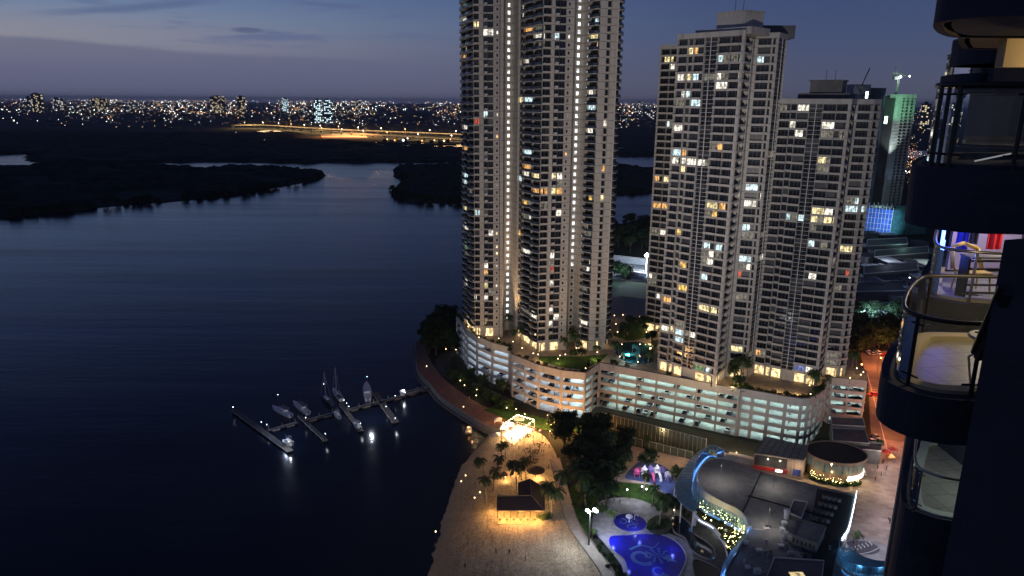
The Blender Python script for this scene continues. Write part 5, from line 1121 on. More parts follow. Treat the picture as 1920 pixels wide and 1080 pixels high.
# L shaped pavilion
m_rtile = mat('maroon_roof_tiles', (.040, .022, .020), .8, var=.3, sc=1.5, bump=.4, bsc=5)
zE, zR = 5.0, 7.2; V3 = lambda x, y, z: at(x, y, z)
E1, E2, E3 = V3(931, 958, zE), V3(1022, 958, zE), V3(1020, 915, zE); Rl, Rc_, R2_ = V3(932, 930, zR), V3(996, 929, zR), V3(994, 897, zR); L2_ = V3(971, 905, zE); L1_ = Vector((L2_.x + .1, Rc_.y + 2.4, zE)); Bk = Vector((E1.x, Rc_.y + 4.4, zE)); E1b = Bk; 
pv = thing('beach_pavilion', 'L shaped open beach pavilion with dark maroon tiled roof and warm light below', 'pavilion', (E1.x, E1.y, ZG)); b = MB()
def slab(mb, P, th=.22): 
    n_ = len(P); mb.add([tuple(q) for q in P] + [(q[0], q[1], q[2] - th) for q in P], [tuple(range(n_)), tuple(range(2 * n_ - 1, n_ - 1, -1))] + [(i, n_ + i, n_ + (i + 1) % n_, (i + 1) % n_) for i in range(n_)])
for P in ([E1, E2, Rc_, Rl], [E2, E3, R2_, Rc_], [R2_, L2_, L1_, Rc_], [Rl, Rc_, L1_, Bk], [E3, L2_, R2_]): slab(b, P)
b.build('roof', m_rtile, pv); b = MB(); b.tube([Rl, Rc_, R2_], .14, 6); b.tube([Rc_, E2], .12, 6); b.tube([E1, E2], .10, 5); b.build('roof_ridge', mat('ridge_tile', (.13, .10, .09), .8), pv)
b = MB()
for i in range(8): q = E1.lerp(E2, (i + .15) / 7.4); b.box(q.x - .12, q.x + .12, q.y + .9, q.y + 1.14, ZG, zE + .3); 
for i in range(6): q = E2.lerp(E3, (i + .5) / 6); b.box(q.x - 1.1, q.x - .88, q.y - .1, q.y + .1, ZG, zE + .4)
b.build('timber_posts', m_bark, pv)
b = MB(); b.poly([(E1.x + .4, E1.y - 2.2), (E2.x - .4, E2.y - 2.2), (E2.x - .4, E3.y), (L2_.x + .4, L2_.y - .5), (L2_.x + .4, Rc_.y + 2), (E1.x + .4, Rc_.y + 3)], ZG - .3, ZG + .08); b.build('floor', mat('warm_stone_floor', (.30, .23, .15), .7), pv)
b = MB()
for i in range(7): q = E1.lerp(E2, (i + .6) / 7.4); b.lathe((q.x, q.y + .9, zE - .75), [(.03, 0), (.15, .1), (.15, .25), (.03, .35)], 8)
b.build('eave_lamps', GY, pv)
for i in range(3): q = E1.lerp(E2, (i + .5) / 3); lamp('pavilion_light', 'AREA', (q.x, q.y + 1.2, zE - .5), 260, (1, .56, .16), sx=4, sy=.6)
for u in (.15, .5, .85): q = E1.lerp(E2, u); lamp('pavilion_lamp', 'POINT', (q.x, q.y - 1.3, zE - .6), 2100, (1, .48, .13), .3)
lamp('pavilion_lamp', 'POINT', (E1.x - 1.6, E1.y + 4, zE - .6), 1100, (1, .50, .13), .3); lamp('pavilion_lamp', 'POINT', (E3.x + 1.2, E3.y, zE - .5), 900, (1, .56, .16), .3)
for i in range(7): q = E1.lerp(E2, (i + .5) / 7); tb = thing('beach_table', 'small table on the terrace in front of the dark pavilion', 'table', (q.x, q.y - .9, ZG), 'tables at the pavilion front'); b = MB(); b.bar((q.x, q.y - .9, ZG), (q.x, q.y - .9, ZG + .72), .05, 6); b.lathe((q.x, q.y - .9, ZG + .72), [(.45, 0), (.45, .05)], 10); b.build('table_top', m_bark, tb)
for x, y, s, l in ((974, 972, .35, 'potted palm in front of the pavilion terrace'), ): put_palm(x, y, ZG, l, None, s=s)
for x, y in ((1012, 972), (1018, 975), (1024, 974), (1030, 971)): put_shrub(x, y, ZG, 'low bush on the sand at the pavilion right corner', 'bushes at the pavilion', s=1.3)
b = MB(); pg_ = [(900, 923), (887, 936), (888, 928)]
for i, (x, y) in enumerate([(900, 930), (865, 909), (873, 898), (890, 940), (817, 1004)]):
    q = at(x, y, .6 if x < 880 else 1.5); lr = thing('beach_lantern', ['lantern on the wet sand left of the pavilion', 'lower left lantern by the waterline', 'upper left lantern by the waterline', 'lantern on the sand between pavilion and water', 'small buoy light at the lower waterline'][i], 'lantern', q); b = MB(); b.bar((q.x, q.y, -.5), (q.x, q.y, q.z + 1.1), .05, 5); b.build('stick', m_post, lr); b = MB(); b.lathe((q.x, q.y, q.z + 1.1), [(.03, 0), (.16, .1), (.16, .3), (.03, .4)], 8); b.build('lantern_glass', GW, lr)
q = at(879, 808, 0); br_ = thing('party_boat', 'small lit boat glowing orange on the dark water by the beach', 'boat', q); b = MB(); b.hexa([(q.x - 1, q.y - 2, -.4), (q.x + 1, q.y - 2, -.4), (q.x + .8, q.y + 2, -.4), (q.x - .8, q.y + 2, -.4), (q.x - 1.3, q.y - 2.4, .5), (q.x + 1.3, q.y - 2.4, .5), (q.x + 1, q.y + 2.8, .5), (q.x - 1, q.y + 2.8, .5)]); b.build('hull', m_rail, br_)
b = MB(); b.box(q.x - .7, q.x + .7, q.y - .8, q.y + 1, .5, 1.6); b.build('cabin', m_rail, br_); b = MB(); octa(b, q.x, q.y - 1.2, 2.1, .35, 0); octa(b, q.x + .4, q.y - 2.2, 1.0, .25, 0); b.build('deck_lamp', GO, br_); lamp('boat_light', 'POINT', (q.x + 1.5, q.y - 3, 2.4), 120, (1, .5, .25), .2)

# ---------------- courts behind the fence
b = MB(); b.sheet(g2([(1108, 770), (1118, 762), (1395, 826), (1440, 836), (1420, 858), (1330, 842), (1300, 856), (1140, 815)]), ZG + .02); struct('court_ground', b, mat('court_surface', (.05, .055, .035), .9, var=.5, sc=.12))
m_fence = glass_mat('mesh_fence', (.55, .62, .45), .35, .5)
for lab, a, c, h, n_ in (('tall green mesh fence of the court, rear one', (1128, 800), (1322, 852), 6.0, 26), ('lower fence of framed panels in front of the tall mesh fence', (1178, 832), (1298, 862), 3.0, 9)):
    A_, C_ = at(*a, ZG), at(*c, ZG); fr = Frame((A_.x, A_.y), (C_.x, C_.y)); fn = thing('mesh_fence', lab, 'fence', A_); b = MB(); b.boxf(fr, 0, fr.L, -.01, .01, ZG, ZG + h); b.build('mesh', m_fence, fn)
    for k in range(n_ + 1): u = fr.L * k / n_; b = MB(); b.boxf(fr, u - .05, u + .05, -.06, .06, ZG, ZG + h + .1); b.build('post', m_rail, fn)
    b = MB(); b.boxf(fr, 0, fr.L, .062, .14, ZG + h - .1, ZG + h); b.build('top_rail', m_rail, fn)
for x, y, e in ((1180, 812, 500), (1240, 832, 500), (1300, 842, 400), (1230, 862, 500), (1280, 868, 500)):
    q = at(x, y, ZG); lamp('court_lamp', 'POINT', (q.x, q.y, ZG + 5), e, (1, .66, .36), .3)
# ================================================================ MALL, SHOPS, PLAZA
ZM = 10.0; gm = lambda L, z=ZM: pix(L, z)
m_mroof = mat('mall_roof_membrane', (.21, .205, .20), .9, var=.25, sc=.25, dirt=((.10, .10, .10), .5, .7)); m_blue = mat('blue_led', em=(.12, .35, 1), es=2.2); m_wled = mat('white_led', em=(.85, .9, 1), es=3.5)
m_can = mat('blue_grey_canopy', (.20, .38, .48), .4, var=.2, sc=.8)
ml = thing('shopping_mall', 'curved flat roofed mall with blue lit glass edge and ribbed canopy', 'shopping mall', at(1450, 950, 2))
inner_e = polyline_smooth(gm([(1366, 862), (1340, 860), (1318, 872), (1308, 890), (1310, 908), (1326, 926), (1358, 944), (1386, 958), (1400, 978), (1402, 1000), (1382, 1035), (1362, 1070), (1356, 1110)]), 4)
roofP = inner_e + gm([(1440, 1180), (1600, 1180), (1572, 1040), (1590, 1000), (1604, 926), (1530, 910), (1428, 885)])
b = MB(); b.poly(roofP, 6.5, ZM, 1, 0); b.build('roof', [m_mroof, m_conc], ml)
b = MB()
for P in (gm([(1428, 885), (1392, 962)]), gm([(1402, 930), (1530, 965)])): b.wallstrip(P, ZM + .01, ZM + .25, .35)
b.build('roof_joint', mat('black_joint', (.015, .015, .015), .9), ml)
b = MB(); b.wallstrip(inner_e, ZM + .0, ZM + .4, .35); b.build('parapet', m_conc, ml)
# glass balustrade band leaning outward below the roof edge, with blue light line
out_e = polyline_smooth(gm([(1358, 850), (1330, 842), (1304, 873), (1298, 905), (1304, 926), (1326, 946), (1362, 964), (1392, 982), (1398, 1000), (1374, 1035), (1354, 1070), (1348, 1110)], ZM - .3), 4)
b = MB(); n_ = min(len(inner_e), len(out_e))
ga = glass_mat('teal_glass', (.55, .85, .92), .38, .08)
for i in range(n_ - 1):
    a, c = Vector((*out_e[i], ZM + .9)), Vector((*out_e[i + 1], ZM + .9)); a2, c2 = Vector((*out_e[i], ZM - 3.2)), Vector((*out_e[i + 1], ZM - 3.2)); b.add([a2, c2, c, a], [(0, 1, 2, 3)])
b.build('glass_band', ga, ml)
b = MB(); b.wallstrip(out_e, ZM + .9, ZM + 1.02, .16); b.wallstrip(out_e, ZM - 3.3, ZM - 3.18, .3)
for i in range(0, n_, 1): b.bar((*out_e[i], ZM - 3.2), (*out_e[i], ZM + .9), .06, 4)
b.build('balustrade_rail', mat('pale_blue_metal', (.25, .4, .6), .4), ml)
b = MB(); b.wallstrip([(q[0] + .25, q[1] + .1) for q in out_e], ZM - 3.1, ZM - 2.9, .12); b.build('blue_light_line', m_blue, ml)
for i in range(2, n_ - 1, 5): q = out_e[i]; lamp('blue_edge_light', 'POINT', (q[0] + .7, q[1] + .3, ZM + .9), 75, (.18, .42, 1), .3)
# terrace strip below the glass
b = MB(); b.poly(out_e + [(q[0] + 6, q[1] + 2) for q in out_e[::-1]], ZM - 3.6, ZM - 3.3); b.build('terrace_slab', m_conc, ml)
# ribbed canopy
o1 = polyline_smooth(gm([(1316, 841), (1290, 866), (1268, 901), (1266, 920), (1274, 940), (1300, 960)], ZM - 1.5), 6); i1 = polyline_smooth(gm([(1328, 844), (1304, 870), (1297, 900), (1296, 915), (1300, 930), (1312, 948)], ZM - 1.2), 6)
b = MB(); rb = MB()
for i in range(len(o1) - 1):
    b.add([(*o1[i], ZM - 1.5), (*o1[i + 1], ZM - 1.5), (*i1[i + 1], ZM - 1.2), (*i1[i], ZM - 1.2), (*o1[i], ZM - 1.62), (*o1[i + 1], ZM - 1.62), (*i1[i + 1], ZM - 1.32), (*i1[i], ZM - 1.32)], [(0, 1, 2, 3), (7, 6, 5, 4), (0, 4, 5, 1), (3, 2, 6, 7)])
    rb.bar((*o1[i], ZM - 1.42), (*i1[i], ZM - 1.1), .09, 4)
b.build('canopy', m_can, ml); rb.build('canopy_ribs', m_mroof, ml)
b = MB()
for i in range(0, len(o1), 5): b.bar((*o1[i], 2), (*o1[i], ZM - 1.6), .2, 8)
for x, y in ((1330, 990), (1302, 985), (1358, 1020)): q = at(x, y, 2); b.bar(q, (q.x, q.y, ZM - 3.4), .45, 12)
b.build('column', m_rail, ml)
# fairy light garden terrace
TGd = polyline_smooth(gm([(1304, 952), (1322, 944), (1362, 966), (1393, 984), (1396, 1002), (1378, 1030), (1366, 1046), (1360, 1020), (1338, 988), (1310, 972)], ZM - 3.8), 3, True)
tg = thing('terrace_garden', 'leaf shaped terrace bed glittering with yellow fairy lights', 'planted terrace', at(1350, 985, ZM - 4)); b = MB(); b.poly(TGd, ZM - 4.8, ZM - 3.8, 1, 0); b.build('bed', [m_soil, m_conc], tg); b = MB(); b.wallstrip(TGd, ZM - 4.9, ZM - 3.5, .25, closed=True); b.build('white_rim', m_rail, tg)
b = MB(); b.wallstrip([(q[0], q[1] - .25) for q in TGd[14:]], ZM - 4.2, ZM - 4.05, .1); b.build('rim_light', m_wled, tg)
fl = MB(); rs = random.Random(4); k = 0
while k < 46:
    x, y = rs.uniform(1300, 1398), rs.uniform(944, 1046); q = at(x, y, ZM - 3.8)
    if not inpoly(q.x, q.y, TGd): continue
    put_shrub(x, y, ZM - 3.8, 'leafy shrub wound with fairy lights on the mall terrace', 'shrubs of the fairy light terrace', s=1.0); k += 1
    for _ in range(3): octa(fl, q.x + rs.uniform(-.8, .8), q.y + rs.uniform(-.8, .8), ZM - 3.8 + rs.uniform(.7, 1.7), rs.choice((.09, .12, .2)), 0)
for _ in range(0):
    i = rs.randrange(8, n_ - 10); q = out_e[i]; octa(fl, q[0] - 1.0, q[1] - 1.2, ZM - 3.0 + rs.uniform(0, .8), .14, 0)
o = fl.build('fairy_lights', mat('fairy_light_glow', em=(1, .82, .35), es=16), tg); o['kind'] = 'stuff'
for x, y in ((1325, 962), (1355, 978), (1380, 1000), (1372, 1028)): q = at(x, y, ZM - 3.8); lamp('fairy_glow', 'POINT', (q.x, q.y - .5, ZM - 1.6), 260, (1, .76, .25), .4)
q = at(1300, 1000, ZG); lamp('under_terrace_lamp', 'POINT', (at(1345, 1000, 2).x, at(1345, 1000, 2).y, 4.5), 160, (.85, .95, .8), .3); lamp('garden_lamp_light', 'POINT', (at(1264, 955, 3).x, at(1264, 955, 3).y, 4), 120, (1, .9, .7), .3)
put_lamp(1264, 956, ZG, 'w', 'white garden lamp in the bed under the mall walkway', None)
# roof plant zone (right part, sunken look)
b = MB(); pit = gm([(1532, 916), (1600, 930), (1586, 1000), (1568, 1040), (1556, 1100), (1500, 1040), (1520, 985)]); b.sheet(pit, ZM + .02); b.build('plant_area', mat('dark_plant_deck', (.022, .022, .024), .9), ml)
def rbox(label, P, z0, z1, m, name='roof_house', part='walls', cap=None):
    c = at(P[0][0], P[0][1], z1); r_ = thing(name, label, name.replace('_', ' '), (c.x, c.y, z0)); b = MB(); Q = pix(P, z1); b.poly(Q, z0, z1); b.build(part, m, r_)
    b = MB(); b.wallstrip(Q, z1 + .003, z1 + .3, .3, closed=True); b.build('coping', cap or m_conc, r_); return r_, Q
rbox('flat hatch house with pale rim on the mall roof', [(1488, 938), (1514, 942), (1502, 972), (1478, 962)], ZM, ZM + 1.4, m_roofc, cap=m_rail)
r_, Q = rbox('largest pale plant house in the middle of the mall roof', [(1500, 975), (1548, 988), (1532, 1018), (1486, 1002)], ZM, ZM + 3.2, mat('grey_render', (.2, .2, .2), .85), cap=m_roofc)
b = MB()
for k in range(6): a = Vector(Q[3]).lerp(Vector(Q[2]), (k + .5) / 6); b.box(a.x - .3, a.x + .3, a.y - .06, a.y + .01, ZM + 1.2, ZM + 2.3)
b.build('louvre', m_void, r_)
r_, Q = rbox('long roof house with lit skylight near the bottom edge', [(1452, 1046), (1545, 1052), (1540, 1092), (1436, 1086)], ZM, ZM + 1.6, m_roofc, cap=m_rail)
b = MB(); a = at(1493, 1076, ZM + 1.65); b.box(a.x - 1.6, a.x + 1.8, a.y - .9, a.y + .6, ZM + 1.62, ZM + 1.75); b.build('skylight', lit('skylight_glow', (1, .78, .4), 1.2, .7, 8), r_)
rs = random.Random(6); k = 0; acm = mat('ac_unit_metal', (.16, .165, .17), .5, var=.2)
for (x, y) in [(1545 + 9 * c_ - 7 * r, 935 + 2 * c_ + 13 * r) for r in range(9) for c_ in range(4)]:
    q = at(x, y, ZM); 
    if not inpoly(q.x, q.y, pit): continue
    un = thing('condenser_unit', 'grey condenser unit in the rows of the dark plant deck', 'condenser unit', (q.x, q.y, ZM), 'condenser units on the mall roof'); b = MB(); b.box(q.x - .5, q.x + .5, q.y - .45, q.y + .45, ZM + .05, ZM + 1.1); b.build('case', acm, un); b = MB(); b.lathe((q.x, q.y, ZM + 1.1), [(.36, 0), (.36, .08), (.1, .09)], 10); b.build('fan', m_void, un)
for i, (x, y) in enumerate([(1474, 972), (1469, 992), (1472, 1012), (1475, 1030), (1434, 1040), (1442, 1044), (1446, 1036), (1395, 1056), (1412, 1030), (1555, 1030), (1450, 1062)]):
    q = at(x, y, ZM); un = thing('roof_vent', ['fat white vent box right of the long roof joint', 'white vent drum below the hatch house', 'tall white vent stack left of the plant house', 'short grey vent beside the tall stack', 'first of three small vents by the lit skylight', 'second of three small vents by the lit skylight', 'third of three small vents by the lit skylight', 'small white vent near the blue glass edge', 'vent pipe in the open part of the lower roof', 'grey vent on the dark plant deck edge', 'vent at the corner of the skylight house'][i], 'roof vent', (q.x, q.y, ZM)); b = MB(); s = (.9, .8, .8, .6)[i] if i < 4 else .35
    b.lathe((q.x, q.y, ZM), [(s * .8, 0), (s * .8, 2.2 * s), (s, 2.3 * s), (s, 2.9 * s), (s * .3, 3.1 * s)], 12); b.build('drum', m_rail if i in (0, 1, 2, 7) else acm, un)
# right edge of the mall, glass with bright led strip, cyan canopy over the plaza
re_ = polyline_smooth(gm([(1604, 925), (1598, 955), (1588, 995), (1574, 1020), (1574, 1042), (1590, 1060), (1625, 1070), (1665, 1070)]), 4)
b = MB()
for i in range(len(re_) - 1): b.add([(*re_[i], ZM - 3), (*re_[i + 1], ZM - 3), (*re_[i + 1], ZM + 1), (*re_[i], ZM + 1)], [(0, 1, 2, 3)])
b.build('glass_band', ga, ml); b = MB(); b.wallstrip(re_, ZM + 1, ZM + 1.15, .2); b.wallstrip(re_, ZM - 3.2, ZM - 3, .3)
for q in re_: b.bar((*q, ZM - 3), (*q, ZM + 1), .06, 4)
b.build('balustrade_rail', MATS['pale_blue_metal'], ml); b = MB(); b.wallstrip([(q[0] + .3, q[1]) for q in re_[:12]], ZM - 1.2, ZM + .9, .14); b.build('white_light_strip', m_wled, ml)
b = MB(); b.wallstrip([(q[0] + .2, q[1]) for q in re_], ZM - 2.9, ZM - 2.75, .12); b.build('blue_light_line', m_blue, ml)
for i in range(1, 12, 3): q = re_[i]; lamp('plaza_edge_light', 'POINT', (q[0] + 1.2, q[1], ZM + .2), 170, (.86, .84, 1), .3)
for i in range(14, len(re_), 4): q = re_[i]; lamp('blue_edge_light', 'POINT', (q[0] + .5, q[1] - .6, ZM + .8), 120, (.2, .55, 1), .3)
o2 = polyline_smooth(gm([(1578, 1030), (1584, 1048), (1604, 1056), (1640, 1058), (1668, 1060)], ZM - 1), 5); i2 = polyline_smooth(gm([(1588, 1020), (1606, 1034), (1622, 1044), (1645, 1050), (1668, 1052)], ZM - .9), 5); b = MB(); rb = MB()
o3 = polyline_smooth(gm([(1572, 1046), (1582, 1066), (1604, 1078), (1640, 1080), (1668, 1082)], ZM - 1.2), 5)
for P, Q_ in ((o2, i2), (o3, o2)):
    for i in range(len(P) - 1): b.add([(*P[i], ZM - 1.15), (*P[i + 1], ZM - 1.15), (*Q_[i + 1], ZM - 1.0), (*Q_[i], ZM - 1.0)], [(0, 1, 2, 3)]); rb.bar((*P[i], ZM - 1.05), (*Q_[i], ZM - .93), .07, 4)
b.build('plaza_canopy', m_can, ml); rb.build('canopy_ribs', m_mroof, ml)

# ---- plaza
mpz = bpy.data.materials.new('plaza_tiles'); mpz.use_nodes = True; t = NT(mpz.node_tree); p = t.n['Principled BSDF']; g = t.add('ShaderNodeNewGeometry'); mp = t.add('ShaderNodeMapping', inp={0: g.outputs['Position']}); mp.inputs['Rotation'].default_value = (0, 0, R(14))
br = t.add('ShaderNodeTexBrick', inp={0: mp.outputs[0], 'Scale': .55, 'Color1': (.40, .31, .27, 1), 'Color2': (.24, .17, .15, 1), 'Mortar': (.3, .25, .23, 1), 'Mortar Size': .012, 'Brick Width': 1.3, 'Row Height': .8}); t.l.new(br.outputs[0], p.inputs['Base Color']); p.inputs['Roughness'].default_value = .6
b = MB(); b.sheet(g2([(1604, 850), (1650, 822), (1700, 830), (1760, 900), (1760, 1100), (1560, 1120), (1586, 1010), (1600, 930)]), ZG + .02); struct('plaza', b, mpz)
wc = at(1625, 1030, ZG); b = MB(); b.sheet([(wc.x + 6.5 * math.cos(a / 28 * 2 * math.pi), wc.y + 5.5 * math.sin(a / 28 * 2 * math.pi)) for a in range(28)], ZG + .04); struct('wave_floor_ring', b, mat('pale_deck_stone'))
b = MB(); b.sheet([(wc.x - 1 + 4.8 * math.cos(a / 28 * 2 * math.pi), wc.y + .8 + 3.2 * math.sin(a / 28 * 2 * math.pi)) for a in range(28)], ZG + .06); struct('wave_floor', b, mat('navy_mosaic', (.03, .035, .07), .5))
b = MB()
for k in range(6): x = wc.x - 4 + k * 1.25; y = wc.y - .3 + k * .55; ribbon(b, [(x, y - .8), (x + .25, y), (x - .1, y + .7), (x + .4, y + 1.3)], [.2, .45, .35, .1], ZG + .07 + .004 * k)
ribbon(b, polyline_smooth([(wc.x - 4, wc.y - 2.2), (wc.x - 1.5, wc.y - 1.9), (wc.x + 1, wc.y - 1), (wc.x + 3.6, wc.y + .6)], 4), [.25] * 13, ZG + .10)
struct('wave_mosaic', b, m_mosw)
for x, y, e, c in ((1640, 880, 1500, (1, .80, .72)), (1645, 930, 1500, (1, .82, .74)), (1640, 985, 1200, (.95, .85, 1)), (1630, 1040, 900, (.8, .85, 1)), (1650, 845, 900, (1, .7, .55))):
    q = at(x, y, ZG); lamp('plaza_lamp', 'POINT', (q.x + 4, q.y, ZG + 6), e, c, .4)

# ---- shop with grey seamed roof
sh = thing('retail_shop', 'shop with grey seamed metal roof, glass front and red counter band', 'shop', at(1460, 880, ZG)); z1 = 9
SF = gm([(1414, 849), (1480, 858), (1479, 858), (1507, 862)], z1); P = gm([(1414, 849), (1507, 863), (1516, 842), (1436, 824)], z1)
b = MB(); b.poly(P, ZG, z1 - .3); b.build('wall', mat('peach_render', (.45, .34, .27), .8), sh)
b = MB(); slab(b, [Vector((*P[0], z1)), Vector((*P[1], z1)), Vector((*P[2], z1 + 1.2)), Vector((*P[3], z1 + 1.2))], .25)
b.build('roof', mat('grey_metal_roof', (.16, .17, .19), .5, metal=.3), sh); b = MB()
for k in range(8): a = Vector((*P[0], z1 + .05)).lerp(Vector((*P[1], z1 + .05)), k / 7); c = Vector((*P[3], z1 + 1.25)).lerp(Vector((*P[2], z1 + 1.25)), k / 7); b.bar(a, c, .12, 4)
b.build('roof_seam', m_void, sh)
fr = Frame(P[0], P[1]); b = MB(); b.boxf(fr, .4, fr.L * .68, .02, .12, 4.8, 8.4); b.build('shop_glass', mat('shop_glass', (.05, .06, .07), .1), sh)
b = MB(); b.boxf(fr, .2, fr.L * .7, .02, .5, 3.5, 4.6, 0); b.build('red_band', mat('red_sign_band', (.45, .03, .04), .5), sh)
b = MB(); b.boxf(fr, fr.L * .46, fr.L * .60, .52, .6, 3.6, 4.5); b.build('lit_sign', m_wled, sh)
b = MB()
for k in range(5): u = fr.L * (.72 + .065 * k); b.boxf(fr, u, u + .35, .02, .15, ZG, 8.6)
b.build('fluted_panel', m_pod, sh); b = MB(); a = fr.P(fr.L * .9, .2, 5); 
b.boxf(fr, fr.L * .82, fr.L * .96, .16, .22, 3.2, 5.4); b.build('blue_poster', mat('blue_poster_print', (.05, .09, .4), .6, var=.9, sc=.6), sh)
for u, e in ((.3, 260), (.55, 260), (.9, 240)): q = fr.P(fr.L * u, 2.2, 6.5); lamp('shop_light', 'POINT', q, e, (1, .7, .45), .25)
kq = at(1370, 862, ZG); kb = thing('counter_kiosk', 'low white counter kiosk with warm lamp behind the mall roof', 'kiosk', kq); b = MB(); fk = Frame(at(1345, 858, ZG)[:2], at(1405, 872, ZG)[:2]); b.boxf(fk, 4, 14, -1.5, 0, ZG, ZG + 2.2); b.build('counter', m_rail, kb); b = MB(); b.boxf(fk, 3.6, 14.4, -1.8, .3, ZG + 2.2, ZG + 2.4); b.build('counter_top', m_pod, kb)
for x, y, e in ((1385, 850, 700), (1350, 852, 500), (1325, 850, 300)): q = at(x, y, ZG); lamp('alley_lamp', 'POINT', (q.x, q.y - 1, ZG + 5), e, (1, .72, .46), .3)
put_lamp(1381, 848, ZG, 'w', 'yellow lamp over the lane behind the mall roof', None)
# ---- round restaurant with dark oval roof
rr_ = thing('round_restaurant', 'round dark roofed restaurant with glass front, white sign curve and string lights', 'restaurant', at(1565, 880, ZG)); c = at(1568, 849, 9.5)
OV = [(c.x + 9.6 * math.cos(a / 30 * 2 * math.pi), c.y + 8 * math.sin(a / 30 * 2 * math.pi)) for a in range(30)]; OV2 = [(c.x + 8.8 * math.cos(a / 30 * 2 * math.pi), c.y + 7.2 * math.sin(a / 30 * 2 * math.pi)) for a in range(30)]
b = MB(); b.poly(OV2, ZG, 9.2); b.build('wall', mat('brown_render', (.18, .12, .09), .8), rr_); b = MB(); b.poly(OV, 9.2, 9.6); b.build('roof', mat('dark_flat_roof', (.025, .022, .02), .9), rr_); b = MB(); b.wallstrip(OV, 9.1, 9.95, .3, closed=True); b.build('roof_edge', mat('brown_edge', (.3, .2, .15), .7), rr_)
b = MB()
for i in range(14, 30):
    a, d_ = Vector(OV2[i % 30]), Vector(OV2[(i + 1) % 30]); f_ = Frame(a, d_); b.boxf(f_, .25, f_.L - .25, .02, .12, 5.4, 8.6)
b.build('window_band', mat('restaurant_glass', (.10, .13, .13), .15, em=(.6, .8, .75), es=.06), rr_)
b = MB()
for i in range(23, 29): f_ = Frame(OV2[i], OV2[(i + 1) % 30]); b.boxf(f_, 0, f_.L, .25, .5, 3.2, 4.9)
b.build('white_sign_band', mat('white_sign_glow', (.6, .6, .6), em=(1, .97, .9), es=1.1), rr_)
b = MB(); rs = random.Random(9)
for k in range(60): a = rs.uniform(3.5, 5.3); octa(b, c.x + (9.4 + rs.random()) * math.cos(a), c.y + (8 + rs.random()) * math.sin(a), ZG + rs.uniform(1, 2.8), rs.choice((.07, .12)), 0)
o = b.build('string_lights', MATS['fairy_light_glow'], rr_); o['kind'] = 'stuff'
for k in range(14): a = 3.6 + k * .125; q = Vector((c.x + 10 * math.cos(a), c.y + 8.6 * math.sin(a), ZG)); SHRUB[k % 2].put(q, k, 1.3, 'hedge bush with string lights in front of the round restaurant', 'hedge of the round restaurant')
for a, e in ((3.7, 260), (4.3, 320), (4.9, 320), (5.5, 420)): lamp('restaurant_lamp', 'POINT', (c.x + 11 * math.cos(a), c.y + 9.5 * math.sin(a), ZG + 3), e, (1, .74, .34), .3)
q = at(1559, 872, 9.9); b = MB(); octa(b, q.x, q.y, 10.2, .35, 0); b.bar((q.x, q.y, 9.5), (q.x, q.y, 10.2), .05, 5); single('roof_lamp', b, GW, 'single bright lamp on the front edge of the round dark roof', 'lamp', (q.x, q.y, 9.6))
# low grey blocks right of it and loading yard
for lab, P, z0, z1_ in (('plain grey low roof beside the car park right end', [(1560, 803), (1622, 806), (1630, 832), (1562, 826)], 2, 8), ('small grey canopy roof next to the round restaurant', [(1605, 828), (1654, 832), (1652, 846), (1600, 842)], 2, 7), ('walled ramp roof at the foot of the car park right end', [(1558, 782), (1618, 785), (1622, 800), (1560, 797)], 2, 9)):
    rbox(lab, P, z0, z1_, m_roofc, 'service_building')
# red tents and stalls near the plaza top
for i, (x, y, mm) in enumerate([(1660, 857, 'red'), (1668, 866, 'orange'), (1672, 852, 'red'), (1612, 893, 'white'), (1600, 902, 'red')]):
    q = at(x, y, ZG); st = thing('market_stall', ['red awning stall at the top right of the plaza', 'orange awning stall in front of the red one', 'dark red stall behind the others on the plaza', 'small white stall by the restaurant sign', 'low red stall at the corner of the mall glass'][i], 'stall', q); b = MB()
    for sx in (-1.2, 1.2):
        for sy in (-1, 1): b.bar((q.x + sx, q.y + sy, ZG), (q.x + sx, q.y + sy, ZG + 2.2), .05, 5)
    b.build('pole', m_post, st); b = MB(); b.add([(q.x - 1.5, q.y - 1.3, ZG + 2.1), (q.x + 1.5, q.y - 1.3, ZG + 2.1), (q.x + 1.5, q.y + 1.3, ZG + 2.1), (q.x - 1.5, q.y + 1.3, ZG + 2.1), (q.x, q.y, ZG + 3)], [(0, 1, 4), (1, 2, 4), (2, 3, 4), (3, 0, 4), (3, 2, 1, 0)]); b.build('awning', mat('awning_' + mm, {'red': (.5, .03, .03), 'orange': (.6, .2, .05), 'white': (.7, .7, .7)}[mm], .7), st)
b = MB(); lamp('stall_lamp', 'POINT', (at(1664, 860, 2).x, at(1664, 860, 2).y - 3, 6), 500, (1, .75, .6), .3)

# ---- street at the right of the car park, orange lit
b = MB(); b.sheet(g2([(1612, 662), (1690, 655), (1800, 660), (1800, 700), (1760, 860), (1640, 862), (1632, 800), (1628, 720)]), ZG + .015); struct('road', b, mat('orange_lit_asphalt', (.16, .14, .125), .8, var=.2, sc=.4))
b = MB()
for k in range(16):
    y0 = 712 + k * 4.2; a = at(1630 + k * .3, y0, ZG); c = at(1652 + k * .6, y0 + 4, ZG); ribbon(b, [(a.x, a.y), (c.x, c.y)], .22, ZG + .03)
a, c = at(1626, 700, ZG), at(1668, 860, ZG); ribbon(b, [(a.x, a.y), (c.x, c.y)], .3, ZG + .034); a, c = at(1655, 668, ZG), at(1662, 760, ZG); ribbon(b, [(a.x, a.y), (c.x, c.y)], .3, ZG + .034); struct('road_marking', b, m_rail)
for i, (x, y, e) in enumerate([(1640, 690, 9000), (1636, 740, 7500), (1690, 760, 7000), (1662, 820, 4500), (1660, 668, 5500)]):
    q = at(x, y, ZG); lamp('street_light', 'POINT', (q.x, q.y, ZG + 8), e, (1, .27, .08), .3)
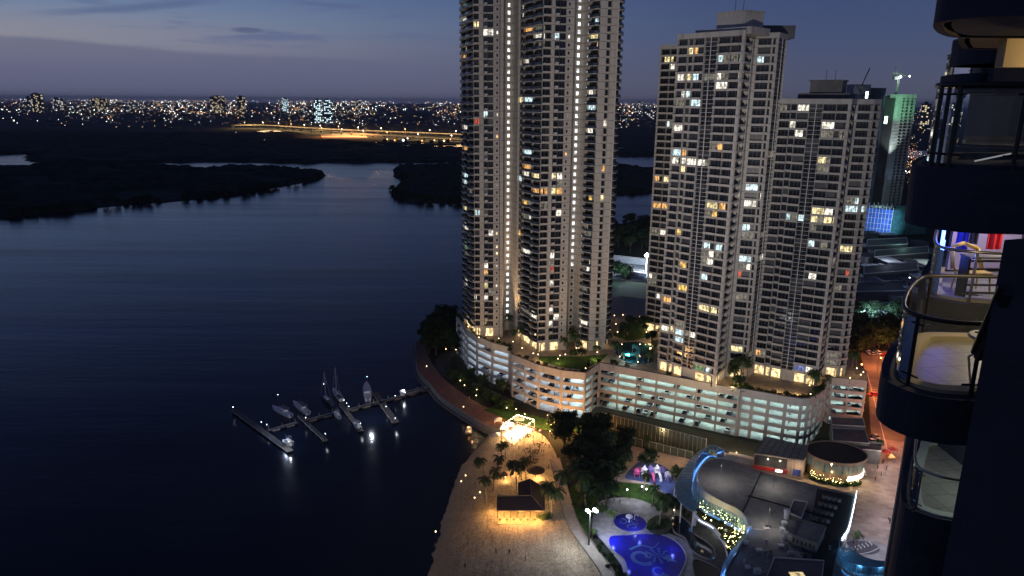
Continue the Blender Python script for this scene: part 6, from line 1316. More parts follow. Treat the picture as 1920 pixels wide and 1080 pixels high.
for i, (x, y) in enumerate([(1648, 672), (1612, 684)]): put_lamp(x, y, ZG, 'o', ['orange street lamp at the far end of the street', 'orange street lamp at the corner of the right tower'][i], None)
for i, (x, y, cn, lab) in enumerate([(1636, 666, 'silver', 'silver car parked at the far end of the orange street'), (1648, 664, 'white', 'white car parked between silver and red car on the street'), (1660, 667, 'red', 'red car parked at the right of the row on the street'), (1645, 662, 'dark_grey', 'dark grey car behind the white street car'), (1637, 742, 'red', 'red car on the striped crossing lane'), (1630, 663, 'white', 'white car at the left end of the street row'), (1634, 830, 'white', 'white car parked beside the small canopy roof'), (1642, 822, 'silver', 'silver car parked beside the plaza tree')]):
    q = at(x, y, ZG); CARS[cn].put(q, rnd.choice((.1, 1.6)), 1, lab, 'cars parked along the orange street')
for k in range(46):
    x = rnd.uniform(1600, 1720); y = rnd.uniform(600, 655); put_tree(x, y, ZG, 'tree of the belt beyond the orange street', 'trees beyond the orange street', i=k % 4, s=1.1)
lamp('tree_belt_lamp', 'POINT', (at(1652, 640, 2).x, at(1652, 640, 2).y - 8, 10), 5500, (.9, 1, .5), .4)
for x, y, s, l in ((1648, 838, .5, 'small yellow green tree at the top of the plaza'), (1594, 730, .7, 'tree at the right corner of the car park deck'), (1606, 745, .5, 'bush tree on the top deck of the car park end')): put_tree(x, y, ZG, l, None, i=2, s=s)
# lit lots and long sheds further back
shed = mat('shed_roof', (.06, .07, .08), .7, var=.3, sc=.1)
def low(label, P, z1_, m=shed, cat='warehouse'): c = at(*P[0], 2); b = MB(); Q = pix(P, z1_); b.poly(Q, 2, z1_); r_ = thing('warehouse', label, cat, (c.x, c.y, 2)); b.build('wall', m, r_); b = MB(); b.wallstrip(Q, z1_ + .004, z1_ + .5, .6, closed=True); b.build('roof_edge', m_rail, r_)
low('long shed with blue lit roof behind the tree belt', [(1606, 572), (1690, 566), (1692, 580), (1606, 588)], 9); low('smaller pale shed left below the blue lit one', [(1594, 584), (1636, 580), (1636, 600), (1594, 604)], 8)
low('dark long hall among the unlit lots', [(1620, 500), (1720, 492), (1722, 506), (1620, 514)], 10); low('dark low hall near the scaffolded block', [(1626, 450), (1700, 446), (1702, 458), (1626, 462)], 10); low('dark shed in the middle of the unlit lots', [(1600, 530), (1700, 526), (1702, 545), (1600, 548)], 8); low('narrow dark shed with pale ridge', [(1640, 470), (1740, 462), (1742, 474), (1640, 482)], 9)
for x, y, e, c in ((1640, 582, 26000, (.5, .65, 1)), (1612, 592, 12000, (.6, .75, 1)), (1660, 480, 2500, (.7, .8, 1)), (1690, 455, 1500, (.5, 1, .8)), (1735, 478, 2000, (.8, 1, .85))): q = at(x, y, 12); lamp('yard_lamp', 'POINT', (q.x, q.y - 3, 15), e, c, .4)
for i, (x, y) in enumerate([(1700, 478), (1705, 522), (1672, 478), (1640, 320), (1618, 320), (1664, 321), (1722, 474)]):
    q = at(x, y, 8); b = MB(); b.bar((q.x, q.y, 2), (q.x, q.y, 8), .15, 5); octa(b, q.x, q.y, 8.3, q.y * .0014, 0); single('yard_light', b, GC, ['white yard light left among the unlit lots', 'lowest white yard light in the unlit lots', 'small yard light beside the dark hall', 'distant white light on the dark building front, middle one', 'distant white light on the dark building front, left one', 'distant white light on the grey building front', 'bright yard light beside the blue balcony lamps'][i], 'lamp', (q.x, q.y, 2))
# sports ground with white light between the tall and middle towers
b = MB(); b.sheet(g2([(1140, 478), (1215, 484), (1220, 520), (1214, 528), (1140, 522)]), ZG + .02); struct('sports_yard', b, mat('yard_concrete', (.16, .18, .2), .8, var=.5, sc=.05))
low('low white roofed stand on the floodlit yard', [(1150, 494), (1185, 500), (1184, 504), (1149, 498)], 6, mat('white_roof', (.4, .43, .5), .7)); low('second white roofed stand on the floodlit yard', [(1176, 505), (1212, 510), (1211, 514), (1175, 509)], 6, MATS['white_roof'])
low('far fence and roof line at the back of the floodlit yard', [(1142, 478), (1212, 486), (1211, 488), (1142, 480)], 6, MATS['white_roof'])
q = at(1213, 480, 14); b = MB(); b.bar((q.x, q.y, 2), (q.x, q.y, 14), .2, 6); octa(b, q.x, q.y, 14.5, 1.9, 0); single('floodlight_mast', b, mat('yard_flood_glow', em=(.85, .95, 1), es=14), 'dazzling floodlight mast beside the middle tower at the far yard', 'floodlight mast', (q.x, q.y, 2))
lamp('yard_flood', 'POINT', (q.x - 3, q.y - 6, 15), 42000, (.8, .92, 1), .6); q = at(1165, 505, 12); lamp('yard_flood', 'POINT', (q.x, q.y, 13), 9000, (.6, .78, 1), .6)
b = MB(); b.sheet(g2([(1140, 528), (1222, 530), (1225, 590), (1140, 592)]), ZG + .025); struct('dark_field', b, mat('field_grass', (.018, .034, .014), .95, var=.4, sc=.1))
for k in range(30):
    x = rnd.uniform(1140, 1226); y = rnd.uniform(432, 474); put_tree(x, y, ZG, 'tree of the dark wood beyond the floodlit yard', 'wood beyond the yard', i=(1, 3)[k % 2], s=1.5)
for k in range(14): put_tree(rnd.uniform(1142, 1178), rnd.uniform(516, 526), ZG, 'tree at the front edge of the floodlit yard', 'trees along the yard edge', i=k % 4, s=1.0)
for k in range(10): put_tree(rnd.uniform(1596, 1612), rnd.uniform(612, 665), ZG, 'dark tree beside the right tower', 'trees beside the right tower', i=k % 4, s=1.0)

# ragged tree line on the mangrove shores
for P, n_, lab, g_ in ((LB[1:9], 60, 'mangrove tree at the shore of the left spit', 'mangrove trees on the left spit'), (IS[-7:], 30, 'mangrove tree at the shore of the island behind the towers', 'mangrove trees on the island')):
    Q = polyline_smooth(P, 6)
    for k in range(n_):
        i = rnd.randrange(len(Q) - 1); a, c = Vector(Q[i]), Vector(Q[i + 1]); q = a.lerp(c, rnd.random()) + Vector((rnd.uniform(-6, 6), rnd.uniform(3, 14)))
        if not (-2 < q.y): continue
        TREE[(1, 3)[k % 2]].put(Vector((q.x, q.y, -3.2)), rnd.uniform(0, 6), rnd.uniform(.8, 1.25), lab, g_)
# ---- lower block of our own complex: dark stepped balconies seen past the plaza
lb = thing('apartment_block', 'dark block with stepped balcony corners at the right of the plaza', 'apartment block', (62, 92, 2)); m_dk = mat('dark_render', (.05, .055, .075), .85, var=.2, sc=.3)
b = MB(); b.poly([(62.5, 95), (100, 85), (110, 115), (68, 112)], 2, 76); b.build('wall', m_dk, lb)
z = 6
while z < 74:
    b = MB(); b.poly([(60.4, 94.5), (61.0, 92.6), (63, 91.6), (68, 90.5), (69, 95), (63, 99), (60.8, 97.2)], z, z + 1.15); b.build('balcony', m_dk, lb); z += 3.1

for i, (x, y, e) in enumerate([(1350, 905, 300), (1450, 915, 260), (1440, 990, 300)]):  # lamps added to light the mall roof a neutral grey
    q = at(x, y, ZM); r_ = thing('added_roof_lamp', ['thin added lamp post on the upper left of the mall roof', 'thin added lamp post in the middle of the mall roof', 'thin added lamp post on the lower mall roof'][i], 'lamp', (q.x, q.y, ZM)); b = MB(); b.bar((q.x, q.y, ZM), (q.x, q.y, ZM + 6), .05, 6); b.build('post', m_post, r_); b = MB(); b.box(q.x - .3, q.x + .3, q.y - .12, q.y + .12, ZM + 6, ZM + 6.1); b.build('lamp_head', m_post, r_)
    l = lamp('added_roof_light', 'AREA', (q.x, q.y, ZM + 5.9), e, (1, .93, .85), sx=1.5, sy=.5)
rs = random.Random(31)
for k in range(46):
    x, y = rs.uniform(1604, 1740), rs.uniform(446, 565); q = at(x, y, 2); w_, d_, h_ = rs.uniform(3, 9), rs.uniform(3, 14), rs.uniform(2.5, 7)
    r_ = thing('site_hut', 'low hut or container in the unlit lots beyond the right tower', 'hut', q, 'huts in the unlit lots'); b = MB(); b.box(q.x - w_, q.x + w_, q.y - d_, q.y + d_, 2, 2 + h_); b.build('wall', rs.choice([shed, m_conc, m_town, m_roofc]), r_); b = MB(); b.box(q.x - w_ - .3, q.x + w_ + .3, q.y - d_ - .3, q.y + d_ + .3, 2 + h_, 2.3 + h_); b.build('roof', rs.choice([m_rail, shed, m_roofc]), r_)

rs = random.Random(17); k = 0
while k < 34:
    x, y = rs.uniform(1395, 1530), rs.uniform(985, 1075); q = at(x, y, ZM)
    if inpoly(q.x, q.y, pit) or (1478 < x < 1550 and 970 < y < 1022) or (1432 < x < 1550 and y > 1044): k += 1; continue
    w_, d_, h_ = rs.uniform(.2, .8), rs.uniform(.2, .7), rs.uniform(.3, 1.2); b = MB(); b.box(q.x - w_, q.x + w_, q.y - d_, q.y + d_, ZM, ZM + h_); b.box(q.x - w_ - .05, q.x + w_ + .05, q.y - d_ - .05, q.y + d_ + .05, ZM + h_, ZM + h_ + .06)
    if k % 3 == 0: b.bar((q.x + w_, q.y, ZM + .2), (q.x + w_ + rs.uniform(2, 6), q.y + rs.uniform(-.5, .5), ZM + .2), .1, 6)
    single('roof_box', b, rs.choice([acm, m_rail, m_conc]), 'small service box or duct on the lower mall roof', 'roof box', (q.x, q.y, ZM), 'service boxes on the mall roof'); k += 1
# ================================================================ MARINA
m_dock = mat('weathered_dock_planks', (.085, .08, .078), .85, var=.35, sc=.8, bump=.3); m_hull = mat('white_gelcoat', (.62, .63, .66), .25, var=.06); m_nhull = mat('navy_gelcoat', (.02, .03, .08), .2); m_cv = mat('grey_canvas_cover', (.14, .15, .18), .9, var=.2)
ZD = .45
def pontoon(label, a, c, wd, rail=False, grp=None):
    A_, C_ = at(*a, ZD), at(*c, ZD); fr = Frame((A_.x, A_.y), (C_.x, C_.y)); r_ = thing('pontoon', label, 'pontoon', A_, grp); b = MB(); b.boxf(fr, 0, fr.L, -wd / 2, wd / 2, ZD - .12, ZD); b.build('deck', m_dock, r_)
    b = MB(); k = max(2, int(fr.L / 5))
    for i in range(k): u = fr.L * (i + .5) / k; b.boxf(fr, u - 1.5, u + 1.5, -wd / 2 + .15, wd / 2 - .15, -.6, ZD - .125)
    b.build('float', m_kerb, r_); b = MB()
    for i in range(3): u = fr.L * (i * .45 + .05); q = fr.P(u, wd / 2 + .2, 0); b.bar((q[0], q[1], -1), (q[0], q[1], 1.8), .14, 6)
    b.build('mooring_pile', m_kerb, r_)
    if rail:
        b = MB()
        for s in (-1, 1):
            for i in range(int(fr.L / 2.5) + 1): q = fr.P(min(i * 2.5, fr.L), s * (wd / 2 - .1), 0); b.bar((q[0], q[1], ZD), (q[0], q[1], ZD + 1), .04, 4)
            b.bar(fr.P(0, s * (wd / 2 - .1), ZD + 1), fr.P(fr.L, s * (wd / 2 - .1), ZD + 1), .05, 4)
        b.build('handrail', m_rail, r_)
    b = MB(); b.boxf(fr, 0, fr.L, wd / 2 + .003, wd / 2 + .08, ZD - .1, ZD + .05); b.build('edge_strip', m_rail, r_)
    return fr
pontoon('gangway with rails from the promenade to the floating pontoons', (808, 727), (762, 740), 2.0, True)
pontoon('main pontoon between gangway and cabin cruiser', (760, 741), (700, 757), 2.0); pontoon('main pontoon in the middle of the moorings', (698, 757), (652, 769), 1.8); pontoon('main pontoon between the sail boats and the motor boats', (628, 774), (572, 789), 1.6); pontoon('outer end of the main pontoon', (558, 792), (503, 807), 1.6)
pontoon('long finger pontoon at the far left end', (438, 768), (545, 846), 2.2, grp=None); pontoon('dark finger pontoon below the motor boats', (562, 780), (612, 826), 1.6); pontoon('finger pontoon under the two masted boats', (640, 758), (678, 808), 1.8); pontoon('broad finger pontoon beside the cabin cruiser', (703, 735), (742, 792), 2.6)
def hull(b, L, W, h, bow=.35, z0=-.25):
    st = [(-.5, .78, 0), (-.3, .95, 0), (0, 1, .02), (.2, .88, .08), (.38, .5, .2), (.5, .03, .35)]; vs = []
    for (s, w_, up) in st:
        for k in (-1, 1): vs.append((s * L, k * w_ * W * .36, z0)); 
        for k in (-1, 1): vs.append((s * L, k * w_ * W * .5, h + up * h))
    fs = []
    for i in range(len(st) - 1): a = i * 4; c = a + 4; fs += [(a, c, c + 2, a + 2), (c + 1, a + 1, a + 3, c + 3), (a + 1, c + 1, c, a), (a + 2, c + 2, c + 3, a + 3)]
    fs += [(0, 2, 3, 1), (len(vs) - 4, len(vs) - 3, len(vs) - 1, len(vs) - 2)]; b.add(vs, fs); return b
def boat(label, a, c, kind, W, hullm):
    A_, C_ = at(*a, 0), at(*c, 0); mid_ = (A_ + C_) / 2; L = (C_ - A_).length; ang = math.atan2(C_.y - A_.y, C_.x - A_.x)
    r_ = thing({'sail': 'sailing_boat', 'cabin': 'cabin_cruiser', 'motor': 'motor_boat'}[kind], label, 'boat', (mid_.x, mid_.y, 0), ); r_.rotation_euler = (0, 0, ang); B = lambda b, n, m, p=r_: b.build(n, m, p, local=True)
    b = MB(); hull(b, L, W, 1.0 if kind != 'cabin' else 1.4); hl = B(b, 'hull', hullm); b = MB(); b.hexa([(-L * .44, -W * .34, 1.03), (L * .25, -W * .30, 1.05), (L * .25, W * .30, 1.05), (-L * .44, W * .34, 1.03), (-L * .44, -W * .34, 1.1), (L * .25, -W * .28, 1.12), (L * .25, W * .28, 1.12), (-L * .44, W * .34, 1.1)]); B(b, 'deck', m_dock if kind == 'sail' else m_hull)
    if kind == 'sail':
        b = MB(); b.bar((.08 * L, 0, 1), (.08 * L, 0, 12.5), .09, 6, r2=.06); b.bar((.08 * L, -.9, 8), (.08 * L, .9, 8), .04, 4); B(b, 'mast', m_rail); b = MB(); b.bar((.08 * L, 0, 2.2), (-.38 * L, 0, 2.2), .07, 6); B(b, 'boom', m_rail); b = MB(); b.bar((.06 * L, 0, 2.42), (-.36 * L, 0, 2.35), .2, 7); B(b, 'furled_sail', m_cv)
        b = MB(); b.bar((.08 * L, 0, 12.3), (.49 * L, 0, 1.3), .025, 3); b.bar((.08 * L, 0, 12.3), (-.49 * L, 0, 1.1), .025, 3); B(b, 'stay', m_rail); b = MB(); b.hexa([(-.12 * L, -W * .24, 1.1), (.2 * L, -W * .2, 1.1), (.2 * L, W * .2, 1.1), (-.12 * L, W * .24, 1.1), (-.1 * L, -W * .2, 1.55), (.14 * L, -W * .15, 1.5), (.14 * L, W * .15, 1.5), (-.1 * L, W * .2, 1.55)]); B(b, 'cabin', m_hull)
    else:
        hh = 1.5 if kind == 'cabin' else .7; b = MB(); b.hexa([(-.22 * L, -W * .36, 1.1), (.24 * L, -W * .32, 1.1), (.24 * L, W * .32, 1.1), (-.22 * L, W * .36, 1.1), (-.2 * L, -W * .3, 1.1 + hh), (.10 * L, -W * .27, 1.1 + hh), (.10 * L, W * .27, 1.1 + hh), (-.2 * L, W * .3, 1.1 + hh)]); cb = B(b, 'cabin', m_hull)
        b = MB(); 
        for s in (-1, 1): b.box(-.16 * L, .08 * L, s * W * .335 - .03, s * W * .335 + .03, 1.15 + hh * .35, 1.1 + hh * .7)
        B(b, 'window', m_pane, cb); b = MB()
        for x in (-.3 * L, -.05 * L):
            for y in (-W * .3, W * .3): b.bar((x, y, 1.1), (x, y, 2.7 + hh * .3), .04, 4)
        B(b, 'canopy_frame', m_rail); b = MB(); b.box(-.36 * L, .02 * L, -W * .36, W * .36, 2.7 + hh * .3, 2.8 + hh * .3); B(b, 'canopy', m_hull if kind == 'cabin' else m_cv)
        b = MB(); b.box(-.56 * L, -.5 * L, -.3, .3, .2, 1.3); B(b, 'outboard_motor', m_cv); b = MB(); b.bar((.1 * L, 0, 1.1), (.1 * L, 0, 3.8), .03, 4); B(b, 'aerial', m_rail)
    return r_
boat('white cabin cruiser moored beside the broad finger pontoon', (690, 752), (687, 722), 'cabin', 3.6, m_hull)
boat('left one of the two motor boats, pale with grey canopy', (546, 782), (511, 765), 'motor', 2.8, m_hull); boat('right one of the two motor boats, moored close to the pontoon', (578, 777), (550, 756), 'motor', 2.8, m_hull)
boat('dark hulled sailing boat with the left mast', (624, 762), (602, 741), 'sail', 2.8, m_nhull); boat('sailing boat with the right mast and pale cabin', (640, 752), (625, 732), 'sail', 2.8, m_hull)
boat('brightly lit white boat at the end of the left finger pontoon', (548, 834), (530, 830), 'motor', 2.6, m_hull); boat('small white dinghy below the masted boats', (637, 785), (627, 776), 'motor', 1.8, m_hull); boat('small pale dinghy at the end of the middle finger pontoon', (676, 806), (664, 797), 'motor', 1.7, m_hull)
PL = lamp_proto('pontoon_lamp', 2.3, GC, .13)
for i, (x, y, e) in enumerate([(437, 763, 0), (490, 791, 0), (500, 796, 26), (521, 740, 0), (573, 783, 0), (610, 813, 30), (607, 720, 0), (645, 750, 0), (650, 756, 30), (654, 762, 0), (676, 794, 60), (688, 706, 0), (724, 762, 0), (741, 784, 120), (541, 828, 420), (755, 731, 240), (741, 742, 0), (760, 736, 0)]):
    hp = at(x, y, 2.9); PL.put(Vector((hp.x, hp.y, ZD)), 0, 1, 'small white lamp on a post at the edge of the pontoons', 'pontoon lamps')
    if e: lamp('pontoon_and_fill_light', 'POINT', (hp.x + .5, hp.y - .5, 3.1), e * 1.3, (.85, .92, 1), .2)
lamp('pontoon_and_fill_light', 'POINT', (at(700, 765, 2).x, at(700, 765, 2).y - 6, 7), 2200, (.8, .86, 1), .4); lamp('pontoon_and_fill_light', 'POINT', (at(545, 790, 2).x, at(545, 790, 2).y - 8, 7), 1700, (.6, .7, 1), .4)  # two fill lights added over the moorings to brighten the boats
q = at(755, 741, ZD); kk = thing('dock_kiosk', 'small white kiosk at the pontoon foot of the gangway', 'kiosk', q); b = MB(); b.box(q.x - .9, q.x + .9, q.y - .7, q.y + .7, ZD, ZD + 2); b.build('cabin', m_hull, kk); b = MB(); b.add([(q.x - 1.1, q.y - .9, ZD + 2), (q.x + 1.1, q.y - .9, ZD + 2), (q.x + 1.1, q.y + .9, ZD + 2), (q.x - 1.1, q.y + .9, ZD + 2), (q.x, q.y, ZD + 2.7)], [(0, 1, 4), (1, 2, 4), (2, 3, 4), (3, 0, 4), (3, 2, 1, 0)]); b.build('roof', m_hull, kk)

# ================================================================ PEOPLE
def person_mesh(name, pose, mats):
    J = {'pel': (0, 0, .95), 'ch': (0, .02, 1.30), 'nk': (0, .02, 1.48), 'hd': (0, 0, 1.62), 'ht': (0, 0, 1.74),
         'hl': (-.10, 0, .90), 'kl': (-.11, -.12 if pose else .0, .50), 'fl': (-.12, .16 if pose else 0, .07), 'tl': (-.12, .02 if pose else -.14, .03), 'hr': (.10, 0, .90), 'kr': (.11, .05, .50), 'fr': (.12, -.16 if pose else 0, .07), 'tr': (.12, -.30 if pose else -.14, .03),
         'sl': (-.19, .02, 1.42), 'el': (-.25, .10 if pose else .04, 1.15), 'wl': (-.26, -.02 if pose else -.05, .92), 'ml': (-.26, -.06, .82), 'sr': (.19, .02, 1.42), 'er': (.25, -.04, 1.15), 'wr': (.26, -.18 if pose else -.05, .95), 'mr': (.26, -.22 if pose else -.07, .86)}
    E_ = [('pel', 'ch'), ('ch', 'nk'), ('nk', 'hd'), ('hd', 'ht'), ('pel', 'hl'), ('hl', 'kl'), ('kl', 'fl'), ('fl', 'tl'), ('pel', 'hr'), ('hr', 'kr'), ('kr', 'fr'), ('fr', 'tr'), ('ch', 'sl'), ('sl', 'el'), ('el', 'wl'), ('wl', 'ml'), ('ch', 'sr'), ('sr', 'er'), ('er', 'wr'), ('wr', 'mr')]
    Rr = {'pel': .15, 'ch': .17, 'nk': .06, 'hd': .105, 'ht': .08, 'h': .10, 'k': .065, 'f': .045, 't': .04, 's': .07, 'e': .045, 'w': .032, 'm': .035}
    ks = list(J); me = bpy.data.meshes.new(name + '_skel'); me.from_pydata([J[k] for k in ks], [(ks.index(a), ks.index(c)) for a, c in E_], []); o = bpy.data.objects.new('tmp', me); COL.objects.link(o)
    md = o.modifiers.new('s', 'SKIN'); sv = me.skin_vertices[0].data
    for i, k in enumerate(ks): r = Rr.get(k, Rr.get(k[0])); sv[i].radius = (r, r * (.75 if k in ('pel', 'ch') else 1)); sv[i].use_root = (k == 'pel')
    o.modifiers.new('b', 'SUBSURF').levels = 1; dg = bpy.context.evaluated_depsgraph_get(); m2 = bpy.data.meshes.new_from_object(o.evaluated_get(dg)); bpy.data.objects.remove(o); m2.name = name
    m2.materials.clear()
    for m in mats: m2.materials.append(m)
    for p_ in m2.polygons:
        z = p_.center.z; x = abs(p_.center.x); p_.material_index = 0 if z > 1.5 or (x > .21 and z < 1.2) else (1 if z > .95 else (2 if z > .12 else 3)); p_.use_smooth = True
    return m2
sk = mat('skin', (.35, .22, .16), .6); hr = mat('dark_hair', (.02, .015, .012), .8); so = mat('dark_shoes', (.03, .03, .03), .7)
cl = {'white': (.65, .65, .65), 'black': (.02, .02, .02), 'red': (.45, .05, .04), 'blue': (.05, .12, .35), 'grey': (.2, .2, .2)}
PM = {}
for c_, v in cl.items():
    for ps in (0, 1): PM[(c_, ps)] = person_mesh('body', ps, [sk, mat('shirt_' + c_, v, .9), mat('trousers_dark', (.03, .035, .06), .9), so])
hb = MB(); hb.lathe((0, .012, 1.60), [(.112, 0), (.13, .06), (.115, .12), (.06, .165), (.01, .175)], 10); HAIR = hb.mesh('hair', hr, smooth=True)
def person(px, py, z, c_, ps, label, group=None):
    q = at(px, py, z); r_ = thing('person', label, 'person', q, group); r_.rotation_euler = (0, 0, rnd.uniform(0, 6.28)); o = bpy.data.objects.new('body', PM[(c_, ps)]); COL.objects.link(o); o.parent = r_; h_ = bpy.data.objects.new('hair', HAIR); COL.objects.link(h_); h_.parent = o
spots = [(1162, 946, 'black', 1, 'person in black crossing the pale pool deck'), (1152, 940, 'grey', 0, 'person in grey standing at the top edge of the pool deck'), (1180, 936, 'black', 0, 'person in black standing near the lawn by the pool deck'), (1238, 948, 'white', 0, 'person in white on the path beside the pool deck'),
         (985, 1052, 'blue', 0, 'person in blue alone on the dark lower sand'), (955, 1040, 'black', 1, 'person in black walking on the lower sand'), (930, 1038, 'black', 0, 'person in black standing on the sand below the pavilion'), (872, 1066, 'black', 1, 'person walking near the bottom edge of the beach'), (1084, 820, 'white', 0, 'person in white at the edge of the grove'),
         (1655, 870, 'black', 1, 'person in black walking on the upper plaza'), (1645, 880, 'black', 0, 'person in black standing left of the walker on the plaza'), (1662, 882, 'white', 1, 'person in white on the upper plaza'), (1652, 893, 'grey', 1, 'person in grey heading down the plaza'), (1641, 902, 'red', 0, 'person in red on the plaza'), (1666, 975, 'white', 0, 'person in white at the right edge of the plaza tiles'), (1668, 982, 'black', 0, 'person in black at the right edge of the plaza tiles'), (1600, 1020, 'grey', 1, 'person in grey beside the wave floor'),
         (1615, 900, 'white', 0, 'person in white at the restaurant sign'), (1608, 905, 'red', 0, 'person in red at the restaurant sign'), (1622, 896, 'white', 1, 'second person in white near the restaurant sign'), (880, 750, 'white', 1, 'person in white strolling on the brick promenade'), (905, 772, 'grey', 0, 'person in grey on the brick promenade'), (800, 688, 'grey', 0, 'person at the bend of the promenade')]
for x, y, c_, ps, lab in spots: person(x, y, ZG, c_, ps, lab)
rs = random.Random(12)
for k in range(26):
    u = rs.random(); x, y = rs.uniform(940, 1030), rs.uniform(806, 880)
    person(x, y, ZG, rs.choice(list(cl)), k % 2, 'guest among the tables of the bright beach party', 'guests at the beach party')
for k in range(10): person(rs.uniform(1045, 1085), rs.uniform(868, 892), ZG, rs.choice(list(cl)), k % 2, 'guest standing on the path left of the dark grove', 'guests beside the grove')
# ================================================================ OWN BUILDING: balconies at the right
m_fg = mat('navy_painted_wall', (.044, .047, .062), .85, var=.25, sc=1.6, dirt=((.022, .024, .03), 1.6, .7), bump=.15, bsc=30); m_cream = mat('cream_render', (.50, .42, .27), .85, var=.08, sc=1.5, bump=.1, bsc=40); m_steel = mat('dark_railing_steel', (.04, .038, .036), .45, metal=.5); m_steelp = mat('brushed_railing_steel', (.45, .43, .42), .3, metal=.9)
m_tile = bpy.data.materials.new('balcony_tiles'); m_tile.use_nodes = True; t = NT(m_tile.node_tree); p = t.n['Principled BSDF']; g = t.add('ShaderNodeNewGeometry'); mp = t.add('ShaderNodeMapping', inp={0: g.outputs['Position']}); mp.inputs['Rotation'].default_value = (0, 0, R(-8))
br = t.add('ShaderNodeTexBrick', offset=0, inp={0: mp.outputs[0], 'Scale': 1.0, 'Color1': (.40, .38, .36, 1), 'Color2': (.34, .33, .32, 1), 'Mortar': (.14, .13, .12, 1), 'Mortar Size': .008, 'Brick Width': .55, 'Row Height': .55}); no = t.add('ShaderNodeTexNoise', inp={0: g.outputs['Position'], 'Scale': 6, 'Detail': 5})
t.l.new(t.mix(.35, br.outputs[0], t.ramp(no.outputs[0], [(.35, (.16, .15, .15)), (.65, (.6, .58, .55))]), 'MULTIPLY'), p.inputs['Base Color']); p.inputs['Roughness'].default_value = .35
g_clear = glass_mat('clear_railing_glass', (.93, .96, .95), .04, .03); g_dark = glass_mat('sliding_door_glass', (.25, .3, .35), .3, .05)
def off(P, d, n=True):
    out = []
    for i in range(len(P)):
        a = Vector(P[max(0, i - 1)]); c = Vector(P[min(len(P) - 1, i + 1)]); t_ = (c - a).normalized(); nn = Vector((t_.y, -t_.x)); out.append((P[i][0] + nn.x * d, P[i][1] + nn.y * d))
    return out
def area2(P): return sum(P[i][0] * P[(i + 1) % len(P)][1] - P[(i + 1) % len(P)][0] * P[i][1] for i in range(len(P)))
def balcony(label, rail, zf, floorm=m_tile, inner=m_cream, rail_h=1.1, glass=True, drum=.62, posts=(), kerb=.10, metal=m_steel, name='balcony', closed=False):
    """rail: plan polyline of the balustrade, from the front wall end round to the rear wall end"""
    rp = polyline_smooth(rail, 5); root = thing(name, label, 'balcony', (rp[0][0], rp[0][1], zf)); sgn = 1
    o1 = off(rp, -.16); o2 = off(rp, -.34)
    cen = Vector((sum(q[0] for q in rp) / len(rp), sum(q[1] for q in rp) / len(rp)))
    if (Vector(o1[len(o1) // 2]) - cen).length < (Vector(rp[len(rp) // 2]) - cen).length: sgn = -1; o1 = off(rp, .16); o2 = off(rp, .34)
    i1 = off(rp, .16 * sgn * 1.0)
    b = MB(); b.poly(o1, zf - .25, zf - .01); b.wallstrip(off(rp, -.10 * sgn), zf - drum, zf - .012, .12); b.wallstrip(off(rp, -.06 * sgn), zf - .3, zf + kerb * .5, .22); b.build('parapet', m_fg, root)
    b = MB(); b.sheet(rp, zf + .004); b.build('floor', floorm, root)
    b = MB(); b.wallstrip(i1, zf, zf + kerb, .22); b.build('inner_kerb', inner, root)
    b = MB(); b.sheet(off(rp, .05 * sgn), (zf - .26) if not closed else (zf - drum + .02)); b.build('soffit', inner, root)
    if glass:
        b = MB()
        for i in range(len(rp) - 1): b.add([(*rp[i], zf + kerb), (*rp[i + 1], zf + kerb), (*rp[i + 1], zf + rail_h - .05), (*rp[i], zf + rail_h - .05)], [(0, 1, 2, 3)])
        b.build('glass_panel', g_clear, root)
    b = MB(); b.sweep([(*q, zf + rail_h) for q in rp], .032, 10); b.build('handrail', metal, root, smooth=True)
    for k in posts:
        i = int(k * (len(rp) - 1)); q = rp[i]; t_ = Vector((rp[min(i + 1, len(rp) - 1)][0] - rp[i - 1][0], rp[min(i + 1, len(rp) - 1)][1] - rp[i - 1][1])).normalized()
        b = MB(); b.bar((*q, zf), (*q, zf + rail_h), .028, 8); b.bar((q[0] - t_.x * .14, q[1] - t_.y * .14, zf + .22), (q[0] + t_.x * .14, q[1] + t_.y * .14, zf + .22), .016, 6); b.bar((q[0] - t_.x * .09, q[1] - t_.y * .09, zf + rail_h - .12), (q[0] + t_.x * .09, q[1] + t_.y * .09, zf + rail_h - .12), .014, 6); b.build('rail_post', metal, root)
    return root
S1 = [(9.6, 9.25), (7.6, 9.12), (6.5, 9.12), (5.95, 9.2), (5.68, 9.5), (5.72, 9.95), (6.3, 10.9), (6.85, 11.6), (7.2, 11.85), (7.9, 11.85), (9.6, 11.75)]
S2 = [(12.2, 13.65), (10.4, 13.72), (9.55, 13.85), (9.05, 14.1), (8.9, 14.6), (9.6, 15.9), (10.6, 17.4), (11.2, 18.0), (13, 18.1)]
F1, F2 = H - 3.95, H - .85
balcony('near balcony with curved glass rail, empty tiled floor and round white table', S1, F1, posts=(.10, .22, .40, .62, .80))
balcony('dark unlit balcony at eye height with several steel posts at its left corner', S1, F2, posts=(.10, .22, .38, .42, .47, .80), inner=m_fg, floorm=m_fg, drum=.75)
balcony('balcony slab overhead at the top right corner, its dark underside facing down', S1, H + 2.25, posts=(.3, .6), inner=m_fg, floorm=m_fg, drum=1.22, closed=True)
balcony('second balcony with blue lamps, yellow chair and hanging clothes', S2, F1, posts=(.18, .32, .5, .7), metal=m_steelp)
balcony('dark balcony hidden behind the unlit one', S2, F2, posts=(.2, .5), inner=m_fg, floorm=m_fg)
balcony('balcony with yellow lit ceiling near the top right corner', S2, H + 2.25, posts=(.2, .5), drum=.95, closed=True)
balcony('lower balcony with round floor and pale rim beneath the near ones', [(q[0] + .9, q[1] + .9) for q in S2], H - 9.5, drum=3.4, posts=(.2, .45), metal=m_steelp, inner=mat('pale_rim', (.5, .52, .5), .7))
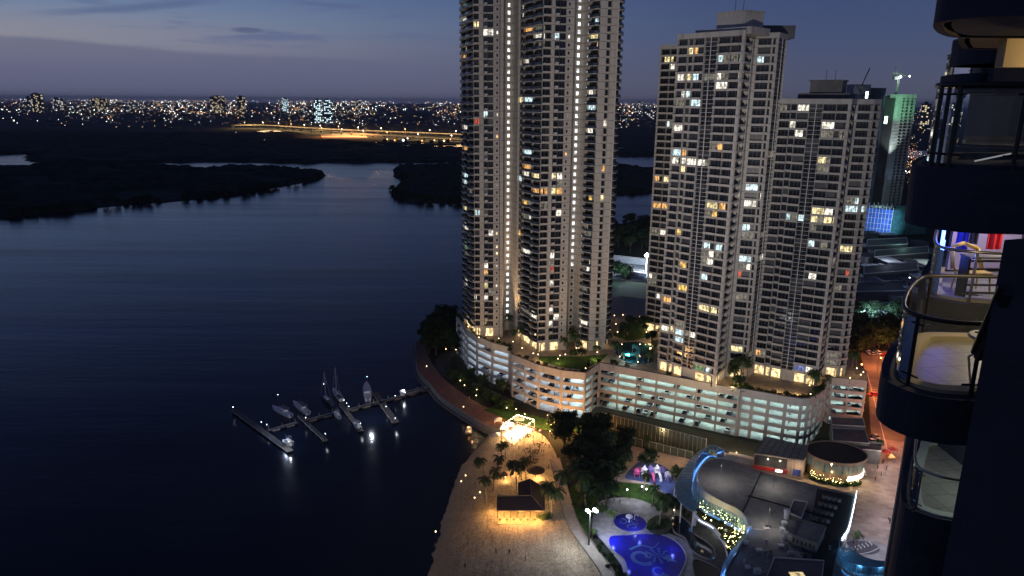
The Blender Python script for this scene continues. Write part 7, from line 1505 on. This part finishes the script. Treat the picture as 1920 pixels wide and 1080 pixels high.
balcony('small slab ledge above the curtained windows', [(21, 25.8), (17.6, 25.8), (16.6, 26.2), (16.5, 27.5), (17.5, 29), (21, 29)], H + 2.3, posts=(.2,), inner=m_fg, floorm=m_fg, drum=.9)
balcony('far small balcony with thin railing against the sky', [(27, 36), (23.8, 36), (22.6, 36.3), (22.5, 38), (23.5, 40), (27, 40)], H + 1.4, posts=(.15, .25, .35, .45, .6), inner=m_fg, floorm=m_fg, drum=.9)
# stepped facade wall behind the balconies
bw = thing('apartment_facade', 'dark stepped facade of our own building at the right edge', 'building', (9.6, 9, 2))
fac = [(9.6, 6.2), (9.6, 12.6), (12.3, 12.9), (12.3, 19.0), (19.2, 24.6), (19.2, 30), (25.6, 34.5), (25.6, 42), (40, 44), (40, 6.2)]
b = MB(); b.poly(fac, H - 70, H + 14); b.build('wall', m_fg, bw)
b = MB(); b.poly([(9.52, 9.6), (9.59, 9.6), (9.59, 11.4), (9.52, 11.4)], F1 + .05, F1 + 2.2); b.build('sliding_door', g_dark, bw)
b = MB(); b.poly([(10.62, 16.9), (12.29, 16.9), (12.29, 17.0), (10.62, 17.0)], F1 + .05, F1 + 2.4); b.build('purple_lit_wall', mat('lilac_wall', (.42, .36, .55), .8), bw)
# ribbed curtain glass behind the dark balcony
b = MB(); a, c = Vector((12.15, 13.8)), Vector((12.15, 18.4)); fr = Frame((12.3, 19), (19.2, 24.6))
for k in range(26): u = .1 + k * .11; b.boxf(fr, u, u + .06, .02, .05 + .04 * (k % 2), F2 - .3, F2 + 2.35)
b.build('curtain', mat('grey_curtain', (.34, .34, .35), .9, var=.3, sc=3), bw)
# cream lit wall of the upper flat
b = MB(); b.poly([(9.3, 12.70), (12.2, 13.0), (12.2, 13.05), (9.3, 12.75)], H + 1.2, H + 3.1)
b = MB(); fr2 = Frame((11.2, 15.2), (12.25, 15.2)); b.box(9.6, 12.28, 14.6, 14.85, H + .72, H + 1.95); b.build('cream_pier', m_cream, bw)
lamp('ceiling_lamp', 'POINT', (10.2, 14.8, H + .9), 170, (1, .72, .36), .08); lamp('ceiling_lamp', 'POINT', (11.4, 14.0, H + .6), 150, (1, .70, .36), .08)
# lights of the lower flats
lamp('balcony_ceiling_lamp', 'POINT', (8.4, 10.6, F1 + 2.15), 130, (1, .76, .42), .1); lamp('second_balcony_lamp', 'POINT', (11.2, 15.2, F1 + 2.1), 150, (.98, .86, .74), .1); lamp('lower_balcony_lamp', 'POINT', (11.6, 15.6, H - 7.8), 50, (.9, 1, .86), .1)
m_bt = mat('blue_tube_glow', em=(.05, .12, 1), es=14)
for i, (x, y, z0, z1) in enumerate([(9.22, 14.95, F1 + .55, F1 + 1.15), (9.5, 15.45, F1 + .9, F1 + 1.6)]):
    b = MB(); b.bar((x, y, z0), (x, y, z1), .035, 8); single('led_tube', b, m_bt, ['lower blue glowing tube at the corner of the second balcony', 'upper blue glowing tube beside the lilac wall'][i], 'lamp', (x, y, z0)); lamp('blue_tube_light', 'POINT', (x + .15, y - .1, (z0 + z1) / 2), 10, (.10, .12, 1), .08)
lamp('blue_wall_lamp', 'POINT', (10.9, 16.5, F1 + 1.9), 30, (.35, .3, 1), .1)
lamp('violet_spot', 'SPOT', (9.6, 15.0, F1 + 2.0), 12, (.25, .15, 1), .05, (6.5, 11.1, F1), spot=18)
# round bar table with metal legs
q = Vector((6.85, 9.62, F1)); tb = thing('bar_table', 'round white bar table with bent metal legs on the near balcony', 'table', q); b = MB(); b.lathe((q.x, q.y, F1 + .72), [(.28, 0), (.30, .015), (.30, .03), (.28, .045)], 28); b.build('table_top', mat('cream_table_top', (.62, .6, .48), .4), tb)
for k in range(3):
    a = 2 * math.pi * k / 3 + .6; b = MB(); b.tube([(q.x + .05 * math.cos(a), q.y + .05 * math.sin(a), F1 + .71), (q.x + .05 * math.cos(a), q.y + .05 * math.sin(a), F1 + .56), (q.x + .24 * math.cos(a), q.y + .24 * math.sin(a), F1 + .42), (q.x + .16 * math.cos(a), q.y + .16 * math.sin(a), F1 + .02)], .016, 6); b.build('leg', m_steelp, tb)
q = Vector((7.2, 9.8, F1)); tb = thing('bar_stool', 'metal stool tucked behind the round white bar table', 'stool', q); b = MB(); b.lathe((q.x, q.y, F1 + .45), [(.17, 0), (.18, .02), (.17, .04)], 18); b.build('seat', m_steelp, tb)
for k in range(4): a = math.pi / 2 * k + .4; b = MB(); b.bar((q.x + .1 * math.cos(a), q.y + .1 * math.sin(a), F1 + .45), (q.x + .2 * math.cos(a), q.y + .2 * math.sin(a), F1 + .01), .014, 6); b.build('leg', m_steelp, tb)
# yellow chair, bench, clothes on the second balcony
q = Vector((9.98, 15.0, F1)); ch = thing('chair', 'yellow chair with curved back on the second balcony', 'chair', q); my = mat('yellow_plastic', (.62, .42, .07), .5); b = MB(); b.box(q.x - .25, q.x + .3, q.y - .25, q.y + .25, F1 + .42, F1 + .47); b.build('seat', my, ch); b = MB()
b.tube([(q.x - .30, q.y + .22, F1 + .47), (q.x - .36, q.y + .25, F1 + .95), (q.x - .1, q.y + .30, F1 + 1.02), (q.x + .22, q.y + .28, F1 + .9), (q.x + .34, q.y + .22, F1 + .47)], .045, 8); b.build('backrest', my, ch, smooth=True)
for sx in (-.22, .26):
    for sy in (-.2, .2): b = MB(); b.bar((q.x + sx, q.y + sy, F1 + .42), (q.x + sx * 1.15, q.y + sy * 1.15, F1 + .005), .02, 6); b.build('leg', my, ch)
q = Vector((9.85, 14.38, F1)); bn = thing('slatted_rack', 'dark slatted metal rack standing inside the second balcony rail', 'rack', q); b = MB()
for k in range(5): b.box(q.x - .45, q.x + .5, q.y - .02, q.y + .02, F1 + .12 + .17 * k, F1 + .16 + .17 * k)
b.build('slat', m_steel, bn); b = MB(); b.box(q.x - .48, q.x - .44, q.y - .15, q.y + .15, F1, F1 + .9); b.box(q.x + .49, q.x + .53, q.y - .15, q.y + .15, F1, F1 + .9); b.build('frame', m_steel, bn); b = MB(); b.box(q.x - .48, q.x + .53, q.y - .18, q.y + .18, F1 + .9, F1 + .94); b.build('top_board', mat('grey_board', (.3, .28, .26), .7), bn)
b = MB(); b.bar((9.75, 15.75, F1 + 1.95), (11.0, 15.45, F1 + 1.95), .015, 6); single('clothes_line', b, m_steelp, 'thin clothes pole across the second balcony', 'pole', (9.75, 15.75, F1 + 1.95))
for i, (u, c_, w_, h_, lab) in enumerate([(.1, (.03, .04, .35), .28, 1.2, 'dark blue towel hanging on the clothes pole'), (.34, (.05, .06, .05), .20, 1.0, 'dark green shirt hanging beside the blue towel'), (.56, (.6, .6, .6), .22, .6, 'white shirt hanging on the clothes pole'), (.8, (.6, .02, .03), .34, 1.1, 'bright red cloth hanging at the right end of the clothes pole')]):
    x = 10.0 + .9 * u; y = 15.68 - .2 * u; b = MB(); n_ = 8
    for k in range(n_):
        x0 = x - w_ / 2 + w_ * k / n_; x1 = x0 + w_ / n_; y0 = y + .03 * math.sin(k * 1.7); y1 = y + .03 * math.sin((k + 1) * 1.7); z1_ = F1 + 1.94; z0_ = z1_ - h_
        b.hexa([(x0, y0, z0_), (x1, y1, z0_), (x1, y1 + .03, z0_), (x0, y0 + .03, z0_), (x0, y0, z1_), (x1, y1, z1_), (x1, y1 + .03, z1_), (x0, y0 + .03, z1_)])
    single('hanging_cloth', b, mat('cloth_%d' % i, c_, .9, var=.2, sc=6), lab, 'clothes', (x, y, F1 + 1.9))
# near pier of our own balcony with polished rail
pr_ = thing('building_pier', 'near black vertical pier of our own balcony down the right edge', 'pier', (5.6, 5.6, H - 20)); b = MB(); b.hexa([(4.22, 6.0, H - 25), (9.5, 5.2, H - 25), (9.5, 6.3, H - 25), (5.0, 6.3, H - 25), (4.22, 6.0, H - 1.12), (9.5, 5.2, H - 1.12), (9.5, 6.3, H - 1.12), (5.0, 6.3, H - 1.12)]); b.build('wall', m_fg, pr_)
b = MB(); A1 = aty(1878, 536, 5.9); A2 = aty(1826, 660, 6.6); b.bar(A1, A2, .03, 8); b.bar(A1 + Vector((.06, 0, -.05)), A2 + Vector((.06, 0, -.05)), .05, 6); rr__ = b.build('sloping_rail', m_steel, pr_); 
# glint of a long steel rail, put in as a faintly glowing rod
a, c = aty(1828, 302, 9.6), aty(1895, 288, 9.7); b = MB(); b.bar(a, c, .012, 6); single('rail_glint', b, mat('rail_glint_glow', (.8, .8, .8), .3, em=(1, 1, 1), es=.25), 'painted glint of a steel rail across the unlit balcony', 'rod', a)
# ================================================================ HAZE
hm_ = bpy.data.materials.new('haze_air'); hm_.use_nodes = True; t = NT(hm_.node_tree); t.n.clear(); pv_ = t.add('ShaderNodeVolumePrincipled'); pv_.inputs['Color'].default_value = (.82, .84, .95, 1); pv_.inputs['Density'].default_value = 3.2e-5; pv_.inputs['Anisotropy'].default_value = .2
o_ = t.add('ShaderNodeOutputMaterial'); t.l.new(pv_.outputs[0], o_.inputs['Volume'])
b = MB(); b.box(-42000, 42000, -3000, 42000, -4, 215); struct('haze', b, hm_, kind='stuff')
